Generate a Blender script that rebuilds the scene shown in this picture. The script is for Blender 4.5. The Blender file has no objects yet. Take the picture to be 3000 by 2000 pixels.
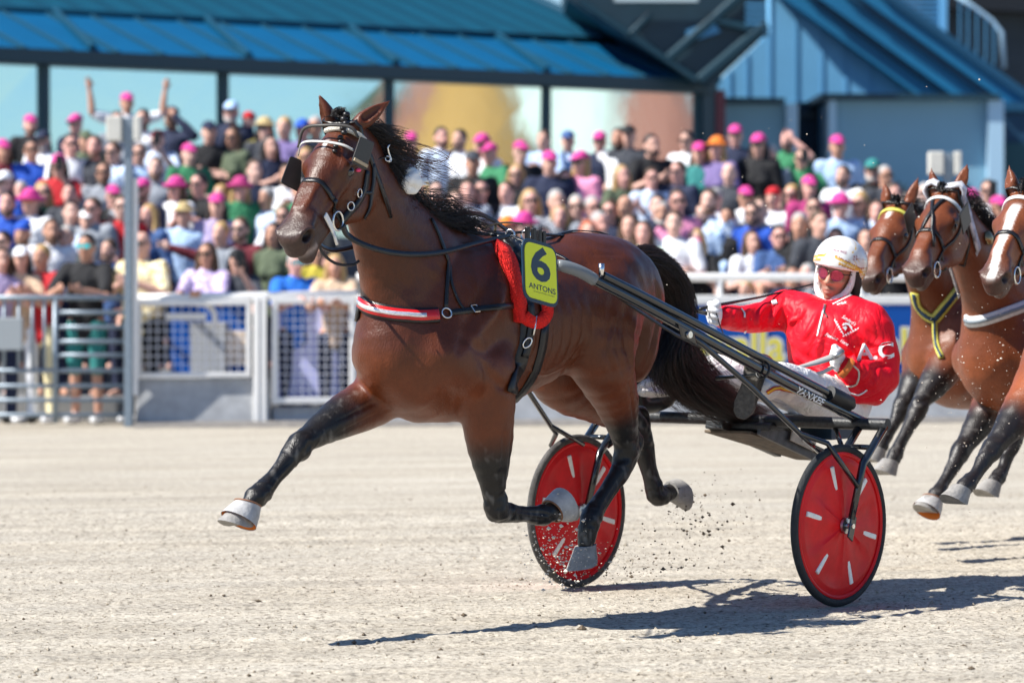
import bpy, bmesh, math, random
import numpy as np
from mathutils import Vector, Matrix, Euler
from mathutils.bvhtree import BVHTree
import openvdb

# ------------------------------------------------------------------ camera, sky, sun, exposure
SC = bpy.context.scene
COL = SC.collection
FPX, HC, PX0, PY0 = 10385.0, 1.457, 1500.0, 800.0      # focal length (px of a 3000 px wide frame), eye height, principal point
cam_d = bpy.data.cameras.new('camera')
cam = bpy.data.objects.new('camera', cam_d); COL.objects.link(cam)
cam.location = (0, 0, HC); cam.rotation_euler = (math.pi/2, 0, 0)
cam_d.sensor_width = 36.0; cam_d.lens = 36.0*FPX/3000.0
cam_d.shift_y = -200.0/3000.0
cam_d.clip_start = 0.5; cam_d.clip_end = 3000
cam_d.dof.use_dof = True; cam_d.dof.focus_distance = 14.9; cam_d.dof.aperture_fstop = 2.75
SC.camera = cam

SUN_L = Vector((0.86, 0.28, -1.0)).normalized()       # direction in which the light travels
sun_d = bpy.data.lights.new('sun', 'SUN'); sun_d.energy = 5.0; sun_d.angle = math.radians(0.53); sun_d.color = (1.0, 0.955, 0.88)
sun = bpy.data.objects.new('sun', sun_d); COL.objects.link(sun)
sun.rotation_euler = SUN_L.to_track_quat('-Z', 'Y').to_euler(); sun.location = (-20, 10, 30)
world = bpy.data.worlds.new('World'); SC.world = world; world.use_nodes = True
_nt = world.node_tree; _bg = _nt.nodes['Background']
_sky = _nt.nodes.new('ShaderNodeTexSky'); _sky.sky_type = 'NISHITA'; _sky.sun_disc = False
_el = math.asin(-SUN_L.z); _sky.sun_elevation = _el
_sky.sun_rotation = math.atan2(-SUN_L.x, -SUN_L.y)     # azimuth of the sun, clockwise from +Y
_sky.air_density = 1.0; _sky.dust_density = 0.15; _sky.ozone_density = 8.0
_nt.links.new(_sky.outputs[0], _bg.inputs[0]); _bg.inputs[1].default_value = 0.082
SC.view_settings.view_transform = 'Standard'; SC.view_settings.look = 'None'
SC.view_settings.exposure = 0.88; SC.view_settings.gamma = 1.0
SC.cycles.max_bounces = 6; SC.cycles.transparent_max_bounces = 12
try: SC.cycles.use_denoising = True
except Exception: pass

R = random.Random(7)
# ------------------------------------------------------------------ frames
def at(px, py, Y):
    """point seen at pixel (px,py) of the photograph, at depth Y"""
    return Vector(((px-PX0)*Y/FPX, Y, HC-(py-PY0)*Y/FPX))
PSI = math.radians(40.0)
HX, HY = -math.sin(PSI), -math.cos(PSI)        # heading of horse and sulky
LX, LY = math.cos(PSI), -math.sin(PSI)         # its left
OX, OY = 0.8655, 15.974                        # ground under the middle of the axle
class Frame:
    def __init__(s, ox, oy, psi):
        s.ox, s.oy = ox, oy; s.hx, s.hy = -math.sin(psi), -math.cos(psi); s.lx, s.ly = math.cos(psi), -math.sin(psi)
    def uv(s, px, v):
        t = (px-PX0)/FPX; X0 = s.ox+v*s.lx; Y0 = s.oy+v*s.ly
        return (X0-t*Y0)/(t*s.hy-s.hx)
    def P(s, px, py, v):
        u = s.uv(px, v); Y = s.oy+u*s.hy+v*s.ly
        return np.array((u, v, HC-(py-PY0)*Y/FPX))
    def W(s, p):
        return Vector((s.ox+p[0]*s.hx+p[1]*s.lx, s.oy+p[0]*s.hy+p[1]*s.ly, p[2]))
    def mat(s):
        return Matrix(((s.hx, s.lx, 0, s.ox), (s.hy, s.ly, 0, s.oy), (0, 0, 1, 0), (0, 0, 0, 1)))
FR = Frame(OX, OY, PSI)
def P(*a): return FR.P(*a)
FM = FR.mat()

# ------------------------------------------------------------------ materials
MATS = {}
def srgb(c):
    return tuple((x/12.92 if x <= 0.04045 else ((x+0.055)/1.055)**2.4) for x in c)
def hexc(h):
    h = h.lstrip('#'); return srgb(tuple(int(h[i:i+2], 16)/255 for i in (0, 2, 4)))
def mat(name, col, rough=0.6, metal=0.0, spec=0.5, noise=0.0, nscale=30, bump=0.0, bscale=60, coat=0.0, trans=0.0, sheen=0.0, alpha=None, stretch=None, ior=1.45, wrinkle=0.0, wscale=9.0):
    if name in MATS: return MATS[name]
    m = bpy.data.materials.new(name); m.use_nodes = True; nt = m.node_tree; b = nt.nodes['Principled BSDF']
    c = hexc(col) if isinstance(col, str) else col
    b.inputs['Base Color'].default_value = (*c, 1); b.inputs['Roughness'].default_value = rough
    b.inputs['Metallic'].default_value = metal; b.inputs['Specular IOR Level'].default_value = spec
    b.inputs['Coat Weight'].default_value = coat; b.inputs['Transmission Weight'].default_value = trans; b.inputs['IOR'].default_value = ior
    b.inputs['Sheen Weight'].default_value = sheen
    if alpha is not None: b.inputs['Alpha'].default_value = alpha
    if noise or bump:
        tc = nt.nodes.new('ShaderNodeTexCoord'); mp = nt.nodes.new('ShaderNodeMapping'); nt.links.new(tc.outputs['Object'], mp.inputs[0])
        if stretch: mp.inputs['Scale'].default_value = stretch
    if noise:
        n = nt.nodes.new('ShaderNodeTexNoise'); n.inputs['Scale'].default_value = nscale; n.inputs['Detail'].default_value = 6; n.inputs['Roughness'].default_value = 0.65
        nt.links.new(mp.outputs[0], n.inputs['Vector'])
        mr = nt.nodes.new('ShaderNodeMapRange'); mr.inputs['From Min'].default_value = 0.3; mr.inputs['From Max'].default_value = 0.7
        mr.inputs['To Min'].default_value = 1-noise; mr.inputs['To Max'].default_value = 1+noise
        nt.links.new(n.outputs['Fac'], mr.inputs['Value'])
        mx = nt.nodes.new('ShaderNodeVectorMath'); mx.operation = 'MULTIPLY'; mx.inputs[0].default_value = c
        nt.links.new(mr.outputs[0], mx.inputs[1]); nt.links.new(mx.outputs[0], b.inputs['Base Color'])
    if bump:
        n2 = nt.nodes.new('ShaderNodeTexNoise'); n2.inputs['Scale'].default_value = bscale; n2.inputs['Detail'].default_value = 5
        nt.links.new(mp.outputs[0], n2.inputs['Vector'])
        bp = nt.nodes.new('ShaderNodeBump'); bp.inputs['Strength'].default_value = bump; bp.inputs['Distance'].default_value = 0.01
        nt.links.new(n2.outputs['Fac'], bp.inputs['Height']); nt.links.new(bp.outputs[0], b.inputs['Normal'])
    if wrinkle:
        tc2 = nt.nodes.new('ShaderNodeTexCoord'); n3 = nt.nodes.new('ShaderNodeTexNoise'); n3.inputs['Scale'].default_value = wscale; n3.inputs['Detail'].default_value = 3; n3.inputs['Distortion'].default_value = 1.6
        nt.links.new(tc2.outputs['Object'], n3.inputs['Vector'])
        m1 = nt.nodes.new('ShaderNodeMath'); m1.operation = 'SUBTRACT'; m1.inputs[1].default_value = 0.5; nt.links.new(n3.outputs['Fac'], m1.inputs[0])
        m2 = nt.nodes.new('ShaderNodeMath'); m2.operation = 'ABSOLUTE'; nt.links.new(m1.outputs[0], m2.inputs[0])
        m3 = nt.nodes.new('ShaderNodeMath'); m3.operation = 'POWER'; m3.inputs[1].default_value = 0.6; nt.links.new(m2.outputs[0], m3.inputs[0])
        b3 = nt.nodes.new('ShaderNodeBump'); b3.inputs['Strength'].default_value = wrinkle; b3.inputs['Distance'].default_value = 0.03; nt.links.new(m3.outputs[0], b3.inputs['Height'])
        if bump: nt.links.new(bp.outputs[0], b3.inputs['Normal'])
        nt.links.new(b3.outputs[0], b.inputs['Normal'])
    MATS[name] = m; return m
def vmat(name, rough=0.5, spec=0.5, bump=0.0, bscale=80, sheen=0.0, noise=0.12, nscale=25, coat=0.0, stretch=None):
    """material whose colour is the mesh's own colour attribute 'Col'"""
    if name in MATS: return MATS[name]
    m = mat(name, (0.5, 0.5, 0.5), rough, spec=spec, bump=bump, bscale=bscale, sheen=sheen, noise=noise, nscale=nscale, coat=coat, stretch=stretch)
    nt = m.node_tree; a = nt.nodes.new('ShaderNodeVertexColor'); a.layer_name = 'Col'
    b = nt.nodes['Principled BSDF']
    for l in list(b.inputs['Base Color'].links):
        nd = l.from_node; nt.links.new(a.outputs[0], nd.inputs[0]); break
    else: nt.links.new(a.outputs[0], b.inputs['Base Color'])
    return m

# ------------------------------------------------------------------ objects
def tag(o, label, cat, group=None, kind=None):
    o['label'] = label
    if cat: o['category'] = cat
    if group: o['group'] = group
    if kind: o['kind'] = kind
    return o
def empty(name, loc=(0, 0, 0), rz=0.0, mtx=None):
    o = bpy.data.objects.new(name, None); COL.objects.link(o)
    o.empty_display_size = 0.1
    if mtx is not None: o.matrix_world = mtx
    else: o.location = loc; o.rotation_euler = (0, 0, rz)
    return o
def link(name, me, m, parent=None, smooth=False):
    o = bpy.data.objects.new(name, me); COL.objects.link(o)
    if m is not None:
        if len(me.materials) == 0: me.materials.append(m)
    if parent is not None: o.parent = parent
    if smooth: me.shade_smooth()
    return o
class MB:
    """collects faces, build() makes ONE mesh object"""
    def __init__(s): s.v = []; s.f = []; s.c = []
    def add(s, vs, fs, col=None):
        n = len(s.v); s.v += [tuple(x) for x in vs]; s.f += [tuple(i+n for i in f) for f in fs]
        if col is not None: s.c += [col]*len(vs)
        return s
    def box(s, a, b, col=None):
        x0, y0, z0 = a; x1, y1, z1 = b
        return s.add([(x0,y0,z0),(x1,y0,z0),(x1,y1,z0),(x0,y1,z0),(x0,y0,z1),(x1,y0,z1),(x1,y1,z1),(x0,y1,z1)],
              [(0,3,2,1),(4,5,6,7),(0,1,5,4),(1,2,6,5),(2,3,7,6),(3,0,4,7)], col)
    def obox(s, c, ax, ay, az, col=None):
        """box from centre and three half-axis vectors"""
        c, ax, ay, az = map(Vector, (c, ax, ay, az))
        if ax.cross(ay).dot(az) < 0: az = -az
        vs = [c+ax*i+ay*j+az*k for k in (-1, 1) for i, j in ((-1,-1),(1,-1),(1,1),(-1,1))]
        return s.add(vs, [(0,3,2,1),(4,5,6,7),(0,1,5,4),(1,2,6,5),(2,3,7,6),(3,0,4,7)], col)
    def tube(s, pts, r, n=8, col=None, cap=True, flat=None):
        """tube along a polyline; r is a number or list; flat=(axis, factor) squashes across an axis"""
        pts = [Vector(p) for p in pts]; m = len(pts)
        rr = list(r) if isinstance(r, (list, tuple, np.ndarray)) else [r]*m
        T = [((pts[min(i+1, m-1)]-pts[max(i-1, 0)]).normalized()) for i in range(m)]
        up = Vector((0, 0, 1)) if abs(T[0].z) < 0.9 else Vector((1, 0, 0))
        if flat: up = Vector(flat[0])
        A = (up-T[0]*up.dot(T[0])).normalized(); vs = []
        for i in range(m):
            if flat: A = (up-T[i]*up.dot(T[i]))
            else: A = (A-T[i]*A.dot(T[i]))
            A = A.normalized(); B = T[i].cross(A)
            fa = flat[1] if flat else 1.0
            for k in range(n):
                t = 2*math.pi*k/n
                vs.append(pts[i]+A*(math.cos(t)*rr[i]*fa)+B*(math.sin(t)*rr[i]))
        fs = [(i*n+k, i*n+(k+1) % n, (i+1)*n+(k+1) % n, (i+1)*n+k) for i in range(m-1) for k in range(n)]
        if cap: fs += [tuple(range(n-1, -1, -1)), tuple((m-1)*n+k for k in range(n))]
        return s.add(vs, fs, col)
    def lathe(s, prof, c, axis, n=24, col=None, a0=0.0, a1=2*math.pi):
        """prof: (radius, offset along axis)"""
        c = Vector(c); ax = Vector(axis).normalized()
        A = ax.orthogonal().normalized(); B = ax.cross(A); m = len(prof); full = abs(a1-a0-2*math.pi) < 1e-6
        nn = n if full else n+1; vs = []
        for k in range(nn):
            t = a0+(a1-a0)*k/n
            for r_, o_ in prof: vs.append(c+ax*o_+A*(math.cos(t)*r_)+B*(math.sin(t)*r_))
        fs = []
        for k in range(n):
            k2 = (k+1) % nn
            for j in range(m-1): fs.append((k*m+j, k2*m+j, k2*m+j+1, k*m+j+1))
        return s.add(vs, fs, col)
    def poly_prism(s, pts, d, col=None):
        """planar outline (list of points) extruded by vector d"""
        pts = [Vector(p) for p in pts]; d = Vector(d); n = len(pts)
        vs = pts+[p+d for p in pts]
        fs = [tuple(range(n-1, -1, -1)), tuple(range(n, 2*n))]+[(i, (i+1) % n, n+(i+1) % n, n+i) for i in range(n)]
        return s.add(vs, fs, col)
    def sphere(s, c, r, n=10, m=7, col=None, scale=(1, 1, 1)):
        c = Vector(c); vs = [c+Vector((0, 0, r*scale[2]))]
        for j in range(1, m):
            ph = math.pi*j/m
            for k in range(n):
                t = 2*math.pi*k/n
                vs.append(c+Vector((r*scale[0]*math.sin(ph)*math.cos(t), r*scale[1]*math.sin(ph)*math.sin(t), r*scale[2]*math.cos(ph))))
        vs.append(c-Vector((0, 0, r*scale[2]))); fs = []
        for k in range(n):
            k2 = (k+1) % n; fs.append((0, 1+k, 1+k2))
            for j in range(m-2): fs.append((1+j*n+k, 1+(j+1)*n+k, 1+(j+1)*n+k2, 1+j*n+k2))
            fs.append((1+(m-2)*n+k, len(vs)-1, 1+(m-2)*n+k2))
        return s.add(vs, fs, col)
    def mesh(s, name, fix=True):
        me = bpy.data.meshes.new(name); me.from_pydata(s.v, [], s.f); me.update()
        if s.c and len(s.c) == len(s.v):
            at_ = me.color_attributes.new('Col', 'FLOAT_COLOR', 'POINT')
            at_.data.foreach_set('color', np.array([(*c[:3], 1) for c in s.c], dtype=np.float32).ravel())
        if fix:
            bm = bmesh.new(); bm.from_mesh(me); bmesh.ops.recalc_face_normals(bm, faces=bm.faces); bm.to_mesh(me); bm.free()
        return me
    def build(s, name, m, parent=None, smooth=False, bevel=0.0, seg=2):
        me = s.mesh(name); o = link(name, me, m, parent, smooth)
        if bevel:
            md = o.modifiers.new('b', 'BEVEL'); md.width = bevel; md.segments = seg; md.limit_method = 'ANGLE'
        return o
def smooth_angle(o, deg=40):
    me = o.data; me.shade_smooth()
    try: me.set_sharp_from_angle(angle=math.radians(deg))
    except Exception: pass
    return o
def spline(pts, n):
    """Catmull-Rom through rows of an array"""
    p = np.asarray(pts, float); m = len(p)
    if m == 2:
        t = np.linspace(0, 1, n)[:, None]; return p[0]*(1-t)+p[1]*t
    q = np.vstack((2*p[0]-p[1], p, 2*p[-1]-p[-2])); out = []
    for x in np.linspace(0, m-1, n):
        i = min(int(x), m-2); t = x-i; a, b, c, d = q[i], q[i+1], q[i+2], q[i+3]
        out.append(0.5*((2*b)+(-a+c)*t+(2*a-5*b+4*c-d)*t*t+(-a+3*b-3*c+d)*t**3))
    return np.array(out)

# ------------------------------------------------------------------ implicit surfaces: smooth unions of tapered limbs and ellipsoids
class Field:
    def __init__(s, lo, hi, vox):
        s.lo = np.array(lo, float); s.vox = vox
        s.n = np.ceil((np.array(hi)-s.lo)/vox).astype(int)+1
        s.d = np.full(s.n, 1.0, np.float32)
    def sub(s):
        f = Field.__new__(Field); f.lo = s.lo; f.vox = s.vox; f.n = s.n; f.d = np.full(s.n, 1.0, np.float32); return f
    def _box(s, lo, hi):
        a = np.clip(np.floor((np.array(lo)-s.lo)/s.vox).astype(int), 0, s.n); b = np.clip(np.ceil((np.array(hi)-s.lo)/s.vox).astype(int)+1, 0, s.n)
        if np.any(b <= a): return None
        ax = [(s.lo[i]+s.vox*np.arange(a[i], b[i])).astype(np.float32) for i in range(3)]
        sl = tuple(slice(a[i], b[i]) for i in range(3))
        g = np.stack(np.meshgrid(*ax, indexing='ij'), -1)
        return sl, g
    @staticmethod
    def smin(a, b, k):
        if k <= 0: return np.minimum(a, b)
        h = np.maximum(k-np.abs(a-b), 0)/k
        return np.minimum(a, b)-h*h*k*0.25
    def _put(s, sl, d, k, op):
        if op == 'add': s.d[sl] = s.smin(s.d[sl], d, k)
        else: s.d[sl] = -s.smin(-s.d[sl], d, k)
    def ell(s, c, r, rot=None, k=0.03, op='add'):
        c = np.array(c, float); r = np.array(r, float); m = r.max()+k+2.5*s.vox
        q = s._box(c-m, c+m)
        if q is None: return s
        sl, g = q; x = g-c.astype(np.float32)
        if rot is not None: x = x@np.array(rot, np.float32).T      # rows of rot are the local axes
        k0 = np.sqrt(((x/r)**2).sum(-1)); k1 = np.sqrt(((x/(r*r))**2).sum(-1))+1e-6
        s._put(sl, (k0*(k0-1)/k1).astype(np.float32), k, op); return s
    def tube(s, pts, n=10, flat=None, k=0.03, op='add', rowflat=False):
        """pts rows: x,y,z,r (,q): q = factor across axis `flat`"""
        p = np.array(pts, float)
        if p.shape[1] == 4: p = np.hstack((p, np.ones((len(p), 1))))
        p = spline(p, n) if n > len(p) else p
        rm = p[:, 3]*np.maximum(p[:, 4], 1)
        out = None; lo = (p[:, :3]-rm[:, None]).min(0)-k-2.5*s.vox; hi = (p[:, :3]+rm[:, None]).max(0)+k+2.5*s.vox
        q = s._box(lo, hi)
        if q is None: return s
        sl, g = q; shp = g.shape[:3]; D = np.full(shp, 1.0, np.float32)
        ax = None if flat is None else np.array(flat, float)/np.linalg.norm(flat)
        for i in range(len(p)-1):
            a, b = p[i], p[i+1]; m = max(a[3]*max(a[4], 1), b[3]*max(b[4], 1))+k+2.5*s.vox
            l2 = np.minimum(a[:3], b[:3])-m; h2 = np.maximum(a[:3], b[:3])+m
            i0 = np.clip(np.floor((l2-g[0, 0, 0])/s.vox).astype(int), 0, shp); i1 = np.clip(np.ceil((h2-g[0, 0, 0])/s.vox).astype(int)+1, 0, shp)
            if np.any(i1 <= i0): continue
            ss = tuple(slice(i0[j], i1[j]) for j in range(3)); x = g[ss]-a[:3].astype(np.float32)
            ba = (b[:3]-a[:3]).astype(np.float32); L = float(ba@ba)+1e-9
            t = np.clip((x@ba)/L, 0, 1)
            e = x-t[..., None]*ba
            if ax is not None:
                qf = (a[4]+(b[4]-a[4])*t).astype(np.float32); comp = e@ax.astype(np.float32)
                e = e+((1.0/qf-1.0)*comp)[..., None]*ax.astype(np.float32)
                rr = a[3]+(b[3]-a[3])*t; ln = np.sqrt((e*e).sum(-1)); d = (ln-rr)*np.minimum(np.sqrt(qf), 1.0)
            else:
                rr = a[3]+(b[3]-a[3])*t; d = np.sqrt((e*e).sum(-1))-rr
            D[ss] = np.minimum(D[ss], d.astype(np.float32))
        s._put(sl, D, k, op); return s
    def merge(s, o, k=0.03): s.d = s.smin(s.d, o.d, k); return s
    def mesh(s, name, smooth=2, mtx=None, parent=None, adapt=0.0):
        g = openvdb.FloatGrid(1.0); g.copyFromArray(np.ascontiguousarray(s.d))
        if adapt > 0: v, t, q = g.convertToPolygons(isovalue=0.0, adaptivity=adapt)
        else: v, q = g.convertToQuads(isovalue=0.0); t = np.zeros((0, 3), int)
        v = np.asarray(v, float)*s.vox+s.lo
        qq = np.asarray(q).astype(np.int64); c_ = v-v.mean(0)
        vol = np.einsum('ij,ij->i', c_[qq[:, 0]], np.cross(c_[qq[:, 1]], c_[qq[:, 2]])).sum()
        faces = (qq[:, ::-1] if vol < 0 else qq).tolist()+(np.asarray(t)[:, ::-1] if vol < 0 else np.asarray(t)).tolist()
        if smooth:
            e = np.vstack([np.stack((q[:, i], q[:, (i+1) % 4]), 1) for i in range(4)]+([np.stack((t[:, i], t[:, (i+1) % 3]), 1) for i in range(3)] if len(t) else [])).astype(np.int64)
            cnt = np.bincount(e[:, 0], minlength=len(v))+np.bincount(e[:, 1], minlength=len(v))
            for it in range(smooth):
                acc = np.zeros_like(v)
                for j in range(3):
                    acc[:, j] = np.bincount(e[:, 0], weights=v[e[:, 1], j], minlength=len(v))+np.bincount(e[:, 1], weights=v[e[:, 0], j], minlength=len(v))
                v = v*0.5+0.5*acc/np.maximum(cnt, 1)[:, None]
        me = bpy.data.meshes.new(name); me.from_pydata(v.tolist(), [], faces); me.update(); me.shade_smooth()
        return me
def verts(me):
    a = np.empty(len(me.vertices)*3, np.float32); me.vertices.foreach_get('co', a); return a.reshape(-1, 3)
def normals(me):
    a = np.empty(len(me.vertices)*3, np.float32); me.vertex_normals.foreach_get('vector', a); return a.reshape(-1, 3)
def setcol(me, c):
    a = me.color_attributes.new('Col', 'FLOAT_COLOR', 'POINT') if 'Col' not in me.color_attributes else me.color_attributes['Col']
    a.data.foreach_set('color', np.hstack((c, np.ones((len(c), 1)))).astype(np.float32).ravel())
def sstep(a, b, x):
    t = np.clip((x-a)/(b-a), 0, 1); return t*t*(3-2*t)
def vnoise(p, s, seed=0):
    """cheap smooth pseudo-noise of points, about -1..1"""
    r = np.random.RandomState(seed); o = np.zeros(len(p))
    for i in range(6):
        d = r.normal(size=3); d /= np.linalg.norm(d); f = s*(0.7+0.8*r.rand())
        o += np.sin(p@d*f+r.rand()*6.28+1.7*np.sin(p@np.roll(d, 1)*f*0.6+r.rand()*6))
    return o/3.0
def text_mesh(name, txt, size=1.0, shear=0.0, bold=0.0, font_space=1.0):
    c = bpy.data.curves.new(name, 'FONT'); c.body = txt; c.size = size; c.shear = shear; c.align_x = 'CENTER'; c.align_y = 'CENTER'; c.offset = bold; c.space_character = font_space; c.resolution_u = 3
    o = bpy.data.objects.new(name, c); COL.objects.link(o); dg = bpy.context.evaluated_depsgraph_get(); me = bpy.data.meshes.new_from_object(o.evaluated_get(dg)); bpy.data.objects.remove(o); return me
def text_on(name, txt, c, ex, ey, hgt, wid, m, parent, off=0.0, shear=0.0, bold=0.0, th=0.0):
    """flat lettering fitted into a box centred on c with axes ex, ey"""
    me = text_mesh(name, txt, 1.0, shear, bold); v = verts(me); ex, ey, c = np.array(ex), np.array(ey), np.array(c); n = np.cross(ex, ey)
    lo, hi = v.min(0), v.max(0); q = (v-(lo+hi)/2)/np.maximum(hi-lo, 1e-6)
    w = c+q[:, :1]*wid*ex+q[:, 1:2]*hgt*ey+n*off
    me.vertices.foreach_set('co', w.astype(np.float32).ravel()); me.update(); me.materials.clear(); return link(name, me, m, parent)
mat('white_cloth', (0.74, 0.72, 0.71), 0.75, bump=0.15, bscale=40, noise=0.05, nscale=12, wrinkle=0.6, wscale=9); mat('black_hair', (0.010, 0.008, 0.008), 0.38, spec=0.6); mat('black_leather', (0.010, 0.010, 0.011), 0.34, spec=0.55, bump=0.15, bscale=200)
def row(p, r, q=None): return [*p, r] if q is None else [*p, r, q]
VOX = 0.007
# ------------------------------------------------------------------ track
def track_mat():
    m = bpy.data.materials.new('track_sand'); m.use_nodes = True; nt = m.node_tree; b = nt.nodes['Principled BSDF']; L = nt.links.new
    tc = nt.nodes.new('ShaderNodeTexCoord'); mp = nt.nodes.new('ShaderNodeMapping'); L(tc.outputs['Object'], mp.inputs[0]); mp.inputs['Rotation'].default_value = (0, 0, math.radians(-14))
    def noise(sc, det, rough=0.6, vec=None, st=None):
        n = nt.nodes.new('ShaderNodeTexNoise'); n.inputs['Scale'].default_value = sc; n.inputs['Detail'].default_value = det; n.inputs['Roughness'].default_value = rough
        if st:
            q = nt.nodes.new('ShaderNodeMapping'); q.inputs['Scale'].default_value = st; L(mp.outputs[0], q.inputs[0]); L(q.outputs[0], n.inputs['Vector'])
        else: L(mp.outputs[0], n.inputs['Vector'])
        return n.outputs['Fac']
    def ramp(f, a, c0, d, c1):
        r = nt.nodes.new('ShaderNodeValToRGB'); r.color_ramp.elements[0].position = a; r.color_ramp.elements[1].position = d; r.color_ramp.elements[0].color = (*c0, 1); r.color_ramp.elements[1].color = (*c1, 1); L(f, r.inputs[0]); return r.outputs[0]
    def mul(a, c): 
        x = nt.nodes.new('ShaderNodeMix'); x.data_type = 'RGBA'; x.blend_type = 'MULTIPLY'; x.inputs['Factor'].default_value = 1.0; L(a, x.inputs['A']); L(c, x.inputs['B']); return x.outputs['Result']
    base = ramp(noise(1.3, 6, 0.65, st=(0.35, 1.0, 1)), 0.30, (0.445, 0.400, 0.325), 0.72, (0.555, 0.515, 0.44))
    streak = ramp(noise(2.2, 7, 0.7, st=(0.10, 1.6, 1)), 0.34, (0.80, 0.80, 0.80), 0.66, (1.14, 1.13, 1.11))
    grain = ramp(noise(70, 8, 0.75, st=(0.7, 1, 1)), 0.32, (0.50, 0.49, 0.48), 0.62, (1.12, 1.12, 1.12))
    spk = ramp(noise(38, 5, 0.75, st=(0.8, 1, 1)), 0.38, (0.36, 0.345, 0.33), 0.47, (1, 1, 1)); spk2 = ramp(noise(16, 6, 0.75, st=(0.7, 1, 1)), 0.33, (0.66, 0.65, 0.64), 0.50, (1.03, 1.03, 1.03))
    col = mul(mul(mul(mul(base, streak), grain), spk), spk2); L(col, b.inputs['Base Color']); b.inputs['Roughness'].default_value = 0.95; b.inputs['Specular IOR Level'].default_value = 0.15
    bp = nt.nodes.new('ShaderNodeBump'); bp.inputs['Strength'].default_value = 0.9; bp.inputs['Distance'].default_value = 0.012; L(noise(30, 7, 0.7), bp.inputs['Height']); L(bp.outputs[0], b.inputs['Normal'])
    MATS['track_sand'] = m; return m
def ground():
    """one sheet to the horizon; real relief (harrow ridges, clods, hoof dents) where it is near"""
    rs = np.random.RandomState(2); nx, ny = 560, 640
    xs = np.linspace(-4.2, 4.8, nx); ys = np.linspace(10.3, 22.0, ny); X, Y = np.meshgrid(xs, ys); pts = np.stack((X, Y, 0*X), -1).reshape(-1, 3)
    a = math.radians(14); q = X*(-math.sin(a))+Y*math.cos(a); p = X*math.cos(a)+Y*math.sin(a)
    Z = 0.0035*np.sin(q*9.0+0.8*np.sin(p*0.7))+0.003*np.sin(q*21+1.3*np.sin(p*1.1+q))+0.0025*np.sin(q*37+p*0.6)
    Z = Z*(0.6+0.4*np.sin(p*0.5+q*0.9))
    Z += 0.0026*vnoise(pts*np.array((0.6, 1, 1)), 34, 31).reshape(X.shape)+0.0018*vnoise(pts, 90, 32).reshape(X.shape)
    rnd = rs.rand(*X.shape); Z += np.where(rnd > 0.955, 0.009*rs.rand(*X.shape), 0)-np.where(rnd < 0.03, 0.007*rs.rand(*X.shape), 0)
    for i in range(260):      # shallow hoof dents
        cx, cy = rs.uniform(-4, 4.6), rs.uniform(10.4, 21); r_ = rs.uniform(0.04, 0.09); d2 = ((X-cx)**2+((Y-cy)*1.3)**2)/r_**2
        m = d2 < 6; Z[m] += rs.uniform(0.004, 0.010)*(-np.exp(-d2[m]*1.5)+0.7*np.exp(-(np.sqrt(d2[m])-1.25)**2*6))
    edge = np.minimum(np.minimum(X-xs[0], xs[-1]-X), np.minimum(Y-ys[0], ys[-1]-Y)); Z *= np.clip(edge/0.4, 0, 1)
    V = np.stack((X, Y, Z), -1).reshape(-1, 3); i = (np.arange(ny-1)[:, None]*nx+np.arange(nx-1)[None, :]).ravel(); Fc = np.stack((i, i+1, i+nx+1, i+nx), -1)
    n0 = len(V); x0, x1, y0, y1 = xs[0], xs[-1], ys[0], ys[-1]
    out = [(-600, -60, 0), (x0, -60, 0), (x1, -60, 0), (600, -60, 0), (-600, y0, 0), (600, y0, 0), (-600, y1, 0), (600, y1, 0), (-600, 900, 0), (x0, 900, 0), (x1, 900, 0), (600, 900, 0)]
    c00, c10, c01, c11 = 0, nx-1, (ny-1)*nx, ny*nx-1; o = lambda k: n0+k
    big = [(o(0), o(1), c00, o(4)), (o(1), o(2), c10, c00), (o(2), o(3), o(5), c10), (o(4), c00, c01, o(6)), (c10, o(5), o(7), c11), (o(6), c01, o(9), o(8)), (c01, c11, o(10), o(9)), (c11, o(7), o(11), o(10))]
    me = bpy.data.meshes.new('track'); me.from_pydata(np.vstack((V, out)).tolist(), [], Fc.tolist()+big); me.update()
    g = link('track', me, track_mat()); g['kind'] = 'structure'; me.shade_smooth(); return g
ground()
# loose clods lying on the track
def clods(name, N, gen, m, size, seed, label, cat):
    rs = np.random.RandomState(seed); V, Fc = [], []
    base = np.array([(1, 0, 0), (-1, 0, 0), (0, 1, 0), (0, -1, 0), (0, 0, 1), (0, 0, -1)], float); fs = [(0, 2, 4), (2, 1, 4), (1, 3, 4), (3, 0, 4), (2, 0, 5), (1, 2, 5), (3, 1, 5), (0, 3, 5)]
    for i in range(N):
        c, s = gen(rs); r = base*(0.6+0.8*rs.rand(6, 1))*size*s*np.array((1.0, 1.0, 0.7)); a = rs.rand()*6.3; ca, sa = math.cos(a), math.sin(a)
        r = r@np.array(((ca, sa, 0), (-sa, ca, 0), (0, 0, 1))); n = len(V); V += (r+c).tolist(); Fc += [tuple(x+n for x in f) for f in fs]
    me = bpy.data.meshes.new(name); me.from_pydata(V, [], Fc); me.update(); o = link(name, me, m); tag(o, label, cat, kind='stuff'); return o
M_CLOD = mat('clod_soil', (0.30, 0.26, 0.20), 0.95, noise=0.3, nscale=40); M_CLODD = mat('damp_soil', (0.10, 0.075, 0.05), 0.95, noise=0.3, nscale=60)
def g_ground(rs):
    y = 10.4+14*rs.rand()**1.6; x = (rs.rand()-0.5)*0.31*y; s = 0.5+rs.exponential(0.6); return np.array((x, y, 0.002)), s
clods('loose_clods', 4500, g_ground, M_CLOD, 0.0036, 41, 'small pale clods of loose sand scattered over the track', 'sand')
clods('damp_crumbs', 2600, g_ground, M_CLODD, 0.0034, 42, 'small dark damp crumbs scattered over the track', 'soil')
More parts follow.
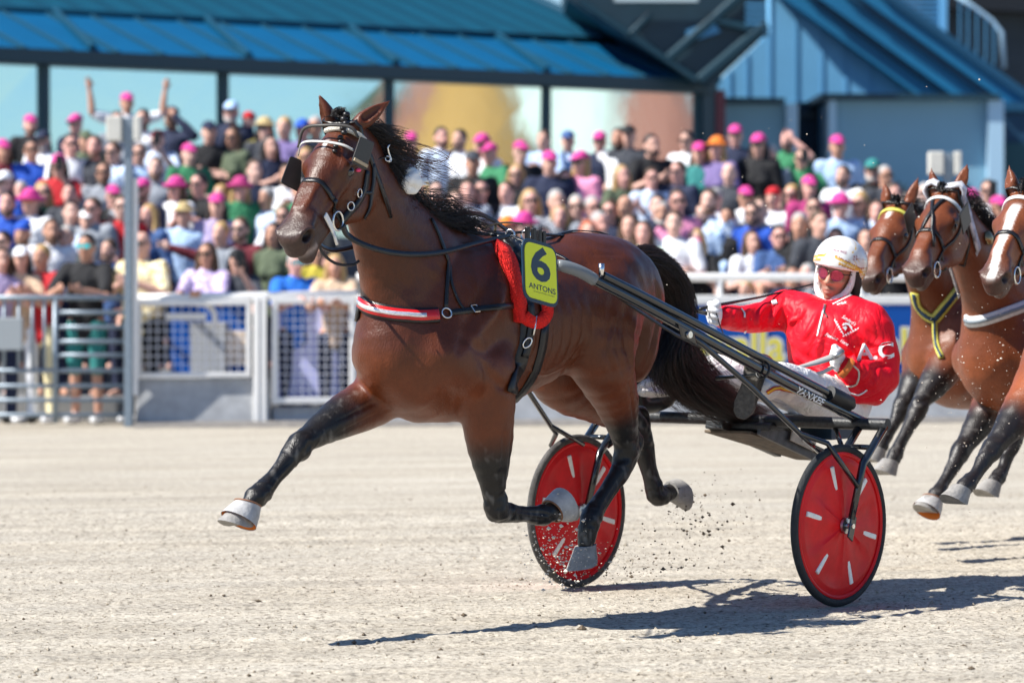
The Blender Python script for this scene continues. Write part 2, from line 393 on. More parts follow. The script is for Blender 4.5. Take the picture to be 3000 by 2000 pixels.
def spray(px, py, v, sx, sy, sv=0.25, s0=0.6):
    def f(rs):
        p = P(px+sx*rs.normal(), py+sy*rs.normal()-abs(rs.normal())*sy*0.3, v+sv*rs.normal()); w = FR.W(p); z = max(w.z, 0.005); return np.array((w.x, w.y, z)), s0*(0.4+rs.exponential(0.6))
    return f
clods('flying_dirt', 230, spray(2060, 1530, 0.0, 85, 60), M_CLODD, 0.0062, 43, 'dark crumbs of dirt flying up behind the trailing hind hoof', 'dirt')
clods('flying_dirt', 300, spray(1850, 1670, 0.1, 110, 40), M_CLODD, 0.0055, 44, 'dark crumbs of dirt flung low beside the far wheel', 'dirt')
clods('flying_sand', 520, spray(1640, 1640, 0.16, 65, 55, 0.08), mat('pale_sand', (0.62, 0.55, 0.46), 0.9), 0.0055, 45, 'pale sand grains flying in front of the far wheel', 'sand')
clods('flying_sand', 420, spray(2850, 1230, 0.6, 130, 170, 0.4), MATS['pale_sand'], 0.0038, 46, 'pale sand grains flying about the legs of the chasing horses', 'sand')
clods('flying_sand', 160, spray(2450, 700, 0.2, 330, 170, 0.5), MATS['pale_sand'], 0.0036, 47, 'single pale sand grains flying in the air round the driver', 'sand')

# ------------------------------------------------------------------ barriers along the track
YF0 = 33.62                                              # depth of the fence line at the left edge
def YF(px): return YF0+(px-100)/2500.0*1.15
M_GALV = mat('galvanised_steel', (0.22, 0.27, 0.32), 0.42, metal=0.35, noise=0.15, nscale=20)
M_WPAINT = mat('white_painted_steel', (0.78, 0.77, 0.75), 0.4, noise=0.05, nscale=15)
M_CONC = mat('concrete', (0.36, 0.37, 0.385), 0.9, noise=0.18, nscale=7, bump=0.3, bscale=30)
M_MESHW = mat('white_wire', (0.70, 0.71, 0.78), 0.45)
M_NAVYB = mat('navy_banner', (0.004, 0.075, 0.34), 0.55, spec=0.25)
def pz(px, py, dy=0.0): return at(px, py, YF(px)+dy)
def pt(px, z, dy=0.0):
    p = at(px, 800, YF(px)+dy); p.z = z; return p
def zy(px, py, dy=0.0): return pz(px, py, dy).z
def bar(parent, name, m, a, b_, r, n=8): 
    b = MB(); b.tube([a, b_], r, n); return b.build(name, m, parent, True)
# galvanised tube gate at the far left
gt = empty('steel_gate', pt(190, 0)); gt.rotation_euler = (0, 0, 0); tag(gt, 'galvanised tube gate at the left with spectators leaning on it', 'gate'); GI = Vector(gt.location)
def gl_(p): return Vector(p)-GI
for py in (872, 915, 958, 1000, 1040, 1085, 1130, 1172, 1215):
    full = py in (872, 1085, 1130, 1172, 1215); bar(gt, 'rail', M_GALV, gl_(pz(-120 if full else 165, py)), gl_(pz(372, py)), 0.026 if py == 872 else 0.021)
for px in (-115, -70, -30, 12, 55, 95, 130): bar(gt, 'upright', M_GALV, gl_(pz(px, 872)), gl_(pz(px, 1085)), 0.016)
for px in (-120, 162, 372): bar(gt, 'post', M_GALV, gl_(pz(px, 868)), gl_(pz(px, 1240)), 0.026)
b = MB(); b.obox(gl_(pz(28, 978, -0.05)), (0.125, 0, 0), (0, 0.015, 0), (0, 0, 0.155)); b.build('sign_plate', mat('grey_sign', (0.30, 0.33, 0.35), 0.6), gt, bevel=0.01)
# tall steel posts with a bracket box
def tall_post(px, pyt, label, dy=-0.1, s=1.0, w=0.075):
    base = pt(px, 0, dy); r = empty('steel_post', base); tag(r, label, 'post', 'tall steel posts along the barrier'); h = zy(px, pyt, dy)
    b = MB(); b.box((-w/2, -0.05, 0), (w/2, 0.05, h)); b.build('mast', M_GALV, r, bevel=0.006)
    b = MB(); b.box((w/2+0.004, -0.03, 0.3), (w/2+0.05, 0.03, h-0.55)); b.build('cable_trunk', M_WPAINT, r, bevel=0.006)
    for x0, x1 in ((-0.205, -0.055), (0.055, 0.125)):
        b = MB(); b.box((x0, -0.10, h-0.20), (x1, 0.06, h+0.035)); b.build('bracket_box', mat('pale_box', (0.58, 0.57, 0.52), 0.55, noise=0.08, nscale=9), r, bevel=0.012)
    b = MB(); b.box((-0.052, -0.062, h-0.22), (0.052, 0.062, h+0.02)); b.build('clamp', M_GALV, r, bevel=0.008)
tall_post(377, 352, 'tall steel post with pale bracket box at the left end of the barrier')
tall_post(2778, 455, 'tall steel post with pale bracket box behind the chasing horses', 1.2)
# concrete blocks
def block(px0, px1, pyt, label, dy=0.0, th=0.4):
    z = zy((px0+px1)/2, pyt, dy); a, c = pt(px0, 0, dy), pt(px1, 0, dy); d = (c-a); L = d.length; r = empty('concrete_block', a, math.atan2(d.y, d.x)); tag(r, label, 'barrier', 'concrete blocks under the barrier')
    b = MB(); n = max(1, int(L/1.9+0.5))
    for i in range(n):
        b = MB(); x0, x1 = L*i/n+0.006, L*(i+1)/n-0.006; b.poly_prism([(x0, -0.06, 0), (x0, th, 0), (x0, th-0.05, z), (x0, 0.03, z)], (x1-x0, 0, 0)); b.build('block_segment', M_CONC, r, bevel=0.012)
block(398, 792, 1108, 'grey concrete block below the white mesh panel at left'); block(796, 1040, 1192, 'low concrete kerb under the white mesh gate', 0.05, 0.25); block(1045, 2990, 1098, 'long grey concrete barrier running behind the horses'); block(2991, 3600, 1098, 'grey concrete barrier beyond the right horses')
def white_panel(px0, px1, py0, py1, label, name='mesh_fence', thick=0.045, cell=0.072, dy=0.0, sill=True):
    a, c = pt(px0, 0, dy), pt(px1, 0, dy); d = c-a; L = d.length; r = empty(name, a, math.atan2(d.y, d.x)); tag(r, label, 'fence', 'white mesh panels'); pm = (px0+px1)/2; z0, z1 = zy(pm, py1, dy), zy(pm, py0, dy); t = thick
    for nm, x0, x1, za, zb in (('frame_rail', 0, L, z1-t, z1), ('frame_rail', 0, L, z0, z0+t), ('frame_post', 0, t, z0+t, z1-t), ('frame_post', L-t, L, z0+t, z1-t)):
        b = MB(); b.box((x0, -0.03, za), (x1, 0.03, zb)); b.build(nm, M_WPAINT, r, bevel=0.006)
    n = int((L-2*t)/cell); 
    for i in range(1, n):
        b = MB(); x = t+(L-2*t)*i/n; b.box((x-0.0032, -0.006, z0+t), (x+0.0032, 0.003, z1-t)); b.build('wire', M_MESHW, r)
    n = int((z1-z0-2*t)/cell)
    for i in range(1, n):
        b = MB(); z = z0+t+(z1-z0-2*t)*i/n; b.box((t, -0.010, z-0.0032), (L-t, -0.0062, z+0.0032)); b.build('wire', M_MESHW, r)
    return r
white_panel(400, 735, 880, 1105, 'white framed mesh panel beside the tall steel post')
white_panel(796, 1042, 872, 1182, 'white mesh gate between concrete blocks, left of the leading horse', 'mesh_gate', 0.06)
for k, px in enumerate((752, 772)):
    b = MB(); b.box((-0.03, -0.04, 0), (0.03, 0.04, zy(px, 872))); o = b.build('fence_post', M_WPAINT, None, bevel=0.006); o.location = pt(px, 0, -0.02); tag(o, ('left', 'right')[k]+' one of the twin white posts beside the mesh gate', 'post', 'twin white posts')
# dark blue sheet and toppled board behind the mesh
for (x0, x1, y0, y1, dy, m, lab, nm) in ((500, 735, 884, 1100, 0.5, M_NAVYB, 'dark blue advertising board behind the left mesh panel', 'advertising_board'), (800, 1040, 884, 1170, 0.5, mat('lilac_board', (0.50, 0.52, 0.85), 0.6), 'pale lilac board behind the white mesh gate', 'advertising_board'), (560, 662, 945, 1098, 0.35, mat('grey_cabinet', (0.34, 0.35, 0.36), 0.6), 'grey cabinet behind the left mesh panel', 'cabinet'), (662, 722, 970, 1070, 0.38, mat('pale_orange_poster', (0.75, 0.62, 0.50), 0.6, noise=0.35, nscale=6), 'pale orange poster behind the left mesh panel', 'poster')):
    a = pz(x0, y1, dy); c = pz(x1, y0, dy); b = MB(); b.box((0, 0, 0), (c.x-a.x, 0.06 if nm != 'cabinet' else 0.12, c.z-a.z)); o = b.build(nm, m, None, bevel=0.006); o.location = a; tag(o, lab, nm.replace('_', ' ').split()[-1])
# white curved stand in front of the blue board
r = empty('white_barrier', pz(430, 960, 0.12)); tag(r, 'white bent tube barrier with flat board, behind the left mesh panel', 'barrier'); o0 = r.location.copy()
b = MB(); b.tube([pz(x, y, .12)-o0 for x, y in ((430, 888), (560, 886), (610, 892), (628, 915), (632, 960))], 0.03, 8); b.build('tube', M_WPAINT, r, True)
b = MB(); b.obox(pz(545, 927, .12)-o0, (0.19, 0, 0), (0, 0.02, 0), (0, 0, 0.032)); b.build('board', M_WPAINT, r, bevel=0.006)
# banner, rail with posts on the right, all the way behind the horses
for k, (x0, x1) in enumerate(((1046, 1990), (1992, 2990), (2992, 3650))):
    z0, z1 = zy((x0+x1)/2, 1092), zy((x0+x1)/2, 892); a, c = pt(x0, 0, -0.02), pt(x1, 0, -0.02); d = c-a; L = d.length
    r = empty('banner', a, math.atan2(d.y, d.x)); tag(r, ('dark blue advertising banner hidden behind the leading horse', 'dark blue banner with white and yellow lettering behind the driver', 'dark blue banner beyond the right horses')[k], 'banner', 'dark blue banners')
    b = MB(); b.box((0, 0, z0), (L, 0.03, z1)); b.build('panel', M_NAVYB, r)
    b = MB(); b.box((0, -0.01, z1+0.002), (L, 0.16, z1+0.09)); b.build('top_ledge', M_WPAINT, r, bevel=0.01)
    for j, cx in enumerate((1400, 1760, 2130, 2570, 2990)):
        if not (x0 < cx < x1): continue
        xx = (at(cx, 800, YF(cx)).x-a.x)/math.cos(math.atan2(d.y, d.x)); zm = zy(cx, 1010)
        for off, m_, ht, bd in ((0.010, M_WPAINT, 0.36, 0.055), (0.014, mat('yellow_lettering', (0.72, 0.62, 0.04), 0.5), 0.33, 0.012)):
            me = text_mesh('lettering', 'solvalla', 1, 0, bd); v = verts(me); lo_, hi_ = v.min(0), v.max(0); q = (v-(lo_+hi_)/2)/np.maximum(hi_-lo_, 1e-6)
            w3 = np.stack((xx+q[:, 0]*(1.12+(0.05 if bd > .03 else 0)), np.full(len(q), -off), zm+q[:, 1]*ht), 1); me.vertices.foreach_set('co', w3.astype(np.float32).ravel()); me.update(); me.materials.clear(); link('lettering', me, m_, r)
r = empty('white_rail', pt(1046, 0, 0.12)); tag(r, 'white tube rail on posts above the blue banner', 'rail'); o0 = r.location.copy()
b = MB(); b.tube([pz(1046, 812, .12)-o0, pz(2000, 812, .12)-o0, pz(3650, 812, .12)-o0], 0.040, 10); b.build('top_rail', M_WPAINT, r, True)
for px in (1300, 1700, 2108, 2520, 2930, 3340): bar(r, 'rail_post', M_WPAINT, pz(px, 812, .12)-o0, pz(px, 892, .12)-o0, 0.032)
r = empty('white_rail', pt(400, 0, 0.05)); tag(r, 'white top rail where the left spectators rest their arms', 'rail'); o0 = r.location.copy()
b = MB(); b.tube([pz(392, 874, .05)-o0, pz(1046, 862, .05)-o0], 0.042, 10); b.build('top_rail', M_WPAINT, r, True)
# strip of darker dirt in front of the concrete
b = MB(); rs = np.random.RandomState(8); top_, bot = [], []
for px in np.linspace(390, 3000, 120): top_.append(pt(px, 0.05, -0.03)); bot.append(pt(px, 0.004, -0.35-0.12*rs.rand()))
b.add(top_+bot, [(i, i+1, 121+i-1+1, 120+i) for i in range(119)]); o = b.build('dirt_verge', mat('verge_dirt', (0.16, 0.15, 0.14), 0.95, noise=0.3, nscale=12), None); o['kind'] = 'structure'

# ------------------------------------------------------------------ terrace for the crowd
ROW0, DROW, RISE = 34.45, 0.98, 0.235; NROW = 8
def row_y(k): return ROW0+DROW*k
def row_z(k): return 0.0 if k <= 0 else RISE*k
M_STEP = mat('terrace_concrete', (0.24, 0.245, 0.25), 0.9, noise=0.15, nscale=5)
ter = empty('terrace', (0, ROW0, 0)); ter['kind'] = 'structure'
for k in range(1, NROW+1):
    y0 = row_y(k)-DROW/2-ROW0; b = MB(); b.box((-11, y0, -0.02), (13, (y0+DROW) if k < NROW else y0+16, row_z(k))); b.build('terrace_step', M_STEP, ter)
# ------------------------------------------------------------------ glass hall behind the crowd
BA, BB = at(0, 800, 47.0), at(2060, 800, 55.0); BA.z = BB.z = 0
BD = (BB-BA).normalized(); BN = Vector((-BD.y, BD.x, 0)); BL = (BB-BA).length; BANG = math.atan2(BD.y, BD.x)
ZE = HC+650*47.0/FPX                     # eaves height
def bs(px):      # distance along the front for a pixel column
    t = (px-PX0)/FPX; return (t*BA.y-BA.x)/(BD.x-t*BD.y)
M_BEAM = mat('dark_teal_steel', (0.006, 0.035, 0.055), 0.45)
M_ROOFU = mat('shadow_blue_standing_seam', (0.001, 0.060, 0.110), 0.62, spec=0.2, noise=0.12, nscale=2.5, stretch=(3, .4, 1))  # building stands in shade; the shade's blue tint is put into these colours
M_ROOFG = mat('shadow_blue_canopy_glass', (0.000, 0.082, 0.195), 0.6, spec=0.2, noise=0.08, nscale=1.2)
M_RIB = mat('seam_rib', (0.001, 0.045, 0.085), 0.6, spec=0.2)
M_GLASS = mat('tinted_mirror_glass', (0.55, 0.74, 0.78), 0.05, metal=0.92, bump=0.24, bscale=1.1)
hall = empty('glass_hall', BA, BANG); tag(hall, 'glass fronted hall with blue sloping canopy roof behind the crowd', 'building')
S0, S1 = -6.0, BL                        # local x along the front
mull = [bs(x) for x in (-1000, -400, 130, 655, 1140, 1600, 2045)]; zf = 1.9
for i in range(len(mull)-1):
    b = MB(); b.add([(mull[i]+.03, 0.02, zf), (mull[i+1]-.03, 0.02, zf), (mull[i+1]-.03, 0.02+R.uniform(-.02, .02), ZE-.1), (mull[i]+.03, 0.02+R.uniform(-.02, .02), ZE-.1)], [(0, 1, 2, 3)]); b.build('window_pane', M_GLASS, hall)
for x in mull: b = MB(); b.box((x-.055, -.06, zf), (x+.055, .05, ZE-.02)); b.build('mullion', M_BEAM, hall, bevel=.008)
b = MB(); b.box((mull[0], -.05, zf-.25), (mull[-1], .06, zf-.01)); b.build('window_sill', M_BEAM, hall)
b = MB(); b.box((mull[0], -.20, ZE-.17), (S1+.05, .10, ZE-.045)); b.build('eaves_beam', M_BEAM, hall, bevel=.01)
AL = math.radians(19); ca, sa = math.cos(AL), math.sin(AL); RO = lambda x, r, h=0.0: (x, -.25+r*ca-h*sa, ZE+.01+r*sa+h*ca)
R1, R2 = 2.0, 9.0; NX = 24
M_FASC = M_BEAM; b = MB(); b.box((mull[0], -.275, ZE-.15), (S1+.05, -.255, ZE+.035)); b.build('fascia', M_BEAM, hall)
xs_ = np.linspace(mull[0], S1+.05, NX+1)
for i in range(NX):
    x0, x1 = xs_[i]+.02, xs_[i+1]-.02
    b = MB(); b.add([RO(x0, 0, -.02), RO(x1, 0, -.02), RO(x1, R1-.04), RO(x0, R1-.04), RO(x0, 0, .0), RO(x1, 0, .0), RO(x1, R1-.04, .02), RO(x0, R1-.04, .02)], [(0, 3, 2, 1), (4, 5, 6, 7), (0, 1, 5, 4), (1, 2, 6, 5), (2, 3, 7, 6), (3, 0, 4, 7)]); b.build('canopy_pane', M_ROOFG, hall)
    if i: b = MB(); b.tube([RO(xs_[i], 0, .01), RO(xs_[i], R1, .01)], .045, 6); b.build('rafter', M_RIB, hall)
b = MB(); b.tube([RO(mull[0], R1, .02), RO(S1+.05, R1, .02)], .085, 8); b.build('purlin', M_RIB, hall, True)
b = MB(); b.add([RO(mull[0], R1, .03), RO(S1+.05, R1, .03), RO(S1+.05, R2, .03), RO(mull[0], R2, .03)], [(0, 1, 2, 3)]); rf = b.build('metal_roof', M_ROOFU, hall)
for i in range(1, 60):
    x = mull[0]+(S1-mull[0])*i/60; b = MB(); b.obox(RO(x, (R1+R2)/2, .055), (.022, 0, 0), (0, ca*(R2-R1)/2, sa*(R2-R1)/2), (0, -sa*.03, ca*.03)); b.build('roof_seam', M_RIB if i % 2 else M_ROOFU, rf)
for x in (bs(265), bs(720), bs(1150), bs(1590)): b = MB(); b.tube([RO(x-.1, .05, .06), RO(x+.42, R1-.05, .07)], .055, 6); b.build('canopy_strut', M_RIB, hall)
b = MB(); b.tube([RO(S1+.05, 0, .03), RO(S1+.05, R2, .03)], .09, 6); b.build('verge', M_RIB, hall, True)
b = MB(); b.box((S1-.10, -.1, 0), (S1+.16, .1, ZE)); b.build('corner_post', M_BEAM, hall)
b = MB(); b.box((S1+.165, -.12, 0), (S1+.36, .1, ZE-.1)); b.build('red_panel', mat('dull_red_panel', (0.10, 0.018, 0.03), 0.6), hall)
# ------------------------------------------------------------------ dark upper stand overhanging
def poly_obj(name, pxs, Y, depth, m, parent=None, origin=None):
    o = origin if origin is not None else Vector((0, 0, 0)); b = MB(); b.poly_prism([at(x, y, Y)-o for x, y in pxs], (0, depth, 0)); return b.build(name, m, parent)
M_DARKB = mat('dark_cladding', (0.006, 0.028, 0.045), 0.5, noise=0.25, nscale=1.5); M_MIDB = mat('mid_shadow_blue_cladding', (0.05, 0.20, 0.36), 0.6, noise=0.1, nscale=1.0)
M_WALLB = mat('pale_shadow_blue_cladding', (0.14, 0.40, 0.66), 0.6, noise=0.06, nscale=1.2); M_KIOSK = mat('grey_blue_panel', (0.20, 0.37, 0.48), 0.6, noise=0.05, nscale=1.0)  # blue tint of the shade is mixed into these base colours as well
M_PILL = mat('pale_pillar', (0.36, 0.54, 0.68), 0.55); M_BAND = mat('shadow_blue_roof_band', (0.005, 0.15, 0.32), 0.55, noise=0.08, nscale=1.0); M_BAND2 = mat('dark_shadow_blue_roof_band', (0.004, 0.065, 0.14), 0.5)
o0 = at(1950, 250, 54.0); us = empty('upper_stand', o0); tag(us, 'dark overhanging upper stand with diagonal braces above the hall corner', 'building')
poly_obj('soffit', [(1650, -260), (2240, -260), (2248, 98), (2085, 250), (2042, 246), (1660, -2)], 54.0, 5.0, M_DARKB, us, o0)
for a, c, r_ in (((1960, 170), (2200, -40), .07), ((2050, 235), (2245, 70), .08), ((1840, 110), (1905, 40), .05), ((2100, 60), (2250, 100), .06), ((1700, 5), (2040, 235), .05)):
    b = MB(); b.tube([at(*a, 53.9)-o0, at(*c, 53.9)-o0], r_, 6); b.build('brace', M_BEAM, us)
poly_obj('window_strip', [(2010, 90), (2090, 60), (2110, 95), (2015, 125)], 53.9, .05, M_MIDB, us, o0); poly_obj('front_fascia', [(1800, -12), (2045, -12), (2045, 5), (1800, 5)], 53.8, .1, mat('pale_fascia', (0.45, 0.55, 0.58), 0.5), us, o0)  # fascia is a pale strip on the front of the dark soffit
for i in range(5): poly_obj('louvre', [(2185, 8+i*18), (2246, 10+i*18), (2246, 20+i*18), (2185, 18+i*18)], 53.85, .06, M_MIDB, us, o0)
# ------------------------------------------------------------------ gable end with pitched bands
o0 = at(2500, 300, 60.0); ge = empty('gable_building', o0); tag(ge, 'pale blue clad gable with stepped roof bands at the upper right', 'building')
poly_obj('gable_wall', [(2080, 310), (2080, 262), (2258, 92), (2258, -40), (2300, -40), (2760, 305)], 60.0, 3.0, M_WALLB, ge, o0)
for i, x in enumerate((2140, 2190, 2258, 2335, 2410, 2480, 2555, 2630)):
    top = max(-20, (x-2300)*0.75-10) if x > 2290 else (262-(x-2080)*0.95 if x < 2258 else -40); poly_obj('wall_seam', [(x-2, top), (x+2, top+2), (x+2, 300), (x-2, 300)], 59.98, .06, mat('wall_seam', (0.10, 0.31, 0.53), 0.6) if x != 2335 else M_MIDB, ge, o0)
for k, (x0, x1, m) in enumerate(((2262, 2340, M_BAND), (2340, 2365, M_BAND2), (2365, 2455, M_BAND), (2455, 2490, M_BAND2), (2490, 2560, M_BAND), (2560, 2600, M_BAND2))):
    dx = 505; poly_obj('roof_band', [(x0, -30), (x1, -30), (x1+dx, 335), (x0+dx, 335)], 59.6-.12*k, 1.5, m, ge, o0)
# kiosks under it
for (x0, x1, y0, y1, lab) in ((2090, 2300, 303, 640, 'grey blue kiosk wall beside the hall corner'), (2430, 2925, 292, 640, 'large grey blue kiosk wall behind the right spectators')):
    oo = at(x0, y1, 57.0); k_ = empty('kiosk', oo); tag(k_, lab, 'kiosk', 'grey blue kiosks'); poly_obj('wall', [(x0, y1+200), (x1, y1+200), (x1, y0), (x0, y0)], 57.0, 2.5, M_KIOSK, k_, oo)
    poly_obj('roof_edge', [(x0-25, y0), (x1+(0 if x0 < 2200 else 6), y0), (x1+(0 if x0 < 2200 else 6), y0-16), (x0-25, y0-18)], 56.7, 3.0, M_BEAM, k_, oo)
    for a, c in (((x1+4, x1+38),) if x0 < 2200 else ((x0-2, x0+20), (x1-30, x1+16))): poly_obj('pillar', [(a, y1+200), (c, y1+200), (c, y0+2), (a, y0+2)], 56.8, .5, M_PILL, k_, oo)
oo = at(2390, 500, 59.0); k_ = empty('recess', oo); tag(k_, 'dark blue recessed doorway between the two kiosks', 'doorway'); poly_obj('wall', [(2335, 800), (2440, 800), (2440, 300), (2335, 300)], 59.0, .4, mat('dark_recess', (0.004, 0.030, 0.06), 0.6), k_, oo); poly_obj('lintel', [(2335, 345), (2432, 345), (2432, 330), (2335, 330)], 58.9, .2, M_BEAM, k_, oo)
# dark concrete stand, stair rail and louvred box at top right
oo = at(2850, 200, 64.0); cs_ = empty('concrete_stand', oo); tag(cs_, 'dark concrete stand with stair rail in the top right corner', 'building')
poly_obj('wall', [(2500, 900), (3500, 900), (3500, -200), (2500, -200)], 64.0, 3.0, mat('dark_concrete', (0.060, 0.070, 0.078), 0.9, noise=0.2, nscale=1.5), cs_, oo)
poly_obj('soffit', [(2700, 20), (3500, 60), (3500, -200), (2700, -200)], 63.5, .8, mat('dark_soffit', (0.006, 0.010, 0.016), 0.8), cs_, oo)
for i in range(9): poly_obj('louvre', [(2600, -20+i*15), (2755, -20+i*15), (2755, -10+i*15), (2600, -10+i*15)], 63.0, .1, M_MIDB, cs_, oo)
poly_obj('louvre_frame', [(2755, -60), (2775, -60), (2775, 140), (2755, 140)], 62.9, .3, M_WALLB, cs_, oo)
b = MB(); b.tube([at(x, y, 62.8)-oo for x, y in ((2790, -20), (2850, 20), (2905, 60), (2935, 95), (2942, 200))], .04, 6); b.build('stair_rail', M_PILL, cs_, True)
for x, y in ((2812, -5), (2836, 12), (2862, 30), (2888, 48), (2912, 70)): b = MB(); b.tube([at(x, y, 62.8)-oo, at(x, 190, 62.8)-oo], .018, 5); b.build('baluster', M_MIDB, cs_)
oo = at(2970, 400, 58.5); k_ = empty('side_building', oo); tag(k_, 'dark blue building edge at the far right of the picture', 'building'); poly_obj('wall', [(2930, 900), (3500, 900), (3500, 325), (2930, 325)], 58.5, 2.0, mat('navy_wall', (0.004, 0.045, 0.10), 0.6), k_, oo); poly_obj('parapet', [(2930, 325), (3500, 325), (3500, 300), (2930, 300)], 58.4, 2.1, M_BAND2, k_, oo)
poly_obj('shutter', [(2945, 640), (3500, 640), (3500, 420), (2945, 420)], 58.4, .1, mat('teal_shutter', (0.012, 0.07, 0.09), 0.6), k_, oo)
# potted palm beside the grey kiosk
pp = empty('palm_plant', (4.9, 44.6, 2.14)); tag(pp, 'dark feathery palm standing in front of the grey kiosk', 'plant'); b = MB()
for k in range(26):
    a, e = R.uniform(0, 6.28), R.uniform(.3, 1.3); L_ = R.uniform(.35, .6); pts = [Vector((math.cos(a)*math.cos(e)*L_*t, math.sin(a)*math.cos(e)*L_*t, .25+math.sin(e)*L_*t-.28*t*t)) for t in np.linspace(0, 1, 6)]
    for t in range(5):
        d = (pts[t+1]-pts[t]); s_ = d.cross(Vector((0, 0, 1))).normalized()*.06*(1-t/6)
        b.add([pts[t]-s_, pts[t+1], pts[t]+s_, pts[t]+Vector((0, 0, .01))], [(0, 1, 3), (1, 2, 3)])
b.build('fronds', mat('palm_leaf', (0.012, 0.03, 0.028), 0.5), pp)
b = MB(); b.lathe([(.001, -.35), (.14, -.35), (.18, -.05), (.16, -.04), (.15, .02), (.001, .04)], (0, 0, .1), (0, 0, 1), 16); b.build('pot', mat('dark_pot', (0.02, 0.02, 0.025), 0.6), pp)
# ------------------------------------------------------------------ marquees and trees out to the right (they show in the hall's mirror glass)
def marquee(x, y, w, h, m, label):
    r = empty('marquee', (x, y, 0)); tag(r, label, 'tent', 'marquees beside the track')
    b = MB(); n = 16; rings = [(w/2, 2.4), (w/2*1.03, 2.7), (w/2*.62, 2.7+(h-2.7)*.30), (w/2*.30, 2.7+(h-2.7)*.62), (w/2*.06, h)]
    vs = [(rr*math.cos(2*math.pi*k/n)*(1+.03*(k % 2)), rr*math.sin(2*math.pi*k/n)*(1+.03*(k % 2)), z) for rr, z in rings for k in range(n)]; b.add(vs, [(j*n+k, j*n+(k+1) % n, (j+1)*n+(k+1) % n, (j+1)*n+k) for j in range(4) for k in range(n)]); b.build('canopy', m, r, True)
    b = MB()
    for k in range(6): b.tube([(w/2*.97*math.cos(k*1.047), w/2*.97*math.sin(k*1.047), 0), (w/2*.97*math.cos(k*1.047), w/2*.97*math.sin(k*1.047), 2.5)], .05, 6)
    b.build('poles', M_WPAINT, r)
M_OR = mat('orange_canvas', (0.46, 0.22, 0.05), 0.8); M_WC = mat('white_canvas', (0.62, 0.63, 0.55), 0.7); M_BRC = mat('brick_red_canvas', (0.32, 0.10, 0.06), 0.7)
WR_ = Vector((0.97, -0.186, 0))
def refl(px, t):
    p = BA+BD*bs(px); return p+WR_*t
for px, t, w, h, m, lab in ((1150, 40, 5.4, 9.2, M_OR, 'tall orange peaked marquee seen mirrored in the hall glass'), (1430, 52, 5.0, 9.0, M_WC, 'white peaked marquee next to the orange one, mirrored in the glass'), (1610, 46, 4.6, 9.0, M_WC, 'middle white marquee mirrored in the last window of the hall'), (1830, 42, 4.6, 9.0, M_WC, 'white marquee nearest the hall corner, mirrored in the last window'), (2190, 40, 4.4, 8.5, M_BRC, 'brick red marquee mirrored by the hall corner'), (900, 46, 6.0, 7.6, M_BRC, 'low brick red marquee left of the orange one, in the mirror glass'), (400, 60, 5.0, 5.6, M_WC, 'far white marquee mirrored in the left windows')):
    p = refl(px, t); marquee(p.x, p.y, w, h, m, lab)
def tree(x, y, h, seed, label):
    rs = np.random.RandomState(seed); r = empty('tree', (x, y, 0)); tag(r, label, 'tree', 'trees beyond the marquees'); b = MB(); b.tube([(0, 0, 0), (.1, 0, h*.3), (.0, .1, h*.75)], [.28, .2, .06], 8)
    for k in range(7):
        a = k*.9; b.tube([(.05, 0, h*(.3+.05*k)), (math.cos(a)*h*.16, math.sin(a)*h*.16, h*(.5+.05*k))], [.08, .02], 5)
    b.build('trunk', mat('bark', (0.06, 0.045, 0.03), 0.9), r); N = 2600; c = rs.normal(size=(N, 3)); c /= np.linalg.norm(c, axis=1, keepdims=True); cl = rs.normal(size=(24, 3)); cl /= np.linalg.norm(cl, axis=1, keepdims=True); cl *= h*.22*np.array((1, 1, .9)); p = cl[rs.randint(24, size=N)]+c*h*.11*rs.rand(N, 1)**.4+np.array((0, 0, h*.68))
    d1 = rs.normal(size=(N, 3)); d2 = np.cross(d1, rs.normal(size=(N, 3))); d1 *= .16/np.linalg.norm(d1, axis=1, keepdims=True); d2 *= .12/np.linalg.norm(d2, axis=1, keepdims=True)
    V = np.stack((p-d1, p-d2, p+d1, p+d2), 1).reshape(-1, 3); me = bpy.data.meshes.new('crown'); me.from_pydata(V.tolist(), [], np.arange(N*4).reshape(-1, 4).tolist()); me.update(); link('crown', me, mat('leaves', (0.05, 0.10, 0.04), 0.6, noise=.3, nscale=1), r)
for px, t, h, lab in ((1400, 58, 8.5, 'leafy tree between orange and white marquees, mirrored in the glass'), (1620, 60, 8.0, 'leafy tree between the two white marquees, mirrored in the glass'), (900, 62, 7.0, 'leafy tree mirrored in the middle window'), (330, 75, 8.0, 'leafy tree mirrored in the leftmost window')):
    p = refl(px, t); tree(p.x, p.y, h, int(px), lab)
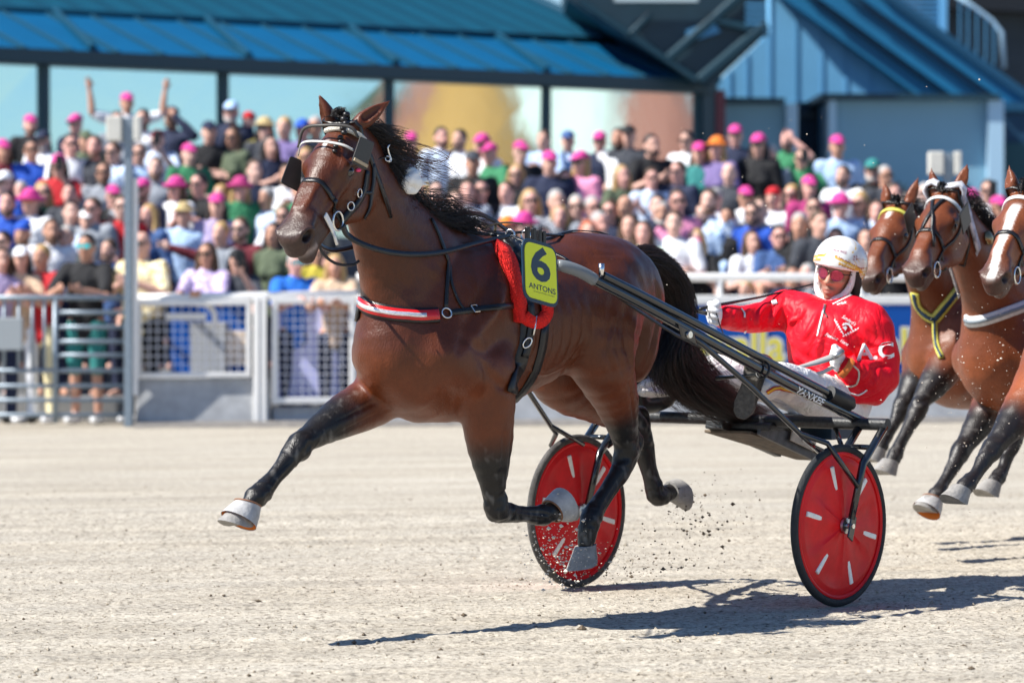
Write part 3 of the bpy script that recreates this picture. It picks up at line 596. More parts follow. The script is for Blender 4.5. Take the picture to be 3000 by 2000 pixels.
# ------------------------------------------------------------------ horses
def head_axes(a, roll=0.0):
    a = np.array(a, float); a /= np.linalg.norm(a); up = np.array((0, 0, 1.0))
    n = up-(up@a)*a; n /= np.linalg.norm(n); s = np.cross(n, a); s /= np.linalg.norm(s)
    c, sn = math.cos(roll), math.sin(roll)
    return a, s*c+n*sn, n*c-s*sn
def leg_fore(F, L, k=0.035):
    """L: shoulder, elbow, midforearm, aboveknee, knee, belowknee, midcannon, fetlock, pastern end"""
    rr = [0.115, 0.102, 0.080, 0.053, 0.049, 0.040, 0.032, 0.043, 0.034]
    G = F.sub()
    G.tube([row(p, r*1.12 if i < 3 else r) for i, (p, r) in enumerate(zip(L, rr))], n=26, k=0.0)
    e, m, ab, kn, bl, mc, ft, ps = [np.array(x) for x in L[1:]]
    # knee bulge, tendon behind the cannon, fetlock sesamoid
    G.ell(kn, (0.050, 0.046, 0.058), k=0.02)
    back = np.cross(np.cross(ft-bl, np.array((1.0, 0, 0.0))), ft-bl); back /= (np.linalg.norm(back)+1e-9)
    if L[0][0] > 9: back = -back
    bk = -back*0.016
    G.tube([row(bl+bk*1.2, 0.022), row(mc+bk*1.1, 0.019), row(ft+bk*1.4, 0.026)], n=6, k=0.012)
    F.merge(G, k)
    return F
def leg_hind(F, L, k=0.05):
    """L: hip, stifle, midgaskin, abovehock, hock, belowhock, midcannon, fetlock, pastern end, pointofhock"""
    rr = [0.19, 0.145, 0.100, 0.060, 0.053, 0.046, 0.036, 0.047, 0.037]
    G = F.sub()
    G.tube([row(p, r) for p, r in zip(L[:9], rr)], n=28, k=0.0)
    hk, ah, bl, mc, ft = [np.array(L[i]) for i in (4, 3, 5, 6, 7)]; pt = np.array(L[9])
    G.tube([row(ah*0.55+np.array(L[2])*0.45+(pt-hk)*0.55, 0.026), row(ah*0.75+hk*0.25+(pt-hk)*0.75, 0.024), row(pt, 0.026), row(bl+(pt-hk)*0.30, 0.026)], n=10, k=0.022)
    bk = (pt-hk); bk = bk/(np.linalg.norm(bk)+1e-9)*0.017
    G.tube([row(bl+bk, 0.024), row(mc+bk, 0.020), row(ft+bk*1.2, 0.028)], n=6, k=0.012)
    F.merge(G, k)
    return F
def horse_head(F, poll, ax, mouth=0.0, ears=True, hs=1.0):
    a, s, n = ax; poll = np.array(poll, float)
    T = lambda x, y, z: poll+(a*x+s*y+n*z)*hs
    row = lambda p, r, q=None: [*p, r*hs] if q is None else [*p, r*hs, q]
    rot = np.array((a, s, n)); G = F.sub(); _e = G.ell
    G.ell = lambda c, r, rot=None, k=0.03, op='add': _e(c, np.array(r)*hs, rot, k, op)
    # skull and face
    G.tube([row(T(0.02, 0, -0.075), 0.088, 0.86), row(T(0.12, 0, -0.070), 0.104, 0.92), row(T(0.20, 0, -0.066), 0.100, 0.95), row(T(0.30, 0, -0.062), 0.074, 0.86),
            row(T(0.40, 0, -0.062), 0.060, 0.84), row(T(0.50, 0, -0.064), 0.054, 0.92), row(T(0.565, 0, -0.070), 0.048, 1.0)], n=18, flat=s, k=0.02)
    for y in (-1, 1):
        G.ell(T(0.165, y*0.048, -0.185), (0.125, 0.036, 0.105), rot, k=0.05)         # cheek
        G.tube([row(T(0.10, y*0.055, -0.25), 0.030), row(T(0.20, y*0.05, -0.275), 0.030), row(T(0.30, y*0.036, -0.222), 0.028), row(T(0.42, y*0.026, -0.160), 0.027), row(T(0.52, y*0.014, -0.140), 0.026)], n=14, k=0.05)
        G.ell(T(0.185, y*0.088, -0.038), (0.052, 0.024, 0.030), rot, k=0.03)         # brow over the eye
        G.tube([row(T(0.23, y*0.082, -0.085), 0.013), row(T(0.31, y*0.064, -0.098), 0.011), row(T(0.39, y*0.050, -0.10), 0.006)], n=8, k=0.02)   # facial crest
        G.tube([row(T(0.34, y*0.028, -0.008), 0.016), row(T(0.46, y*0.024, -0.014), 0.016)], n=5, k=0.03)
        G.tube([row(T(0.47, y*0.040, -0.05), 0.022), row(T(0.545, y*0.044, -0.052), 0.029), row(T(0.585, y*0.036, -0.058), 0.025)], n=8, k=0.025)     # nostril wing
    G.tube([row(T(0.26, 0, -0.12), 0.055, 0.9), row(T(0.36, 0, -0.115), 0.048, 0.9), row(T(0.46, 0, -0.108), 0.044, 1.0)], n=6, flat=s, k=0.03)
    G.ell(T(0.575, 0, -0.088), (0.038, 0.050, 0.044), rot, k=0.025); G.ell(T(0.598, 0, -0.070), (0.018, 0.036, 0.040), rot, k=0.02)
    for y in (-1, 1):
        cc = T(0.566, y*0.060, -0.056); e1_ = a*0.86+n*0.2-s*y*0.40; e1_ /= np.linalg.norm(e1_); e2_ = n*0.95+s*y*0.1; e2_ /= np.linalg.norm(e2_)
        G.tube([row(cc+(e1_*math.cos(q_)*0.034+e2_*math.sin(q_)*0.026)*hs, 0.0105) for q_ in np.linspace(0.5, 6.0, 10)], n=18, k=0.010)                     # upper lip
    G.ell(T(0.60, 0, -0.108), (0.030, 0.045, 0.022), rot, k=0.02)
    lj = 0.020*mouth
    G.tube([row(T(0.40, 0, -0.158), 0.040, 1.1), row(T(0.50, 0, -0.148-lj), 0.034, 1.2), row(T(0.555, 0, -0.150-lj*1.6), 0.032, 1.2)], n=8, flat=s, k=0.025)   # lower jaw and chin
    G.tube([row(T(0.05, 0, -0.16), 0.085, 0.75), row(T(0.14, 0, -0.2), 0.07, 0.75)], n=4, flat=s, k=0.04)
    # mouth line, nostrils, eye sockets
    for y in (-1, 1):
        G.tube([row(T(0.47, y*0.056, -0.122), 0.003), row(T(0.53, y*0.056, -0.127), 0.006), row(T(0.60, y*0.03, -0.134-lj), 0.007)], n=8, k=0.012, op='sub')
        G.ell(T(0.572, y*0.068, -0.056), (0.030, 0.034, 0.0215), rot, k=0.006, op='sub')
        G.ell(T(0.205, y*0.112, -0.062), (0.026, 0.018, 0.017), rot, k=0.012, op='sub')
        G.ell(T(0.150, y*0.098, -0.020), (0.03, 0.02, 0.015), rot, k=0.03, op='sub')
    if ears:
        for y in (-1, 1):
            base = T(-0.012, y*0.062, -0.010); d = ears[0 if y < 0 else 1]; d = np.array(d, float); d /= np.linalg.norm(d)*(1.32 if y < 0 else 1.04)
            G.tube([row(base, 0.030), row(base+d*0.045, 0.035), row(base+d*0.095, 0.027), row(base+d*0.145, 0.012), row(base+d*0.172, 0.004)], n=12, k=0.02)
            fr = a*0.55+n*0.55+s*y*0.45; fr /= np.linalg.norm(fr)
            G.tube([row(base+d*0.045+fr*0.030, 0.018), row(base+d*0.09+fr*0.026, 0.017), row(base+d*0.145+fr*0.015, 0.008)], n=8, k=0.008, op='sub')
    return G, T
CREASES = [([(1.66, 1.52), (1.86, 1.33), (2.04, 1.12)], 0.028, -0.011), ([(1.60, 1.34), (1.575, 1.18), (1.64, 0.98)], 0.030, -0.013), ([(1.64, 1.46), (1.78, 1.30), (1.95, 1.16)], 0.030, 0.007),
    ([(0.97, 1.36), (1.00, 1.20), (0.94, 1.04)], 0.030, -0.014), ([(0.70, 1.44), (0.645, 1.26), (0.69, 1.02)], 0.020, -0.009), ([(0.86, 1.42), (0.84, 1.25), (0.88, 1.10)], 0.05, 0.008),
    ([(1.90, 1.12), (1.80, 1.02), (1.70, 0.97)], 0.022, -0.009), ([(1.86, 1.06), (1.82, 0.98), (1.80, 0.90)], 0.018, -0.006), ([(1.54, 1.06), (1.36, 1.04), (1.15, 1.12)], 0.009, 0.005), ([(1.36, 1.04), (1.25, 1.10), (1.18, 1.2)], 0.007, 0.003)]
CREASES += [([(1.72, 1.62), (1.95, 1.48), (2.12, 1.30)], 0.035, -0.008), ([(1.02, 1.30), (1.05, 1.16), (0.99, 1.02)], 0.012, -0.006), ([(1.06, 1.26), (1.09, 1.14), (1.04, 1.02)], 0.010, -0.005), ([(0.92, 1.28), (0.95, 1.16), (0.90, 1.0)], 0.012, 0.006), ([(0.92, 1.52), (0.84, 1.40), (0.80, 1.26)], 0.03, -0.006), ([(0.78, 1.16), (0.84, 1.02), (0.80, 0.92)], 0.018, -0.007), ([(1.98, 1.20), (1.86, 1.14), (1.74, 1.16)], 0.025, -0.006), ([(1.52, 1.28), (1.50, 1.16), (1.56, 1.02)], 0.010, -0.005)]
CREASES += [([(1.48-0.06*i, 1.36), (1.455-0.062*i, 1.20), (1.47-0.06*i, 1.06)], 0.014, -0.0035) for i in range(6)]
def horse_mesh(name, pose, vox=0.008):
    lo, hi = pose['lo'], pose['hi']; F = Field(lo, hi, vox); lat = (0, 1, 0)
    o = np.array((pose.get('du', 0.0), 0, pose.get('dw', 0.0))); A = lambda u, v, w: np.array((u, v, w))+o
    # barrel: rows u, v, w, half-height, width factor
    F.tube([row(A(0.585, 0, 1.355), 0.18, 0.86), row(A(0.74, 0, 1.372), 0.233, 1.02), row(A(0.92, 0, 1.355), 0.242, 1.10), row(A(1.12, 0, 1.297), 0.264, 1.06), row(A(1.35, 0, 1.250), 0.302, 0.92),
            row(A(1.58, 0, 1.215), 0.335, 0.78), row(A(1.80, 0, 1.19), 0.325, 0.72), row(A(1.97, 0, 1.16), 0.270, 0.78), row(A(2.04, 0, 1.14), 0.200, 0.95)], n=26, flat=lat, k=0.0)
    F.tube([row(A(1.70, 0, 1.50), 0.085, 0.7), row(A(1.50, 0, 1.520), 0.095, 0.75), row(A(1.28, 0, 1.47), 0.10, 1.2), row(A(1.0, 0, 1.48), 0.11, 1.5)], n=10, flat=lat, k=0.10)   # withers and back
    F.ell(A(0.88, 0, 1.50), (0.20, 0.15, 0.105), k=0.10)        # croup
    for y in (-1, 1):
        F.ell(A(0.82, y*0.13, 1.40), (0.22, 0.125, 0.17), k=0.10)      # gluteals
        F.ell(A(0.665, y*0.12, 1.22), (0.125, 0.105, 0.24), k=0.10)     # hamstring
        F.ell(A(0.86, y*0.225, 1.475), (0.05, 0.035, 0.035), k=0.07)   # point of hip
        F.tube([row(A(1.62, y*0.135, 1.48), 0.06), row(A(1.78, y*0.185, 1.30), 0.085), row(A(1.99, y*0.17, 1.13), 0.095)], n=8, k=0.09)   # shoulder blade
        F.tube([row(A(1.98, y*0.165, 1.12), 0.10), row(A(1.84, y*0.19, 1.06), 0.10), row(A(1.72, y*0.185, 1.05), 0.09)], n=6, k=0.08)       # upper arm, triceps
        F.ell(A(2.045, y*0.085, 1.05), (0.085, 0.090, 0.13), k=0.06)    # breast muscle
    F.tube([row(A(1.93, 0, 0.98), 0.11, 1.0), row(A(1.65, 0, 0.945), 0.085, 1.2)], n=5, flat=lat, k=0.10)      # brisket
    F.tube([row(A(0.62, 0, 1.48), 0.07), row(A(0.50, 0, 1.485), 0.05)], n=4, k=0.05)          # dock
    # neck
    nk = pose['neck']; F.tube([row(p, r, q) for p, r, q in nk], n=20, flat=pose.get('neckflat', lat), k=0.12)
    for x in pose.get('neckx', []): F.tube([row(p, r) for p, r in x], n=8, k=0.06)
    H, T = horse_head(F, pose['poll'], pose['hax'], pose.get('mouth', 0), pose.get('ears'), pose.get('hs', 1.0)); F.merge(H, 0.05)
    for L in pose['fore']: leg_fore(F, L)
    for L in pose['hind']: leg_hind(F, L, 0.07)
    for c, r, kk in pose.get('grooves', []): F.tube([row(p, r_) for p, r_ in zip(c, r)], n=8, k=kk, op='sub')
    me = F.mesh(name, smooth=3)
    v = verts(me).astype(float); nn = normals(me).astype(float); q = v-o; disp = np.zeros(len(v))
    for pts, wd, dp in CREASES:
        g = spline(pts, 24); d = np.full(len(v), 9.0); end = np.zeros(len(v))
        for i in range(23):
            a, b = g[i], g[i+1]; ba = b-a; t = np.clip(((q[:, (0, 2)]-a)@ba)/(ba@ba), 0, 1); dd = np.linalg.norm(q[:, (0, 2)]-a-t[:, None]*ba, axis=1)
            m = dd < d; d[m] = dd[m]; end[m] = (i+t[m])/23
        disp += 1.5*dp*np.exp(-(d/wd)**2)*np.sin(np.clip(end, 0.02, 0.98)*math.pi)**0.6*sstep(0.06, 0.12, np.abs(q[:, 1]))*(q[:, 2] > 0.8)*(q[:, 0] < 2.15)
    disp += 0.0020*vnoise(v, 30, 4)+0.0009*vnoise(v, 75, 5)
    for L in list(pose['fore'])+list(pose['hind']):      # groove between cannon bone and tendons, knee and fetlock bumps
        a, b, kn = np.array(L[5]), np.array(L[7]), np.array(L[4]); ax_ = (b-a)/np.linalg.norm(b-a); t = ((v-a)@ax_)/np.linalg.norm(b-a); rad = v-a-np.outer((v-a)@ax_, ax_); rl = np.linalg.norm(rad, axis=1)
        bkd = np.cross(np.array((0, 1.0, 0)), ax_); bkd = bkd if bkd@np.array(L[2])-bkd@kn < 0 or True else -bkd
        bb = rad@bkd; near = (rl < 0.07)&(t > -0.1)&(t < 0.95)
        disp -= 0.0045*near*(np.exp(-((bb-0.012)/0.006)**2)+np.exp(-((bb+0.012)/0.006)**2))*np.sin(np.clip(t, 0.0, 1)*math.pi)**0.5
        dk = np.linalg.norm(v-kn, axis=1); disp += 0.003*vnoise(v, 95, 9)*(dk < 0.09); df = np.linalg.norm(v-b, axis=1); disp += 0.0025*vnoise(v, 90, 10)*(df < 0.07)
        m_, e_ = np.array(L[2]), np.array(L[1]); ba = m_-e_; t2 = ((v-e_)@ba)/(ba@ba); r2 = np.linalg.norm(v-e_-np.clip(t2, 0, 1.6)[:, None]*ba, axis=1); side = v[:, 1]*np.sign(m_[1])
        fwd = (v-e_-np.clip(t2, 0, 1.6)[:, None]*ba)@np.cross(ba/np.linalg.norm(ba), np.array((0, 1.0, 0)))
        for f0 in (-0.028, 0.022): disp -= 0.006*(r2 < 0.13)*(t2 > 0.25)*(t2 < 1.7)*np.exp(-((fwd-f0)/0.008)**2)*np.sin(np.clip((t2-0.25)/1.45, 0, 1)*math.pi)
    v += nn*disp[:, None]; me.vertices.foreach_set('co', v.astype(np.float32).ravel()); me.update()
    return me, T

def hoof_mesh(top, axis, front, h=0.085, r0=0.047, r1=0.064):
    """hoof capsule: coronet at `top`, axis to the ground surface, sloping toe towards `front`"""
    top, axis = np.array(top, float), np.array(axis, float); axis /= np.linalg.norm(axis)
    fr = np.array(front, float); fr -= axis*(fr@axis); fr /= np.linalg.norm(fr); sd = np.cross(axis, fr)
    vs, fs = [], []; n = 18; rings = [(0.0, r0*0.9, 0.0, 0.0), (0.012, r0*1.02, 0.004, 0.0), (0.5, (r0+r1)/2, 0.024, 0.5), (1.0, r1, 0.045, 1.0), (1.0, r1*0.93, 0.045, 1.0), (0.93, r1*0.78, 0.04, 1.0)]
    for t, r, off, _ in rings:
        for k in range(n):
            a = 2*math.pi*k/n; ca, sa = math.cos(a), math.sin(a)
            hh = h*t*(1.0 if ca > 0 else 1.0+0.32*ca)          # heel is lower than the toe wall
            p = top+axis*hh+fr*(off*(0.55+0.75*max(ca, 0))+ca*r*1.02)+sd*(sa*r*0.92); vs.append(p)
    m = len(rings)
    for j in range(m-1):
        for k in range(n): fs.append((j*n+k, j*n+(k+1) % n, (j+1)*n+(k+1) % n, (j+1)*n+k))
    fs.append(tuple(range(n-1, -1, -1))); fs.append(tuple((m-1)*n+k for k in range(n)))
    b = MB(); b.add(vs, fs); return b
def coat(me, pose, base, dark, points=True, blaze=None, seed=1, sock=0.0):
    """colour of the coat by body region: black legs, muzzle, marks"""
    v = verts(me).astype(float); o = np.array((pose.get('du', 0), 0, pose.get('dw', 0))); q = v-o
    c = np.tile(np.array(base), (len(v), 1)); nz = vnoise(v, 9, seed); nf = vnoise(v, 45, seed+1)
    c *= (1+0.13*nz+0.08*nf+0.07*vnoise(v, 4, seed+7))[:, None]
    low = sstep(1.22, 0.98, q[:, 2])*sstep(0.62, 0.86, q[:, 2]); c *= 1+low[:, None]*np.array((0.45, 0.38, 0.30)); up_ = sstep(1.45, 1.6, q[:, 2])*(q[:, 0] < 1.7); c *= 1-0.22*up_[:, None]
    if points:
        f = np.zeros(len(v))
        for L, s in [(L, 0.45) for L in pose['fore']]+[(L, 0.0) for L in pose['hind']]:
            pl = np.array([np.array(x, float) for x in L[:9]]); best = np.full(len(v), 9.0); tt = np.zeros(len(v))
            for i in range(1, 8):
                ba = pl[i+1]-pl[i]; t = np.clip(((v-pl[i])@ba)/(ba@ba), 0, 1); d = np.linalg.norm(v-pl[i]-t[:, None]*ba, axis=1)
                m = d < best; best[m] = d[m]; tt[m] = i+t[m]
            f = np.maximum(f, sstep(2.0-s, 2.9-s, tt+0.22*nz)*(best < 0.11))
        dst = np.clip(vnoise(v, 60, seed+5)*0.7+vnoise(v, 140, seed+6)*0.6-0.55, 0, 1)*0.10; c = c*(1-f[:, None])+(np.array(dark)+dst[:, None]*np.array((1, .95, .88)))*f[:, None]
    a, s, n = pose['hax']; h = v-np.array(pose['poll']); h = h/pose.get('hs', 1.0); x, y, z = h@a, h@s, h@n
    inh = (x > 0.38)&(x < 0.75)&(np.abs(y) < 0.16)&(z > -0.25)&(z < 0.1)
    f = sstep(0.43, 0.56, x-0.25*(z+0.06)+0.03*nz)*inh
    c = c*(1-0.75*f[:, None])+np.array((0.034, 0.026, 0.024))*0.75*f[:, None]
    inh2 = (x > 0.0)&(x < 0.4)&(np.abs(y) < 0.13)&(z > -0.10)&(z < 0.08)
    f = np.exp(-(((x-0.205)/0.045)**2+((z+0.062)/0.032)**2))*(np.abs(y) > 0.055)*inh2
    c = c*(1-0.8*f[:, None])+np.array((0.014, 0.010, 0.009))*0.8*f[:, None]
    nos = np.exp(-(((x-0.572)/0.031)**2+((z+0.056)/0.023)**2)**2)*(np.abs(y) > 0.020)*(np.abs(y) < 0.064)*((x > .4)&(x < .75))
    c = c*(1-0.9*nos[:, None])+np.array((0.008, 0.005, 0.005))*0.9*nos[:, None]
    lipf = np.exp(-(((z+0.150)/0.012)**2))*(x > 0.52)*(x < 0.70)*inh*pose.get('mouth', 0); c = c*(1-.6*lipf[:, None])+np.array((0.42, 0.34, 0.32))*.6*lipf[:, None]
    if blaze:
        x0, x1, w0, w1 = blaze; front = (z > -0.07)&(x > x0-0.05)&(x < x1+0.05)
        wd = w0+(w1-w0)*np.clip((x-x0)/(x1-x0), 0, 1)
        f = sstep(1.15, 0.75, np.abs(y-0.004+0.006*nz)/wd)*sstep(x0-0.02, x0+0.02, x)*sstep(x1+0.02, x1-0.02, x)*front
        c = c*(1-f[:, None])+np.array((0.72, 0.68, 0.64))*f[:, None]
    setcol(me, np.clip(c, 0.003, 1))
def coat_mat(name, rough=0.46):
    if name in MATS: return MATS[name]
    m = vmat(name, rough=0.40, spec=0.40, bump=0.30, bscale=160, noise=0.12, nscale=70, sheen=0.0, stretch=(1, 1, 0.45), coat=0.06)
    m.node_tree.nodes['Principled BSDF'].inputs['Coat Roughness'].default_value = 0.30
    return m

# pose of the leading horse (frame coordinates: forward, left, up)
_pf = lambda *a: P(*a)
HAX = head_axes((0.425, 0.085, -0.435))
POLL = P(1003, 366, 0.075)
POSE = dict(lo=(-0.08, -0.42, 0.02), hi=(3.15, 0.42, 2.25), poll=POLL, hax=HAX, mouth=1.0, hs=1.0,
    ears=((0.30, -0.12, 0.72), (-0.84, 0.50, 0.70)), earl=(0.84, 1.0),
    neck=[(P(1048, 455, 0.055), 0.118, 0.62), (P(1078, 540, 0.05), 0.140, 0.60), (P(1114, 620, 0.035), 0.168, 0.60), (P(1160, 710, 0.015), 0.210, 0.62), (P(1213, 800, 0.0), 0.258, 0.66), (P(1285, 890, 0.0), 0.295, 0.66)],
    fore=[[P(1200, 1010, -0.17), P(1120, 1150, -0.155), P(1010, 1215, -0.15), P(912, 1277, -0.145), P(877, 1308, -0.14), P(846, 1345, -0.14), P(800, 1400, -0.135), P(756, 1450, -0.13), P(732, 1478, -0.13)],
          [P(1420, 1090, 0.175), P(1428, 1200, 0.165), P(1436, 1320, 0.155), P(1446, 1430, 0.15), P(1455, 1487, 0.15), P(1490, 1503, 0.15), P(1540, 1508, 0.145), P(1590, 1512, 0.145), P(1628, 1487, 0.145)]],
    hind=[[P(1750, 900, 0.15), P(1760, 1050, 0.19), P(1803, 1165, 0.17), P(1829, 1270, 0.15), P(1833, 1325, 0.145), P(1818, 1378, 0.145), P(1775, 1445, 0.14), P(1730, 1520, 0.135), P(1716, 1590, 0.135), P(1868, 1300, 0.145)],
          [P(1690, 970, -0.13), P(1640, 1095, -0.17), P(1740, 1172, -0.16), P(1845, 1235, -0.145), P(1873, 1272, -0.14), P(1890, 1330, -0.14), P(1905, 1390, -0.135), P(1926, 1450, -0.13), P(1965, 1440, -0.13), P(1885, 1215, -0.14)]],
)

def strand_mesh(name, S, rad, sides=3):
    """S: (N, M, 3) points of N strands, rad: (N, M)"""
    N, M, _ = S.shape; T = np.gradient(S, axis=1); T /= np.linalg.norm(T, axis=2, keepdims=True)+1e-9
    rs = np.random.RandomState(3); up = rs.normal(size=(N, 1, 3)); A = np.cross(T, up); A /= np.linalg.norm(A, axis=2, keepdims=True)+1e-9; B = np.cross(T, A)
    V = np.stack([S+(A*math.cos(2*math.pi*k/sides)+B*math.sin(2*math.pi*k/sides))*rad[..., None] for k in range(sides)], 2).reshape(-1, 3)
    i = np.arange(N)[:, None, None]*M*sides+np.arange(M-1)[None, :, None]*sides; k = np.arange(sides)[None, None, :]; k2 = (k+1) % sides
    Fc = np.stack((i+k, i+k2, i+sides+k2, i+sides+k), -1).reshape(-1, 4)
    me = bpy.data.meshes.new(name); me.from_pydata(V.tolist(), [], Fc.tolist()); me.update(); me.shade_smooth(); return me
def hair(name, guides, N, spread, m, parent, seed=0, M=12, r0=0.0016, frizz=0.01, tip=0.25, taper=None):
    """guides: list of (weight, rows of points) in frame coordinates; spread: list of radii along the guide"""
    rs = np.random.RandomState(seed); w = np.array([g[0] for g in guides], float); w /= w.sum(); out = np.zeros((N, M, 3)); rr = np.zeros((N, M))
    gs = [spline(g[1], 40) for g in guides]; sp = [np.array(g[2] if len(g) > 2 else spread, float) for g in guides]
    NC = max(4, N//14); cidx = rs.choice(len(guides), NC, p=w); cd = rs.normal(size=(NC, 3)); cd /= np.linalg.norm(cd, axis=1, keepdims=True); cd *= rs.rand(NC, 1)**0.4; cph = rs.rand(NC, 3)*6.28; cfr = 5+6*rs.rand(NC); cl_ = rs.randint(NC, size=N); idx = cidx[cl_]; t = np.linspace(0, 1, M)
    for i in range(N):
        g = gs[idx[i]]; j = rs.randint(len(gs)); mixf = rs.rand()*0.35 if len(gs) > 1 and g.shape == gs[j].shape else 0
        L = 1-abs(rs.normal())*tip; L = max(L, 0.35); tt = t*L
        c = np.stack([np.interp(tt, np.linspace(0, 1, 40), g[:, q]*(1-mixf)+gs[j][:, q]*mixf) for q in range(3)], 1)
        s_ = np.interp(tt, np.linspace(0, 1, len(sp[idx[i]])), sp[idx[i]]); d = rs.normal(size=3); d /= np.linalg.norm(d); d *= rs.rand()**0.4
        k_ = cl_[i]; fr = frizz*np.stack([np.sin(tt*cfr[k_]+cph[k_, q]) for q in range(3)], 1)*tt[:, None]*(0.9+0.3*rs.rand())
        out[i] = c+(cd[k_]*0.85+d*(0.42*(1-0.75*tt))[:, None])*s_[:, None]+fr; rr[i] = r0*(1-0.75*t)*(0.7+0.6*rs.rand())
    me = strand_mesh(name, out, rr); o = link(name, me, m, parent); return o
# ------------------------------------------------------------------ the leading horse
horse_me, HT = horse_mesh('horse_body', POSE, VOX)
BASE, DARK = (0.082, 0.0190, 0.0048), (0.009, 0.008, 0.008)
coat(horse_me, POSE, BASE, DARK, blaze=(0.13, 0.17, 0.012, 0.006))
hero = empty('racehorse', mtx=FM)
tag(hero, 'dark bay racehorse with black legs trotting in front, wearing the number 6 plate', 'horse', 'racing horses')
hero_body = link('body', horse_me, coat_mat('bay_coat'), hero)
hv = verts(horse_me).astype(float)
hbvh = BVHTree.FromPolygons([Vector(x) for x in hv], [tuple(p.vertices) for p in horse_me.polygons])
M_HOOF = mat('pale_hoof', (0.27, 0.26, 0.245), 0.75, noise=0.25, nscale=30, bump=0.3, bscale=90)
M_DUST = mat('dusty_boot', (0.40, 0.395, 0.39), 0.8, noise=0.22, nscale=25, bump=0.3, bscale=60)
M_BLACKHAIR = mat('black_hair', (0.010, 0.008, 0.008), 0.38, spec=0.6)
M_BROWNHAIR = mat('dark_brown_hair', (0.030, 0.013, 0.008), 0.42, spec=0.55)
M_REDHAIR = mat('reddish_brown_hair', (0.085, 0.028, 0.014), 0.45, spec=0.5)
M_EYE = mat('horse_eye', (0.006, 0.004, 0.003), 0.06, spec=0.8, coat=0.6)
M_ORANGE = mat('orange_rubber', (0.75, 0.20, 0.03), 0.5)
v_ = -0.13
hooves = [(P(724, 1482, v_), np.array((0.35, 0, -0.94)), np.array((0.94, 0, 0.30)), 0.095),
          (P(1622, 1492, .145), P(1668, 1440, .145)-P(1622, 1492, .145), P(1706, 1466, .145)-P(1623, 1415, .145), 0.085),
          (P(1716, 1596, .135), P(1722, 1668, .135)-P(1716, 1596, .135), P(1690, 1690, .135)-P(1768, 1645, .135), 0.088),
          (P(1965, 1438, v_), P(2030, 1400, v_)-P(1972, 1432, v_), P(2052, 1430, v_)-P(1985, 1375, v_), 0.085)]
for i, (t, a, f, h) in enumerate(hooves):
    o = hoof_mesh(t, a, f, h).build('hoof', M_HOOF, hero); smooth_angle(o, 50)
for y in (-1, 1):
    e = MB().sphere(HT(0.205, y*0.090, -0.062), 0.0225, 14, 10); o = e.build('eye', M_EYE, hero, True)
# bell boots over the near and far fore hooves
def bell_boot(t, a, f, label):
    t, a, f = np.array(t), np.array(a)/np.linalg.norm(a), np.array(f); f = f-a*(f@a); f /= np.linalg.norm(f); sd = np.cross(a, f)
    r = empty('bell_boot', mtx=FM); tag(r, label, 'hoof boot', 'bell boots on the leading horse')
    def shell(r0, r1, h0, h1):
        vs, fs = [], []; n = 22; rings = [(h0, r0), (h0+0.008, r0*1.05), ((h0+h1)/2, (r0+r1)/2*1.03), (h1, r1)]
        for h, rad in rings:
            for k in range(n):
                c, s_ = math.cos(2*math.pi*k/n), math.sin(2*math.pi*k/n)
                hh = h*(1.0-0.25*c if h > 0 else 1)
                vs.append(t+a*hh+f*(c*rad*1.06+max(h, 0)*0.38)+sd*(s_*rad*0.96))
        for j in range(3):
            for k in range(n): fs.append((j*n+k, j*n+(k+1) % n, (j+1)*n+(k+1) % n, (j+1)*n+k))
        return vs, fs
    b = MB(); b.add(*shell(0.052, 0.074, -0.012, 0.068)); o = b.build('shell', M_DUST, r, True)
    b = MB(); b.add(*shell(0.050, 0.0715, -0.014, 0.066)); b.build('lining', M_ORANGE, r, True)
    b = MB(); n = 24; b.tube([t+a*(-0.012)+f*(math.cos(2*math.pi*k/n)*0.055)+sd*(math.sin(2*math.pi*k/n)*0.050) for k in range(n+1)], 0.004, 6); b.build('rim', mat('brown_rubber', (0.22, 0.10, 0.05), 0.6), r, True)
bell_boot(*hooves[0][:3], 'dusty pale bell boot with orange lining on the far outstretched fore hoof')
bell_boot(*hooves[1][:3], 'dusty pale bell boot on the near folded fore hoof')
# tail
tg = [(1.2, [P(1836, 760, 0), P(1900, 770, 0), P(1958, 825, 0), P(1985, 905, 0), P(1980, 990, 0.0), P(1968, 1060, 0.0), P(2030, 1140, 0.0), P(2140, 1200, 0.02), P(2250, 1236, 0.04)]),
      (0.9, [P(1836, 760, 0), P(1895, 768, 0), P(1950, 825, 0), P(1975, 900, 0), P(1960, 980, 0.0), P(1940, 1045, 0.0), P(1965, 1105, 0.0), P(2050, 1160, 0.02), P(2180, 1222, 0.04)]),
      (0.9, [P(1836, 760, 0), P(1905, 772, 0), P(1966, 825, 0), P(1996, 905, 0), P(2000, 985, 0.0), P(2030, 1060, 0.0), P(2085, 1130, 0.0), P(2160, 1190, 0.02), P(2300, 1226, 0.04)]),
      (0.10, [P(1836, 760, 0), P(1895, 768, 0), P(1950, 825, 0), P(1975, 900, 0), P(1955, 970, 0.0), P(1915, 1030, 0.0), P(1892, 1072, 0.0), P(1888, 1084, 0.0), P(1898, 1092, 0.0)])]
tail = MB(); cp = spline(tg[0][1][:6], 18); tail.tube(cp, list(np.interp(np.linspace(0, 1, 18), [0, .25, .6, .85, 1], [.045, .068, .072, .055, .012])), 12)
tail_o = tail.build('tail', M_BLACKHAIR, hero, True)
hair('tail_hair', tg, 1500, [0.035, 0.08, 0.085, 0.085, 0.09, 0.115, 0.13, 0.12, 0.08], M_BROWNHAIR, tail_o, 6, 18, 0.0016, 0.03, 0.20)
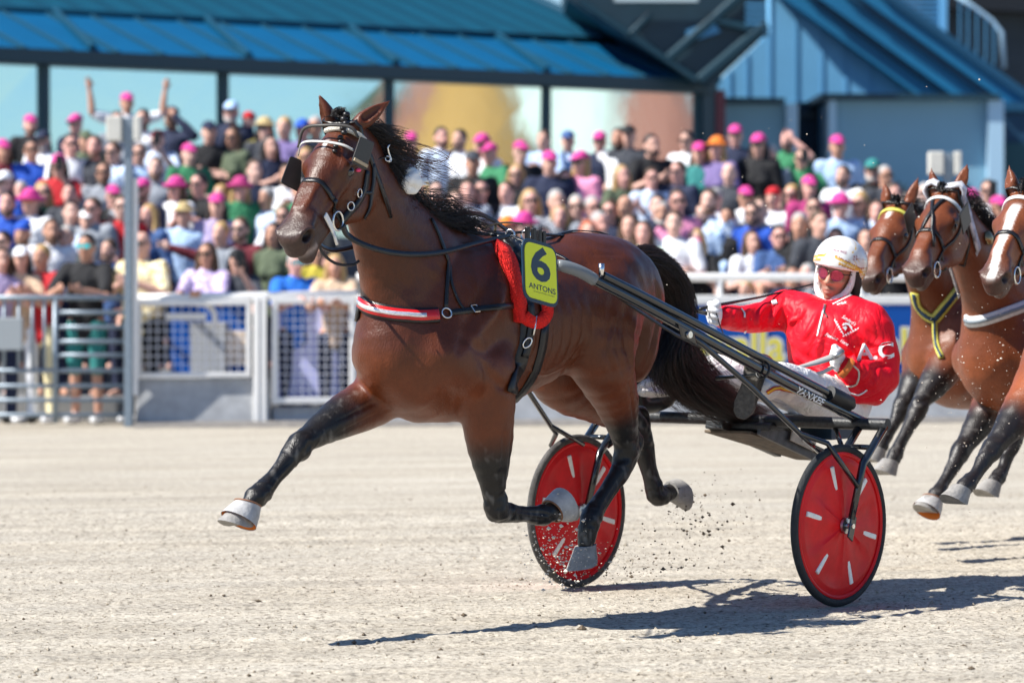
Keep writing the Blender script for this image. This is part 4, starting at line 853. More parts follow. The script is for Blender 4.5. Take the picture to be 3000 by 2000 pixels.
hair('tail_hair', tg, 4200, [0.035, 0.075, 0.08, 0.08, 0.085, 0.095, 0.095, 0.075, 0.03], M_BLACKHAIR, tail_o, 5, 18, 0.0015, 0.02, 0.16)
# short fuzz of the arched top of the tail
rs = np.random.RandomState(9); N = 3200; gsp = spline(tg[0][1][:5], 60); S = np.zeros((N, 4, 3)); RR = np.zeros((N, 4))
for i in range(N):
    j = rs.randint(2, 57); T_ = gsp[j+1]-gsp[j-1]; T_ /= np.linalg.norm(T_); d = rs.normal(size=3); d -= T_*(d@T_); d /= np.linalg.norm(d)
    rad = np.interp(j/60, [0, .25, .6, 1], [.042, .070, .074, .06]); p0 = gsp[j]+d*rad
    for q in range(4): S[i, q] = p0+(d*0.35+T_*1.0+rs.normal(size=3)*0.10)*0.016*q
    RR[i] = 0.0015*np.array((1, .8, .5, .1))
link('tail_fringe', strand_mesh('tail_fringe', S, RR), M_BROWNHAIR, tail_o)
# mane: crest points, hair swept back
crest = [P(x, y, v) for x, y, v in ((1052, 372, .07), (1085, 415, .065), (1110, 455, .06), (1140, 505, .05), (1170, 555, .045), (1200, 600, .035), (1245, 635, .025), (1300, 655, .01), (1360, 672, 0), (1430, 684, 0))]
mg = []
for i, (dx, dy, bx, by, w) in enumerate(((70, 0, 150, 30, 1.0), (70, 10, 150, 55, 1.1), (38, 24, 66, 58, 1.0), (26, 30, 42, 66, .9), (20, 32, 32, 62, .9), (16, 28, 26, 54, .8), (50, 20, 120, 25, 1.0), (50, 0, 120, 0, 1.1), (40, -4, 90, 2, 1.0))):
    c = crest[i]; pxy = ((1052, 372), (1085, 415), (1110, 455), (1140, 505), (1170, 555), (1200, 600), (1245, 635), (1300, 655), (1360, 672))[i]
    vv = c[1]; mg.append((w, [c-np.array((0, 0, 0.03)), c+np.array((0, 0, 0.012)), P(pxy[0]+dx, pxy[1]+dy, vv+0.05), P(pxy[0]+bx, pxy[1]+by, vv+0.06)]))
mane = hair('mane', mg, 2400, [0.024, 0.028, 0.030, 0.024], M_BLACKHAIR, hero, 11, 9, 0.0024, 0.02, 0.30)
hair('flyaway_hair', [(1, mg[1][1][:3]+[P(1290, 450, .1), P(1335, 445, .1)]), (1, mg[1][1][:3]+[P(1280, 480, .1), P(1325, 478, .1)]), (.8, mg[6][1][:3]+[P(1360, 628, .05), P(1420, 650, .05)]), (1, mg[7][1][:2]+[P(1370, 612, .05), P(1440, 660, .04)])], 160, [0.02, 0.03, 0.035, 0.03, 0.02], M_REDHAIR, mane, 12, 10, 0.0016, 0.03, 0.2)
# crest core so that the mane has body
b = MB(); b.tube(spline([c+np.array((0, 0.0, -0.012)) for c in crest], 24), list(np.interp(np.linspace(0, 1, 24), [0, .15, .6, 1], [.02, .034, .03, .014])), 8); b.build('mane_core', M_BLACKHAIR, mane, True)
# forelock and braid
b = MB()
for k in range(9):
    t = k/8; p = HT(-0.02+0.20*t, 0.020+0.035*math.sin(t*2.2), 0.036-0.01*t); b.sphere(p+np.array((0, 0.006*(-1)**k, 0)), 0.0165-0.006*t, 8, 6, scale=(1, 1, 0.8))
b.build('braided_forelock', M_BLACKHAIR, hero, True)
hair('forelock', [(1, [HT(-0.03, 0.0, 0.0), HT(-0.025, 0.01, 0.05), HT(-0.01, 0.05, 0.06)]), (1, [HT(-0.03, 0.0, 0.0), HT(-0.03, -0.02, 0.05), HT(0.0, -0.03, 0.05)])], 160, [0.02, 0.03, 0.035], M_BLACKHAIR, hero, 13, 7, 0.0018, 0.01, 0.2)
# ------------------------------------------------------------------ harness of the leading horse (frame coordinates)
FMI = FM.inverted(); CAMF = np.array(FMI@Vector((0, 0, HC)))
def raydir(px, py):
    d = FMI.to_3x3()@Vector(((px-PX0)/FPX, 1.0, -(py-PY0)/FPX)); return np.array(d.normalized())
def hit(px, py, off=0.0):
    """where the line of sight meets the horse's coat (frame coordinates), with the coat's normal"""
    loc, n, i, d = hbvh.ray_cast(Vector(CAMF), Vector(raydir(px, py)))
    if loc is None: return None
    return np.array(loc)+np.array(n)*off, np.array(n)
def near_surf(p, off=0.0):
    loc, n, i, d = hbvh.find_nearest(Vector(p)); return np.array(loc)+np.array(n)*off, np.array(n)
def onplane(px, py, p0, n):
    d = raydir(px, py); t = ((np.array(p0)-CAMF)@np.array(n))/(d@np.array(n)); return CAMF+d*t
def ring(c, e1, e2, n=28, off=0.004, far=0.6):
    """closed loop round the body in a plane: rays come from outside towards c"""
    out = []; c = np.array(c, float); e1 = np.array(e1, float)/np.linalg.norm(e1); e2 = np.array(e2, float)/np.linalg.norm(e2)
    for k in range(n):
        a = 2*math.pi*k/n; d = e1*math.cos(a)+e2*math.sin(a)
        loc, nn, i, ds = hbvh.ray_cast(Vector(c), Vector(d), far)
        if loc is None: continue
        out.append((np.array(loc)+d*off, d))
    out.append(out[0]); return out
def ribbon(b, pn, w, th=0.004, col=None):
    """strap: pn = list of (point, normal)"""
    p = np.array([x[0] for x in pn]); n = np.array([x[1] for x in pn]); T = np.gradient(p, axis=0); T /= np.linalg.norm(T, axis=1, keepdims=True)+1e-9
    S = np.cross(n, T); S /= np.linalg.norm(S, axis=1, keepdims=True)+1e-9; N = np.cross(T, S)
    ww = np.array(w) if isinstance(w, (list, np.ndarray)) else np.full(len(p), w); ww = np.interp(np.linspace(0, 1, len(p)), np.linspace(0, 1, len(ww)), ww)[:, None]/2
    vs = []; 
    for a, c in ((-1, -0.5), (1, -0.5), (1, 0.5), (-1, 0.5)): vs.append(p+S*ww*a*(0.92 if c > 0 else 1)+N*th*c)
    vs = np.stack(vs, 1).reshape(-1, 3); m = len(p); fs = []
    for i in range(m-1):
        for k in range(4): fs.append((i*4+k, i*4+(k+1) % 4, (i+1)*4+(k+1) % 4, (i+1)*4+k))
    fs += [(3, 2, 1, 0), tuple((m-1)*4+k for k in range(4))]
    b.add(vs, fs, col); return b
def pxstrap(pts, n=20, off=0.005):
    """strap lying on the coat through pixels of the photograph"""
    g = spline(pts, n); out = []
    for x, y in g:
        h = hit(x, y, off)
        if h is not None: out.append(h)
    if len(out) > 4:      # even out jumps
        p = np.array([o[0] for o in out]); q = p.copy(); q[1:-1] = (p[:-2]+2*p[1:-1]+p[2:])/4; out = [(q[i], out[i][1]) for i in range(len(out))]
    return out
def free(pts, n=24, nrm=(0, 1, 0)):
    g = spline(pts, n); return [(p, np.array(nrm, float)) for p in g]
def torus(b, c, nrm, R_, r, n=18, m=6, sx=1.0):
    c = np.array(c); nrm = np.array(nrm, float)/np.linalg.norm(nrm); A = np.array(Vector(nrm).orthogonal().normalized()); B = np.cross(nrm, A)
    b.tube([c+A*R_*math.cos(2*math.pi*k/n)*sx+B*R_*math.sin(2*math.pi*k/n) for k in range(n+1)], r, m, cap=False); return b
M_LEATHER = mat('black_leather', (0.010, 0.010, 0.011), 0.34, spec=0.55, bump=0.15, bscale=200)
M_SILVER = mat('polished_metal', (0.75, 0.74, 0.72), 0.22, metal=1.0)
M_WHITEP = mat('white_plastic', (0.80, 0.79, 0.76), 0.35)
M_FLEECE = mat('red_fleece', (0.72, 0.012, 0.008), 0.85, bump=1.0, bscale=110, noise=0.25, nscale=90)
M_REDP = mat('red_patent', (0.62, 0.010, 0.014), 0.28, coat=0.4)
M_CRYSTAL = mat('crystal', (0.75, 0.75, 0.78), 0.15, metal=0.6, noise=0.5, nscale=240)
HA, HS, HN = HAX
# bridle ------------------------------------------------------------
br = empty('bridle', mtx=FM); tag(br, 'black leather bridle with white rope browband on the leading horse', 'bridle', 'bridles')
b = MB(); ribbon(b, ring(HT(0.335, 0, -0.085), HS, -HN+0.10*HA, 30, 0.004), 0.024, 0.005); b.build('noseband', M_LEATHER, br, True)
b = MB(); ribbon(b, ring(HT(0.030, 0, -0.10), HS, HN-0.25*HA, 30, 0.005), 0.024, 0.005); b.build('headpiece', M_LEATHER, br, True)
bb = [h for h in [hit(*q, 0.010) for q in spline([(932, 398), (952, 388), (985, 383), (1015, 386), (1045, 398), (1062, 412)], 16)] if h]
b = MB(); b.tube([x[0] for x in bb], 0.011, 8); b.build('browband', mat('white_rope', (0.62, 0.58, 0.50), 0.7, bump=0.8, bscale=120, noise=0.3, nscale=150), br, True)
b = MB(); ribbon(b, pxstrap([(1074, 500), (1065, 560), (1043, 600), (1022, 622), (1000, 648)], 18, 0.006), 0.030, 0.006); b.build('cheekpiece', M_LEATHER, br, True)
b = MB(); ribbon(b, pxstrap([(1092, 480), (1092, 530), (1086, 570), (1080, 612), (1064, 640)], 16, 0.006), 0.017, 0.005); b.build('throat_latch', M_LEATHER, br, True)
b = MB(); ribbon(b, pxstrap([(1048, 582), (1064, 566), (1086, 566)], 8, 0.006), 0.014, 0.005); b.build('connecting_strap', M_LEATHER, br, True)
for cx, cy in ((1046, 566), (1022, 604)):
    h = hit(cx, cy, 0.012); b = MB(); torus(b, h[0], h[1], 0.017, 0.0028); b.build('buckle', M_SILVER, br, True)
# head frame holding the blinkers
dF = 0.055
fr1 = [HT(0.10, 0.125, 0.02), HT(0.085, 0.10, dF+0.01), HT(0.10, 0.0, dF+0.035), HT(0.10, -0.10, dF+0.02), HT(0.15, -0.13, 0.02)]
b = MB(); b.tube(spline(fr1, 24), 0.0065, 8); b.build('blinker_frame', mat('grey_rubber', (0.055, 0.05, 0.045), 0.5), br, True)
fr2 = [HT(0.16, 0.125, 0.01), HT(0.165, 0.09, dF-0.01), HT(0.16, 0.0, dF+0.005), HT(0.16, -0.09, dF), HT(0.17, -0.13, 0.0)]
b = MB(); ribbon(b, [(p, HN) for p in spline(fr2, 24)], 0.010, 0.005); b.build('blinker_frame', mat('pale_grey_plastic', (0.50, 0.49, 0.47), 0.4), br, True)
def plate(name, corners, th, m, parent, rnd=0.02, bev=0.003):
    """flat rounded plate from four corners (frame coordinates)"""
    c = [np.array(x) for x in corners]; pts = []
    for i in range(4):
        p, a, d = c[i], c[i-1], c[(i+1) % 4]; ea = (a-p)/np.linalg.norm(a-p); ed = (d-p)/np.linalg.norm(d-p)
        for t in np.linspace(0, 1, 6): pts.append(p+ea*rnd*(1-t)**2+ed*rnd*t**2)
    n = np.cross(c[1]-c[0], c[3]-c[0]); n /= np.linalg.norm(n)
    b = MB(); b.poly_prism([q-n*th/2 for q in pts], n*th); o = b.build(name, m, parent, bevel=bev); return o, n
pl0 = HT(0.15, 0.150, -0.03); M_BLINK = mat('blinker_leather', (0.022, 0.020, 0.018), 0.42, spec=0.6)
nb = HS*0.92+HA*0.12+HN*0.10
cs = [onplane(x, y, pl0, nb) for x, y in ((1055, 399), (1097, 418), (1072, 500), (1029, 476))]
plate('blinker', cs, 0.006, M_BLINK, br, 0.012)
b = MB(); ctr = (cs[2]+cs[3])/2*0.86+(cs[0]+cs[1])/2*0.14; e = (cs[2]-cs[3])*0.45; b.obox(ctr+nb*0.006, e, (cs[0]-cs[3])*0.055, nb*0.002); b.build('blinker_label', mat('tan_patch', (0.42, 0.32, 0.20), 0.5), br)
pl1 = HT(0.19, -0.150, -0.02); nb1 = HS*0.75+HN*0.45-HA*0.1
cs1 = [onplane(x, y, pl1, nb1) for x, y in ((850, 457), (884, 470), (880, 566), (821, 534))]
plate('blinker', cs1, 0.006, M_BLINK, br, 0.012)
# bit
bc = HT(0.475, 0.073, -0.128); bh = hit(962, 662, 0.012); bc = bh[0] if bh else bc
b = MB(); b.obox(bc+HN*0.012, HA*0.013, HN*0.048, HS*0.004); b.build('bit_plate', M_WHITEP, br, bevel=0.006, seg=3)
b = MB(); torus(b, bc-HN*0.02-HA*0.045+HS*0.004, HS, 0.037, 0.0045, 20, 8); b.build('bit_ring', M_SILVER, br, True)
b = MB(); b.tube([bc+HA*0.006-HN*0.03, bc+HA*0.02-HN*0.085], 0.006, 8); b.build('bit_shank', M_WHITEP, br, True)
bc2 = HT(0.475, -0.075, -0.135); b = MB(); torus(b, bc2, HS, 0.037, 0.0045, 20, 8); b.build('bit_ring', M_SILVER, br, True)
# lip strap hanging from the mouth to the chest
b = MB(); ribbon(b, free([P(933, 712, 0.12), P(948, 745, 0.11), P(985, 772, 0.09), P(1030, 776, 0.07), P(1052, 764, 0.06)], 18, (0.3, 0.9, 0.2)), 0.012, 0.004); b.build('tie_down_strap', M_LEATHER, br, True)
# pink tassel by the eye
h = hit(1046, 498, 0.006); b = MB(); b.sphere(h[0], 0.011, 10, 7, scale=(1.3, .8, .7)); b.build('pink_bead', mat('pink_bead', (0.8, 0.05, 0.18), 0.3), br, True)
# check rein from the head over the neck to the saddle
ck = empty('check_rein', mtx=FM); tag(ck, 'thin black check rein with silver hook running from poll to saddle', 'rein', 'reins')
b = MB(); b.tube(spline([P(1098, 470, .13), P(1145, 462, .13), P(1190, 505, .12), P(1260, 590, .09), P(1330, 650, .06), P(1420, 676, .03), P(1500, 676, .0)], 30), 0.0028, 6); b.build('cord', M_LEATHER, ck, True)
b = MB(); b.tube(spline([P(1142, 424, .13), P(1136, 432, .13), P(1140, 452, .13), P(1146, 470, .13), P(1138, 474, .13)], 14), 0.0042, 6); torus(b, P(1136, 465, .132), (0.6, .7, .1), 0.010, 0.003); b.build('hook', M_SILVER, ck, True)
# white cotton ear plug ball on the neck
cb = Field(P(1188, 541, .13)-0.12, P(1188, 541, .13)+0.12, 0.006); rs = np.random.RandomState(5); c0 = near_surf(P(1186, 541, .10), 0.03)[0]
for k in range(26):
    d = rs.normal(size=3); d /= np.linalg.norm(d); d[2] *= 1.3; cb.ell(c0+d*0.028, (0.02, 0.02, 0.02), k=0.008)
for k in range(14):
    d = rs.normal(size=3); d /= np.linalg.norm(d); d[0] -= 0.6; cb.tube([row(c0, 0.012), row(c0+d*0.055, 0.004)], n=2, k=0.006)
o = link('cotton_ball', cb.mesh('cotton_ball', 1), mat('white_cotton', (0.86, 0.85, 0.82), 0.95, bump=0.6, bscale=120), None); o.matrix_world = FM
tag(o, 'fluffy white cotton ball hanging at the neck below the dark mane', 'ear plug')
# breast collar ------------------------------------------------------
bcx = empty('breast_collar', mtx=FM); tag(bcx, 'red breast collar with crystal band on the leading horse', 'breast collar', 'breast collars')
near = pxstrap([(1047, 866), (1056, 884), (1085, 902), (1130, 914), (1185, 922), (1235, 925), (1284, 923)], 24, 0.006)
far = []
for p, n in near[::-1]:
    q, nn = near_surf((p[0], -abs(p[1])*1.0-0.02, p[2]), 0.006); far.append((q, nn))
fl = near_surf((near[0][0][0]+0.02, near[0][0][1]-0.06, near[0][0][2]+0.0), 0.006)
loop = [near_surf((p[0], -p[1], p[2]), 0.006) for p, n in near[::-1] if p[1] > 0.09]+near
b = MB(); ribbon(b, loop, 0.064, 0.010); b.build('padding', M_LEATHER, bcx, True)
b = MB(); ribbon(b, [(p+n*0.006, n) for p, n in near], 0.044, 0.006); b.build('red_band', M_REDP, bcx, True)
b = MB(); ribbon(b, [(p+n*0.0105, n) for p, n in near[:-3]], 0.018, 0.004); b.build('crystal_band', M_CRYSTAL, bcx, True)
rc = hit(1306, 919, 0.010); b = MB(); torus(b, rc[0], rc[1], 0.021, 0.0035, 20, 8); b.build('ring', M_SILVER, bcx, True)
b = MB(); ribbon(b, pxstrap([(1316, 917), (1390, 908), (1460, 900), (1522, 893)], 16, 0.006), 0.026, 0.006); b.build('tug_strap', M_LEATHER, bcx, True)
h = hit(1390, 908, 0.012); b = MB(); e = P(1400, 906, 0)-P(1380, 909, 0); e = e/np.linalg.norm(e); up = np.cross(h[1], e)
b.tube([h[0]+e*0.016+up*0.017, h[0]-e*0.016+up*0.017, h[0]-e*0.016-up*0.017, h[0]+e*0.016-up*0.017, h[0]+e*0.016+up*0.017], 0.003, 6); b.build('buckle', M_SILVER, bcx)
b = MB(); ribbon(b, pxstrap([(1262, 640), (1285, 690), (1306, 750), (1312, 770), (1308, 840), (1305, 905)], 22, 0.006), 0.017, 0.005); b.build('neck_strap', M_LEATHER, bcx, True)
b = MB(); ribbon(b, pxstrap([(1316, 775), (1322, 830), (1345, 890), (1372, 918)], 14, 0.006), 0.011, 0.004); b.build('neck_strap', M_LEATHER, bcx, True)
# saddle, girth, fleece pads -----------------------------------------
sd = empty('harness_saddle', mtx=FM); tag(sd, 'black harness saddle with red fleece pads behind the withers', 'saddle')
pf = pxstrap([(1462, 722), (1485, 770), (1502, 830), (1512, 890), (1518, 945)], 22, 0.012)
b = MB(); ribbon(b, pf, [0.075, 0.085, 0.085, 0.07], 0.034); b.build('fleece_pad', M_FLEECE, sd, True)
pf2 = pxstrap([(1530, 925), (1555, 945), (1580, 940), (1597, 915), (1592, 880)], 14, 0.012)
b = MB(); ribbon(b, pf2, 0.055, 0.03); b.build('fleece_pad', M_FLEECE, sd, True)
gb = pxstrap([(1490, 700), (1512, 760), (1532, 830), (1545, 900), (1540, 970), (1525, 1040), (1508, 1100), (1496, 1150)], 30, 0.008)
b = MB(); ribbon(b, gb, [0.055, 0.055, 0.06, 0.07, 0.075, 0.075], 0.010); b.build('girth', M_LEATHER, sd, True)
gc = P(1500, 900, 0.0); rg = ring((1.46, 0, 1.25), (0, 1, 0), (0.05, 0, -1), 36, 0.006)
b = MB(); ribbon(b, rg, 0.05, 0.008); b.build('belly_band', M_LEATHER, sd, True)
b = MB(); ribbon(b, pxstrap([(1545, 890), (1552, 940), (1545, 1000), (1533, 1045)], 12, 0.020), 0.032, 0.006); b.build('billet', M_LEATHER, sd, True)
h = hit(1540, 1003, 0.026); b = MB(); torus(b, h[0], h[1], 0.024, 0.004, 16, 6, 0.6); b.build('buckle', M_SILVER, sd, True)
h = hit(1562, 960, 0.022); b = MB(); b.tube([h[0]+np.array((0, 0, .05)), h[0]+np.array((0.01, 0, 0)), h[0]-np.array((-0.02, 0, .03))], 0.0045, 6); b.build('snap_hook', M_SILVER, sd, True)
# saddle tree across the back
st = ring((1.45, 0, 1.45), (0, 1, 0), (0, 0, 1), 40, 0.012)
top = [x for x in st[:-1] if x[0][2] > 1.46]; top.sort(key=lambda x: x[0][1])
b = MB(); ribbon(b, top, 0.10, 0.024); b.build('saddle_tree', M_LEATHER, sd, True)
for px_, py_ in ((1494, 688), (1540, 690)):
    c = P(px_, py_, 0.07); b = MB(); torus(b, c, (1, 0.25, 0.1), 0.021, 0.0045); b.build('terret', M_SILVER, sd, True)
b = MB()
for k, x in enumerate((1545, 1563, 1580, 1592)): b.obox(P(x, 684+k*4, 0.20), (0.010, 0, 0), (0, 0.008, 0), (0, 0, 0.028))
b.build('plate_clips', M_LEATHER, sd, bevel=0.003)
b = MB(); b.tube(spline([P(1418, 668, 0.02), P(1452, 655, 0.02), P(1490, 652, 0.02), P(1528, 656, .02)], 12), 0.008, 8, flat=((0, 0, 1), 0.5)); b.tube([P(1452, 657, .02), P(1450, 682, .02)], 0.006, 6); b.build('check_hook', mat('worn_brass', (0.30, 0.22, 0.12), 0.35, metal=1.0), sd, True)
b = MB(); cr = [near_surf((u, 0.015, 1.75), 0.006) for u in np.linspace(1.40, 0.62, 24)]; ribbon(b, cr, 0.02, 0.005); b.build('crupper_strap', M_LEATHER, sd, True)
b = MB(); b.tube(spline([P(1440, 690, .03), P(1545, 679, .05), P(1600, 687, .05), P(1650, 690, .03)], 16), 0.006, 6); b.build('back_rod', M_LEATHER, sd, True)
# number plate --------------------------------------------------------
npl = empty('number_plate', mtx=FM); tag(npl, 'yellow number plate with dark blue 6 and sponsor lettering on the leading horse', 'number plate')
PV = 0.44; M_NAVY = mat('navy_print', (0.006, 0.035, 0.075), 0.45); M_YEL = mat('yellow_print', (0.66, 0.74, 0.020), 0.45)
cn = [P(*q, PV) for q in ((1527, 692), (1629, 722), (1636, 906), (1532, 876))]
o, nrm = plate('plate', cn[::-1], 0.008, M_NAVY, npl, 0.055)
if nrm[1] < 0: nrm = -nrm
mid = sum(cn)/4; ci = [mid+(c-mid)*np.array(0.885) for c in cn]
o, _ = plate('yellow_face', [c+nrm*0.0055 for c in ci[::-1]], 0.003, M_YEL, npl, 0.042, 0.0)
ex = (cn[1]-cn[0]+cn[2]-cn[3])/2; wx = np.linalg.norm(ex); ex = ex/wx; ey = (cn[0]-cn[3]+cn[1]-cn[2])/2; hy = np.linalg.norm(ey); ey = ey/hy; ez = np.cross(ex, ey)
sg = 0.0078 if (ez@nrm) > 0 else -0.0078
text_on('digit', '6', mid+ey*hy*0.135-ex*0.002, ex, ey, hy*0.56, wx*0.56, M_NAVY, npl, sg, bold=0.03)
text_on('lettering', 'ANTONS', mid-ey*hy*0.245+ex*0.004, ex, ey, hy*0.092, wx*0.76, M_NAVY, npl, sg, bold=0.012)
text_on('lettering', 'Summerstyle til världens alla trädäck', mid-ey*hy*0.325+ex*0.015, ex, ey, hy*0.026, wx*0.60, M_NAVY, npl, sg)
# ------------------------------------------------------------------ sulky (frame coordinates)
M_FRAME = mat('black_lacquer', (0.008, 0.010, 0.013), 0.16, spec=0.6, coat=0.7)
M_DIRTY = mat('dusty_black', (0.020, 0.022, 0.024), 0.45, noise=0.7, nscale=60, bump=0.2, bscale=120)
M_TYRE = mat('tyre_rubber', (0.020, 0.022, 0.024), 0.7, noise=0.4, nscale=20, bump=0.4, bscale=120)
M_WRED = mat('red_wheel_disc', (0.66, 0.009, 0.013), 0.38, spec=0.25, noise=0.22, nscale=6)
M_GREYT = mat('grey_sleeve', (0.16, 0.175, 0.185), 0.38)
M_WOODS = mat('muddy_plate', (0.105, 0.078, 0.052), 0.75, noise=0.5, nscale=18, bump=0.4, bscale=50)
sk = empty('sulky', mtx=FM); tag(sk, 'black two wheeled racing sulky with solid red wheel discs', 'sulky')
WR = 0.355
def wheel(v, far=False):
    w = empty('wheel'); w.parent = sk; c = np.array((0, v, WR)); ax = (0, 1, 0)
    if far: w['label'] = 'far red wheel with pale dusty tyre, half hidden by hind legs'
    else: w['label'] = 'near red wheel with dark tyre'
    b = MB(); n = 10; prof = [(WR-0.019+0.019*math.cos(a), 0.0175*math.sin(a)) for a in np.linspace(0, 2*math.pi, n+1)]; b.lathe(prof, c, ax, 72)
    b.build('tyre', M_TYRE if not far else mat('pale_tyre', (0.075, 0.07, 0.065), 0.75, noise=0.6, nscale=14, bump=0.4, bscale=120), w, True)
    b = MB(); b.lathe([(WR-0.041, -0.014), (WR-0.034, -0.012), (WR-0.034, 0.012), (WR-0.041, 0.014), (WR-0.050, 0.010), (WR-0.052, -0.010), (WR-0.041, -0.014)], c, ax, 72); o = b.build('rim', M_WRED, w); smooth_angle(o, 30)
    # disc: dished, six folds, six slots left open
    ns = 72; rr = [0.030, 0.075, 0.12, 0.155, 0.165, 0.21, 0.255, 0.272, 0.282, 0.30, 0.307]
    for side in (1, -1):
        vs, fs = [], []
        for i, r_ in enumerate(rr):
            for k in range(ns):
                a = 2*math.pi*k/ns+0.20; ph = (a*6/(2*math.pi)) % 1.0; fold = max(0.0, 1-abs(ph-0.5)/0.09)
                off = 0.026*(1-(r_/0.31))+0.004+0.006*fold*(1 if 0.07 < r_ < 0.27 else 0)+0.004*math.sin(ph*2*math.pi)*(1 if 0.07 < r_ < 0.27 else 0)
                if 0.27 < r_ < 0.285: off += 0.004
                vs.append((r_*math.cos(a), v+side*off, WR+r_*math.sin(a)))
        for i in range(len(rr)-1):
            for k in range(ns):
                ph = (k*6/ns) % 1.0; slot = 4 <= i <= 6 and k % 12 == 0
                if slot: continue
                fs.append((i*ns+k, i*ns+(k+1) % ns, (i+1)*ns+(k+1) % ns, (i+1)*ns+k))
        b = MB(); b.add(vs, fs); o = b.build('disc', M_WRED, w); smooth_angle(o, 25)
    for k in range(6):      # white slot covers, recessed between the two discs
        b = MB(); a = 2*math.pi*(k*12+0.5)/ns+0.20; d = np.array((math.cos(a), 0, math.sin(a))); t = np.array((-math.sin(a), 0, math.cos(a)))
        b.obox(c+d*0.213+np.array((0, 0.0, 0)), d*0.057, t*0.0115, (0, 0.0195, 0))
        b.build('slot_insert', mat('white_slot', (0.86, 0.84, 0.78), 0.5, noise=0.10, nscale=60), w, bevel=0.004)
    s_ = 1 if v > 0 else -1
    b = MB(); b.lathe([(0.001, 0.060), (0.012, 0.060), (0.013, 0.045), (0.034, 0.042), (0.036, 0.032), (0.026, 0.028), (0.026, 0.015), (0.034, 0.012), (0.034, -0.012), (0.026, -0.03), (0.034, -0.042), (0.012, -0.06), (0.001, -0.06)], c, ax, 24)
    o = b.build('hub', mat('brushed_hub', (0.45, 0.46, 0.48), 0.28, metal=1.0), w, True); smooth_angle(o, 40)
    return w
VW = 0.737
wheel(VW); wheel(-VW, True)
b0 = P(2590, 1243, 0.80); UB, ZB = b0[0], b0[2]
b = MB(); b.tube([(UB, -0.82, ZB), (UB, 0.82, ZB)], 0.027, 16); o = b.build('crossbar', M_DIRTY, sk, True); smooth_angle(o, 50)
for s_ in (-1, 1):
    for dv, nm in ((0.065, 'fork_leg'), (-0.065, 'fork_leg')):
        b = MB(); v0 = s_*(VW+dv*1.0); b.tube([(UB, v0, ZB-0.01), (UB*0.35, v0, ZB*0.62+WR*0.38), (0.0, v0, WR+0.03)], [0.019, 0.018, 0.016], 10); b.build(nm, M_FRAME, sk, True)
    b = MB(); b.obox((0.0, s_*(VW+0.068), WR-0.005), (0.018, 0, 0.012), (0, 0.005, 0), (-0.016, 0, 0.052)); b.build('dropout_plate', M_FRAME, sk, bevel=0.004)
    b = MB(); b.lathe([(0.001, 0.012), (0.011, 0.012), (0.012, 0.0)], (0, s_*(VW+0.066), WR), (0, s_, 0), 12); b.build('axle_nut', M_SILVER, sk)
    b = MB(); b.tube([(UB*0.62, s_*(VW-0.065), ZB*0.80+WR*0.17), (UB*0.62, s_*(VW+0.065), ZB*0.80+WR*0.17)], 0.012, 8); b.build('fork_bridge', M_FRAME, sk, True)
    b = MB(); b.tube([(UB, s_*(VW-0.20), ZB-0.02), (UB*0.55, s_*(VW-0.065), ZB-0.14)], 0.012, 8); b.build('gusset_tube', M_FRAME, sk, True)
def M_(p, s_): return (p[0], p[1]*s_, p[2])
sh = [P(2530, 1236, 0.66), P(2350, 1147, 0.62), P(2180, 1056, 0.585), P(2000, 958, 0.545), P(1850, 876, 0.50), P(1742, 820, 0.455)]
tipn = [P(1742, 820, 0.455), P(1712, 802, 0.44), P(1680, 788, 0.42), P(1632, 774, 0.385)]
up = [P(1766, 806, 0.47), P(1900, 874, 0.52), P(2150, 1006, 0.58), P(2300, 1085, 0.61), P(2440, 1158, 0.64)]
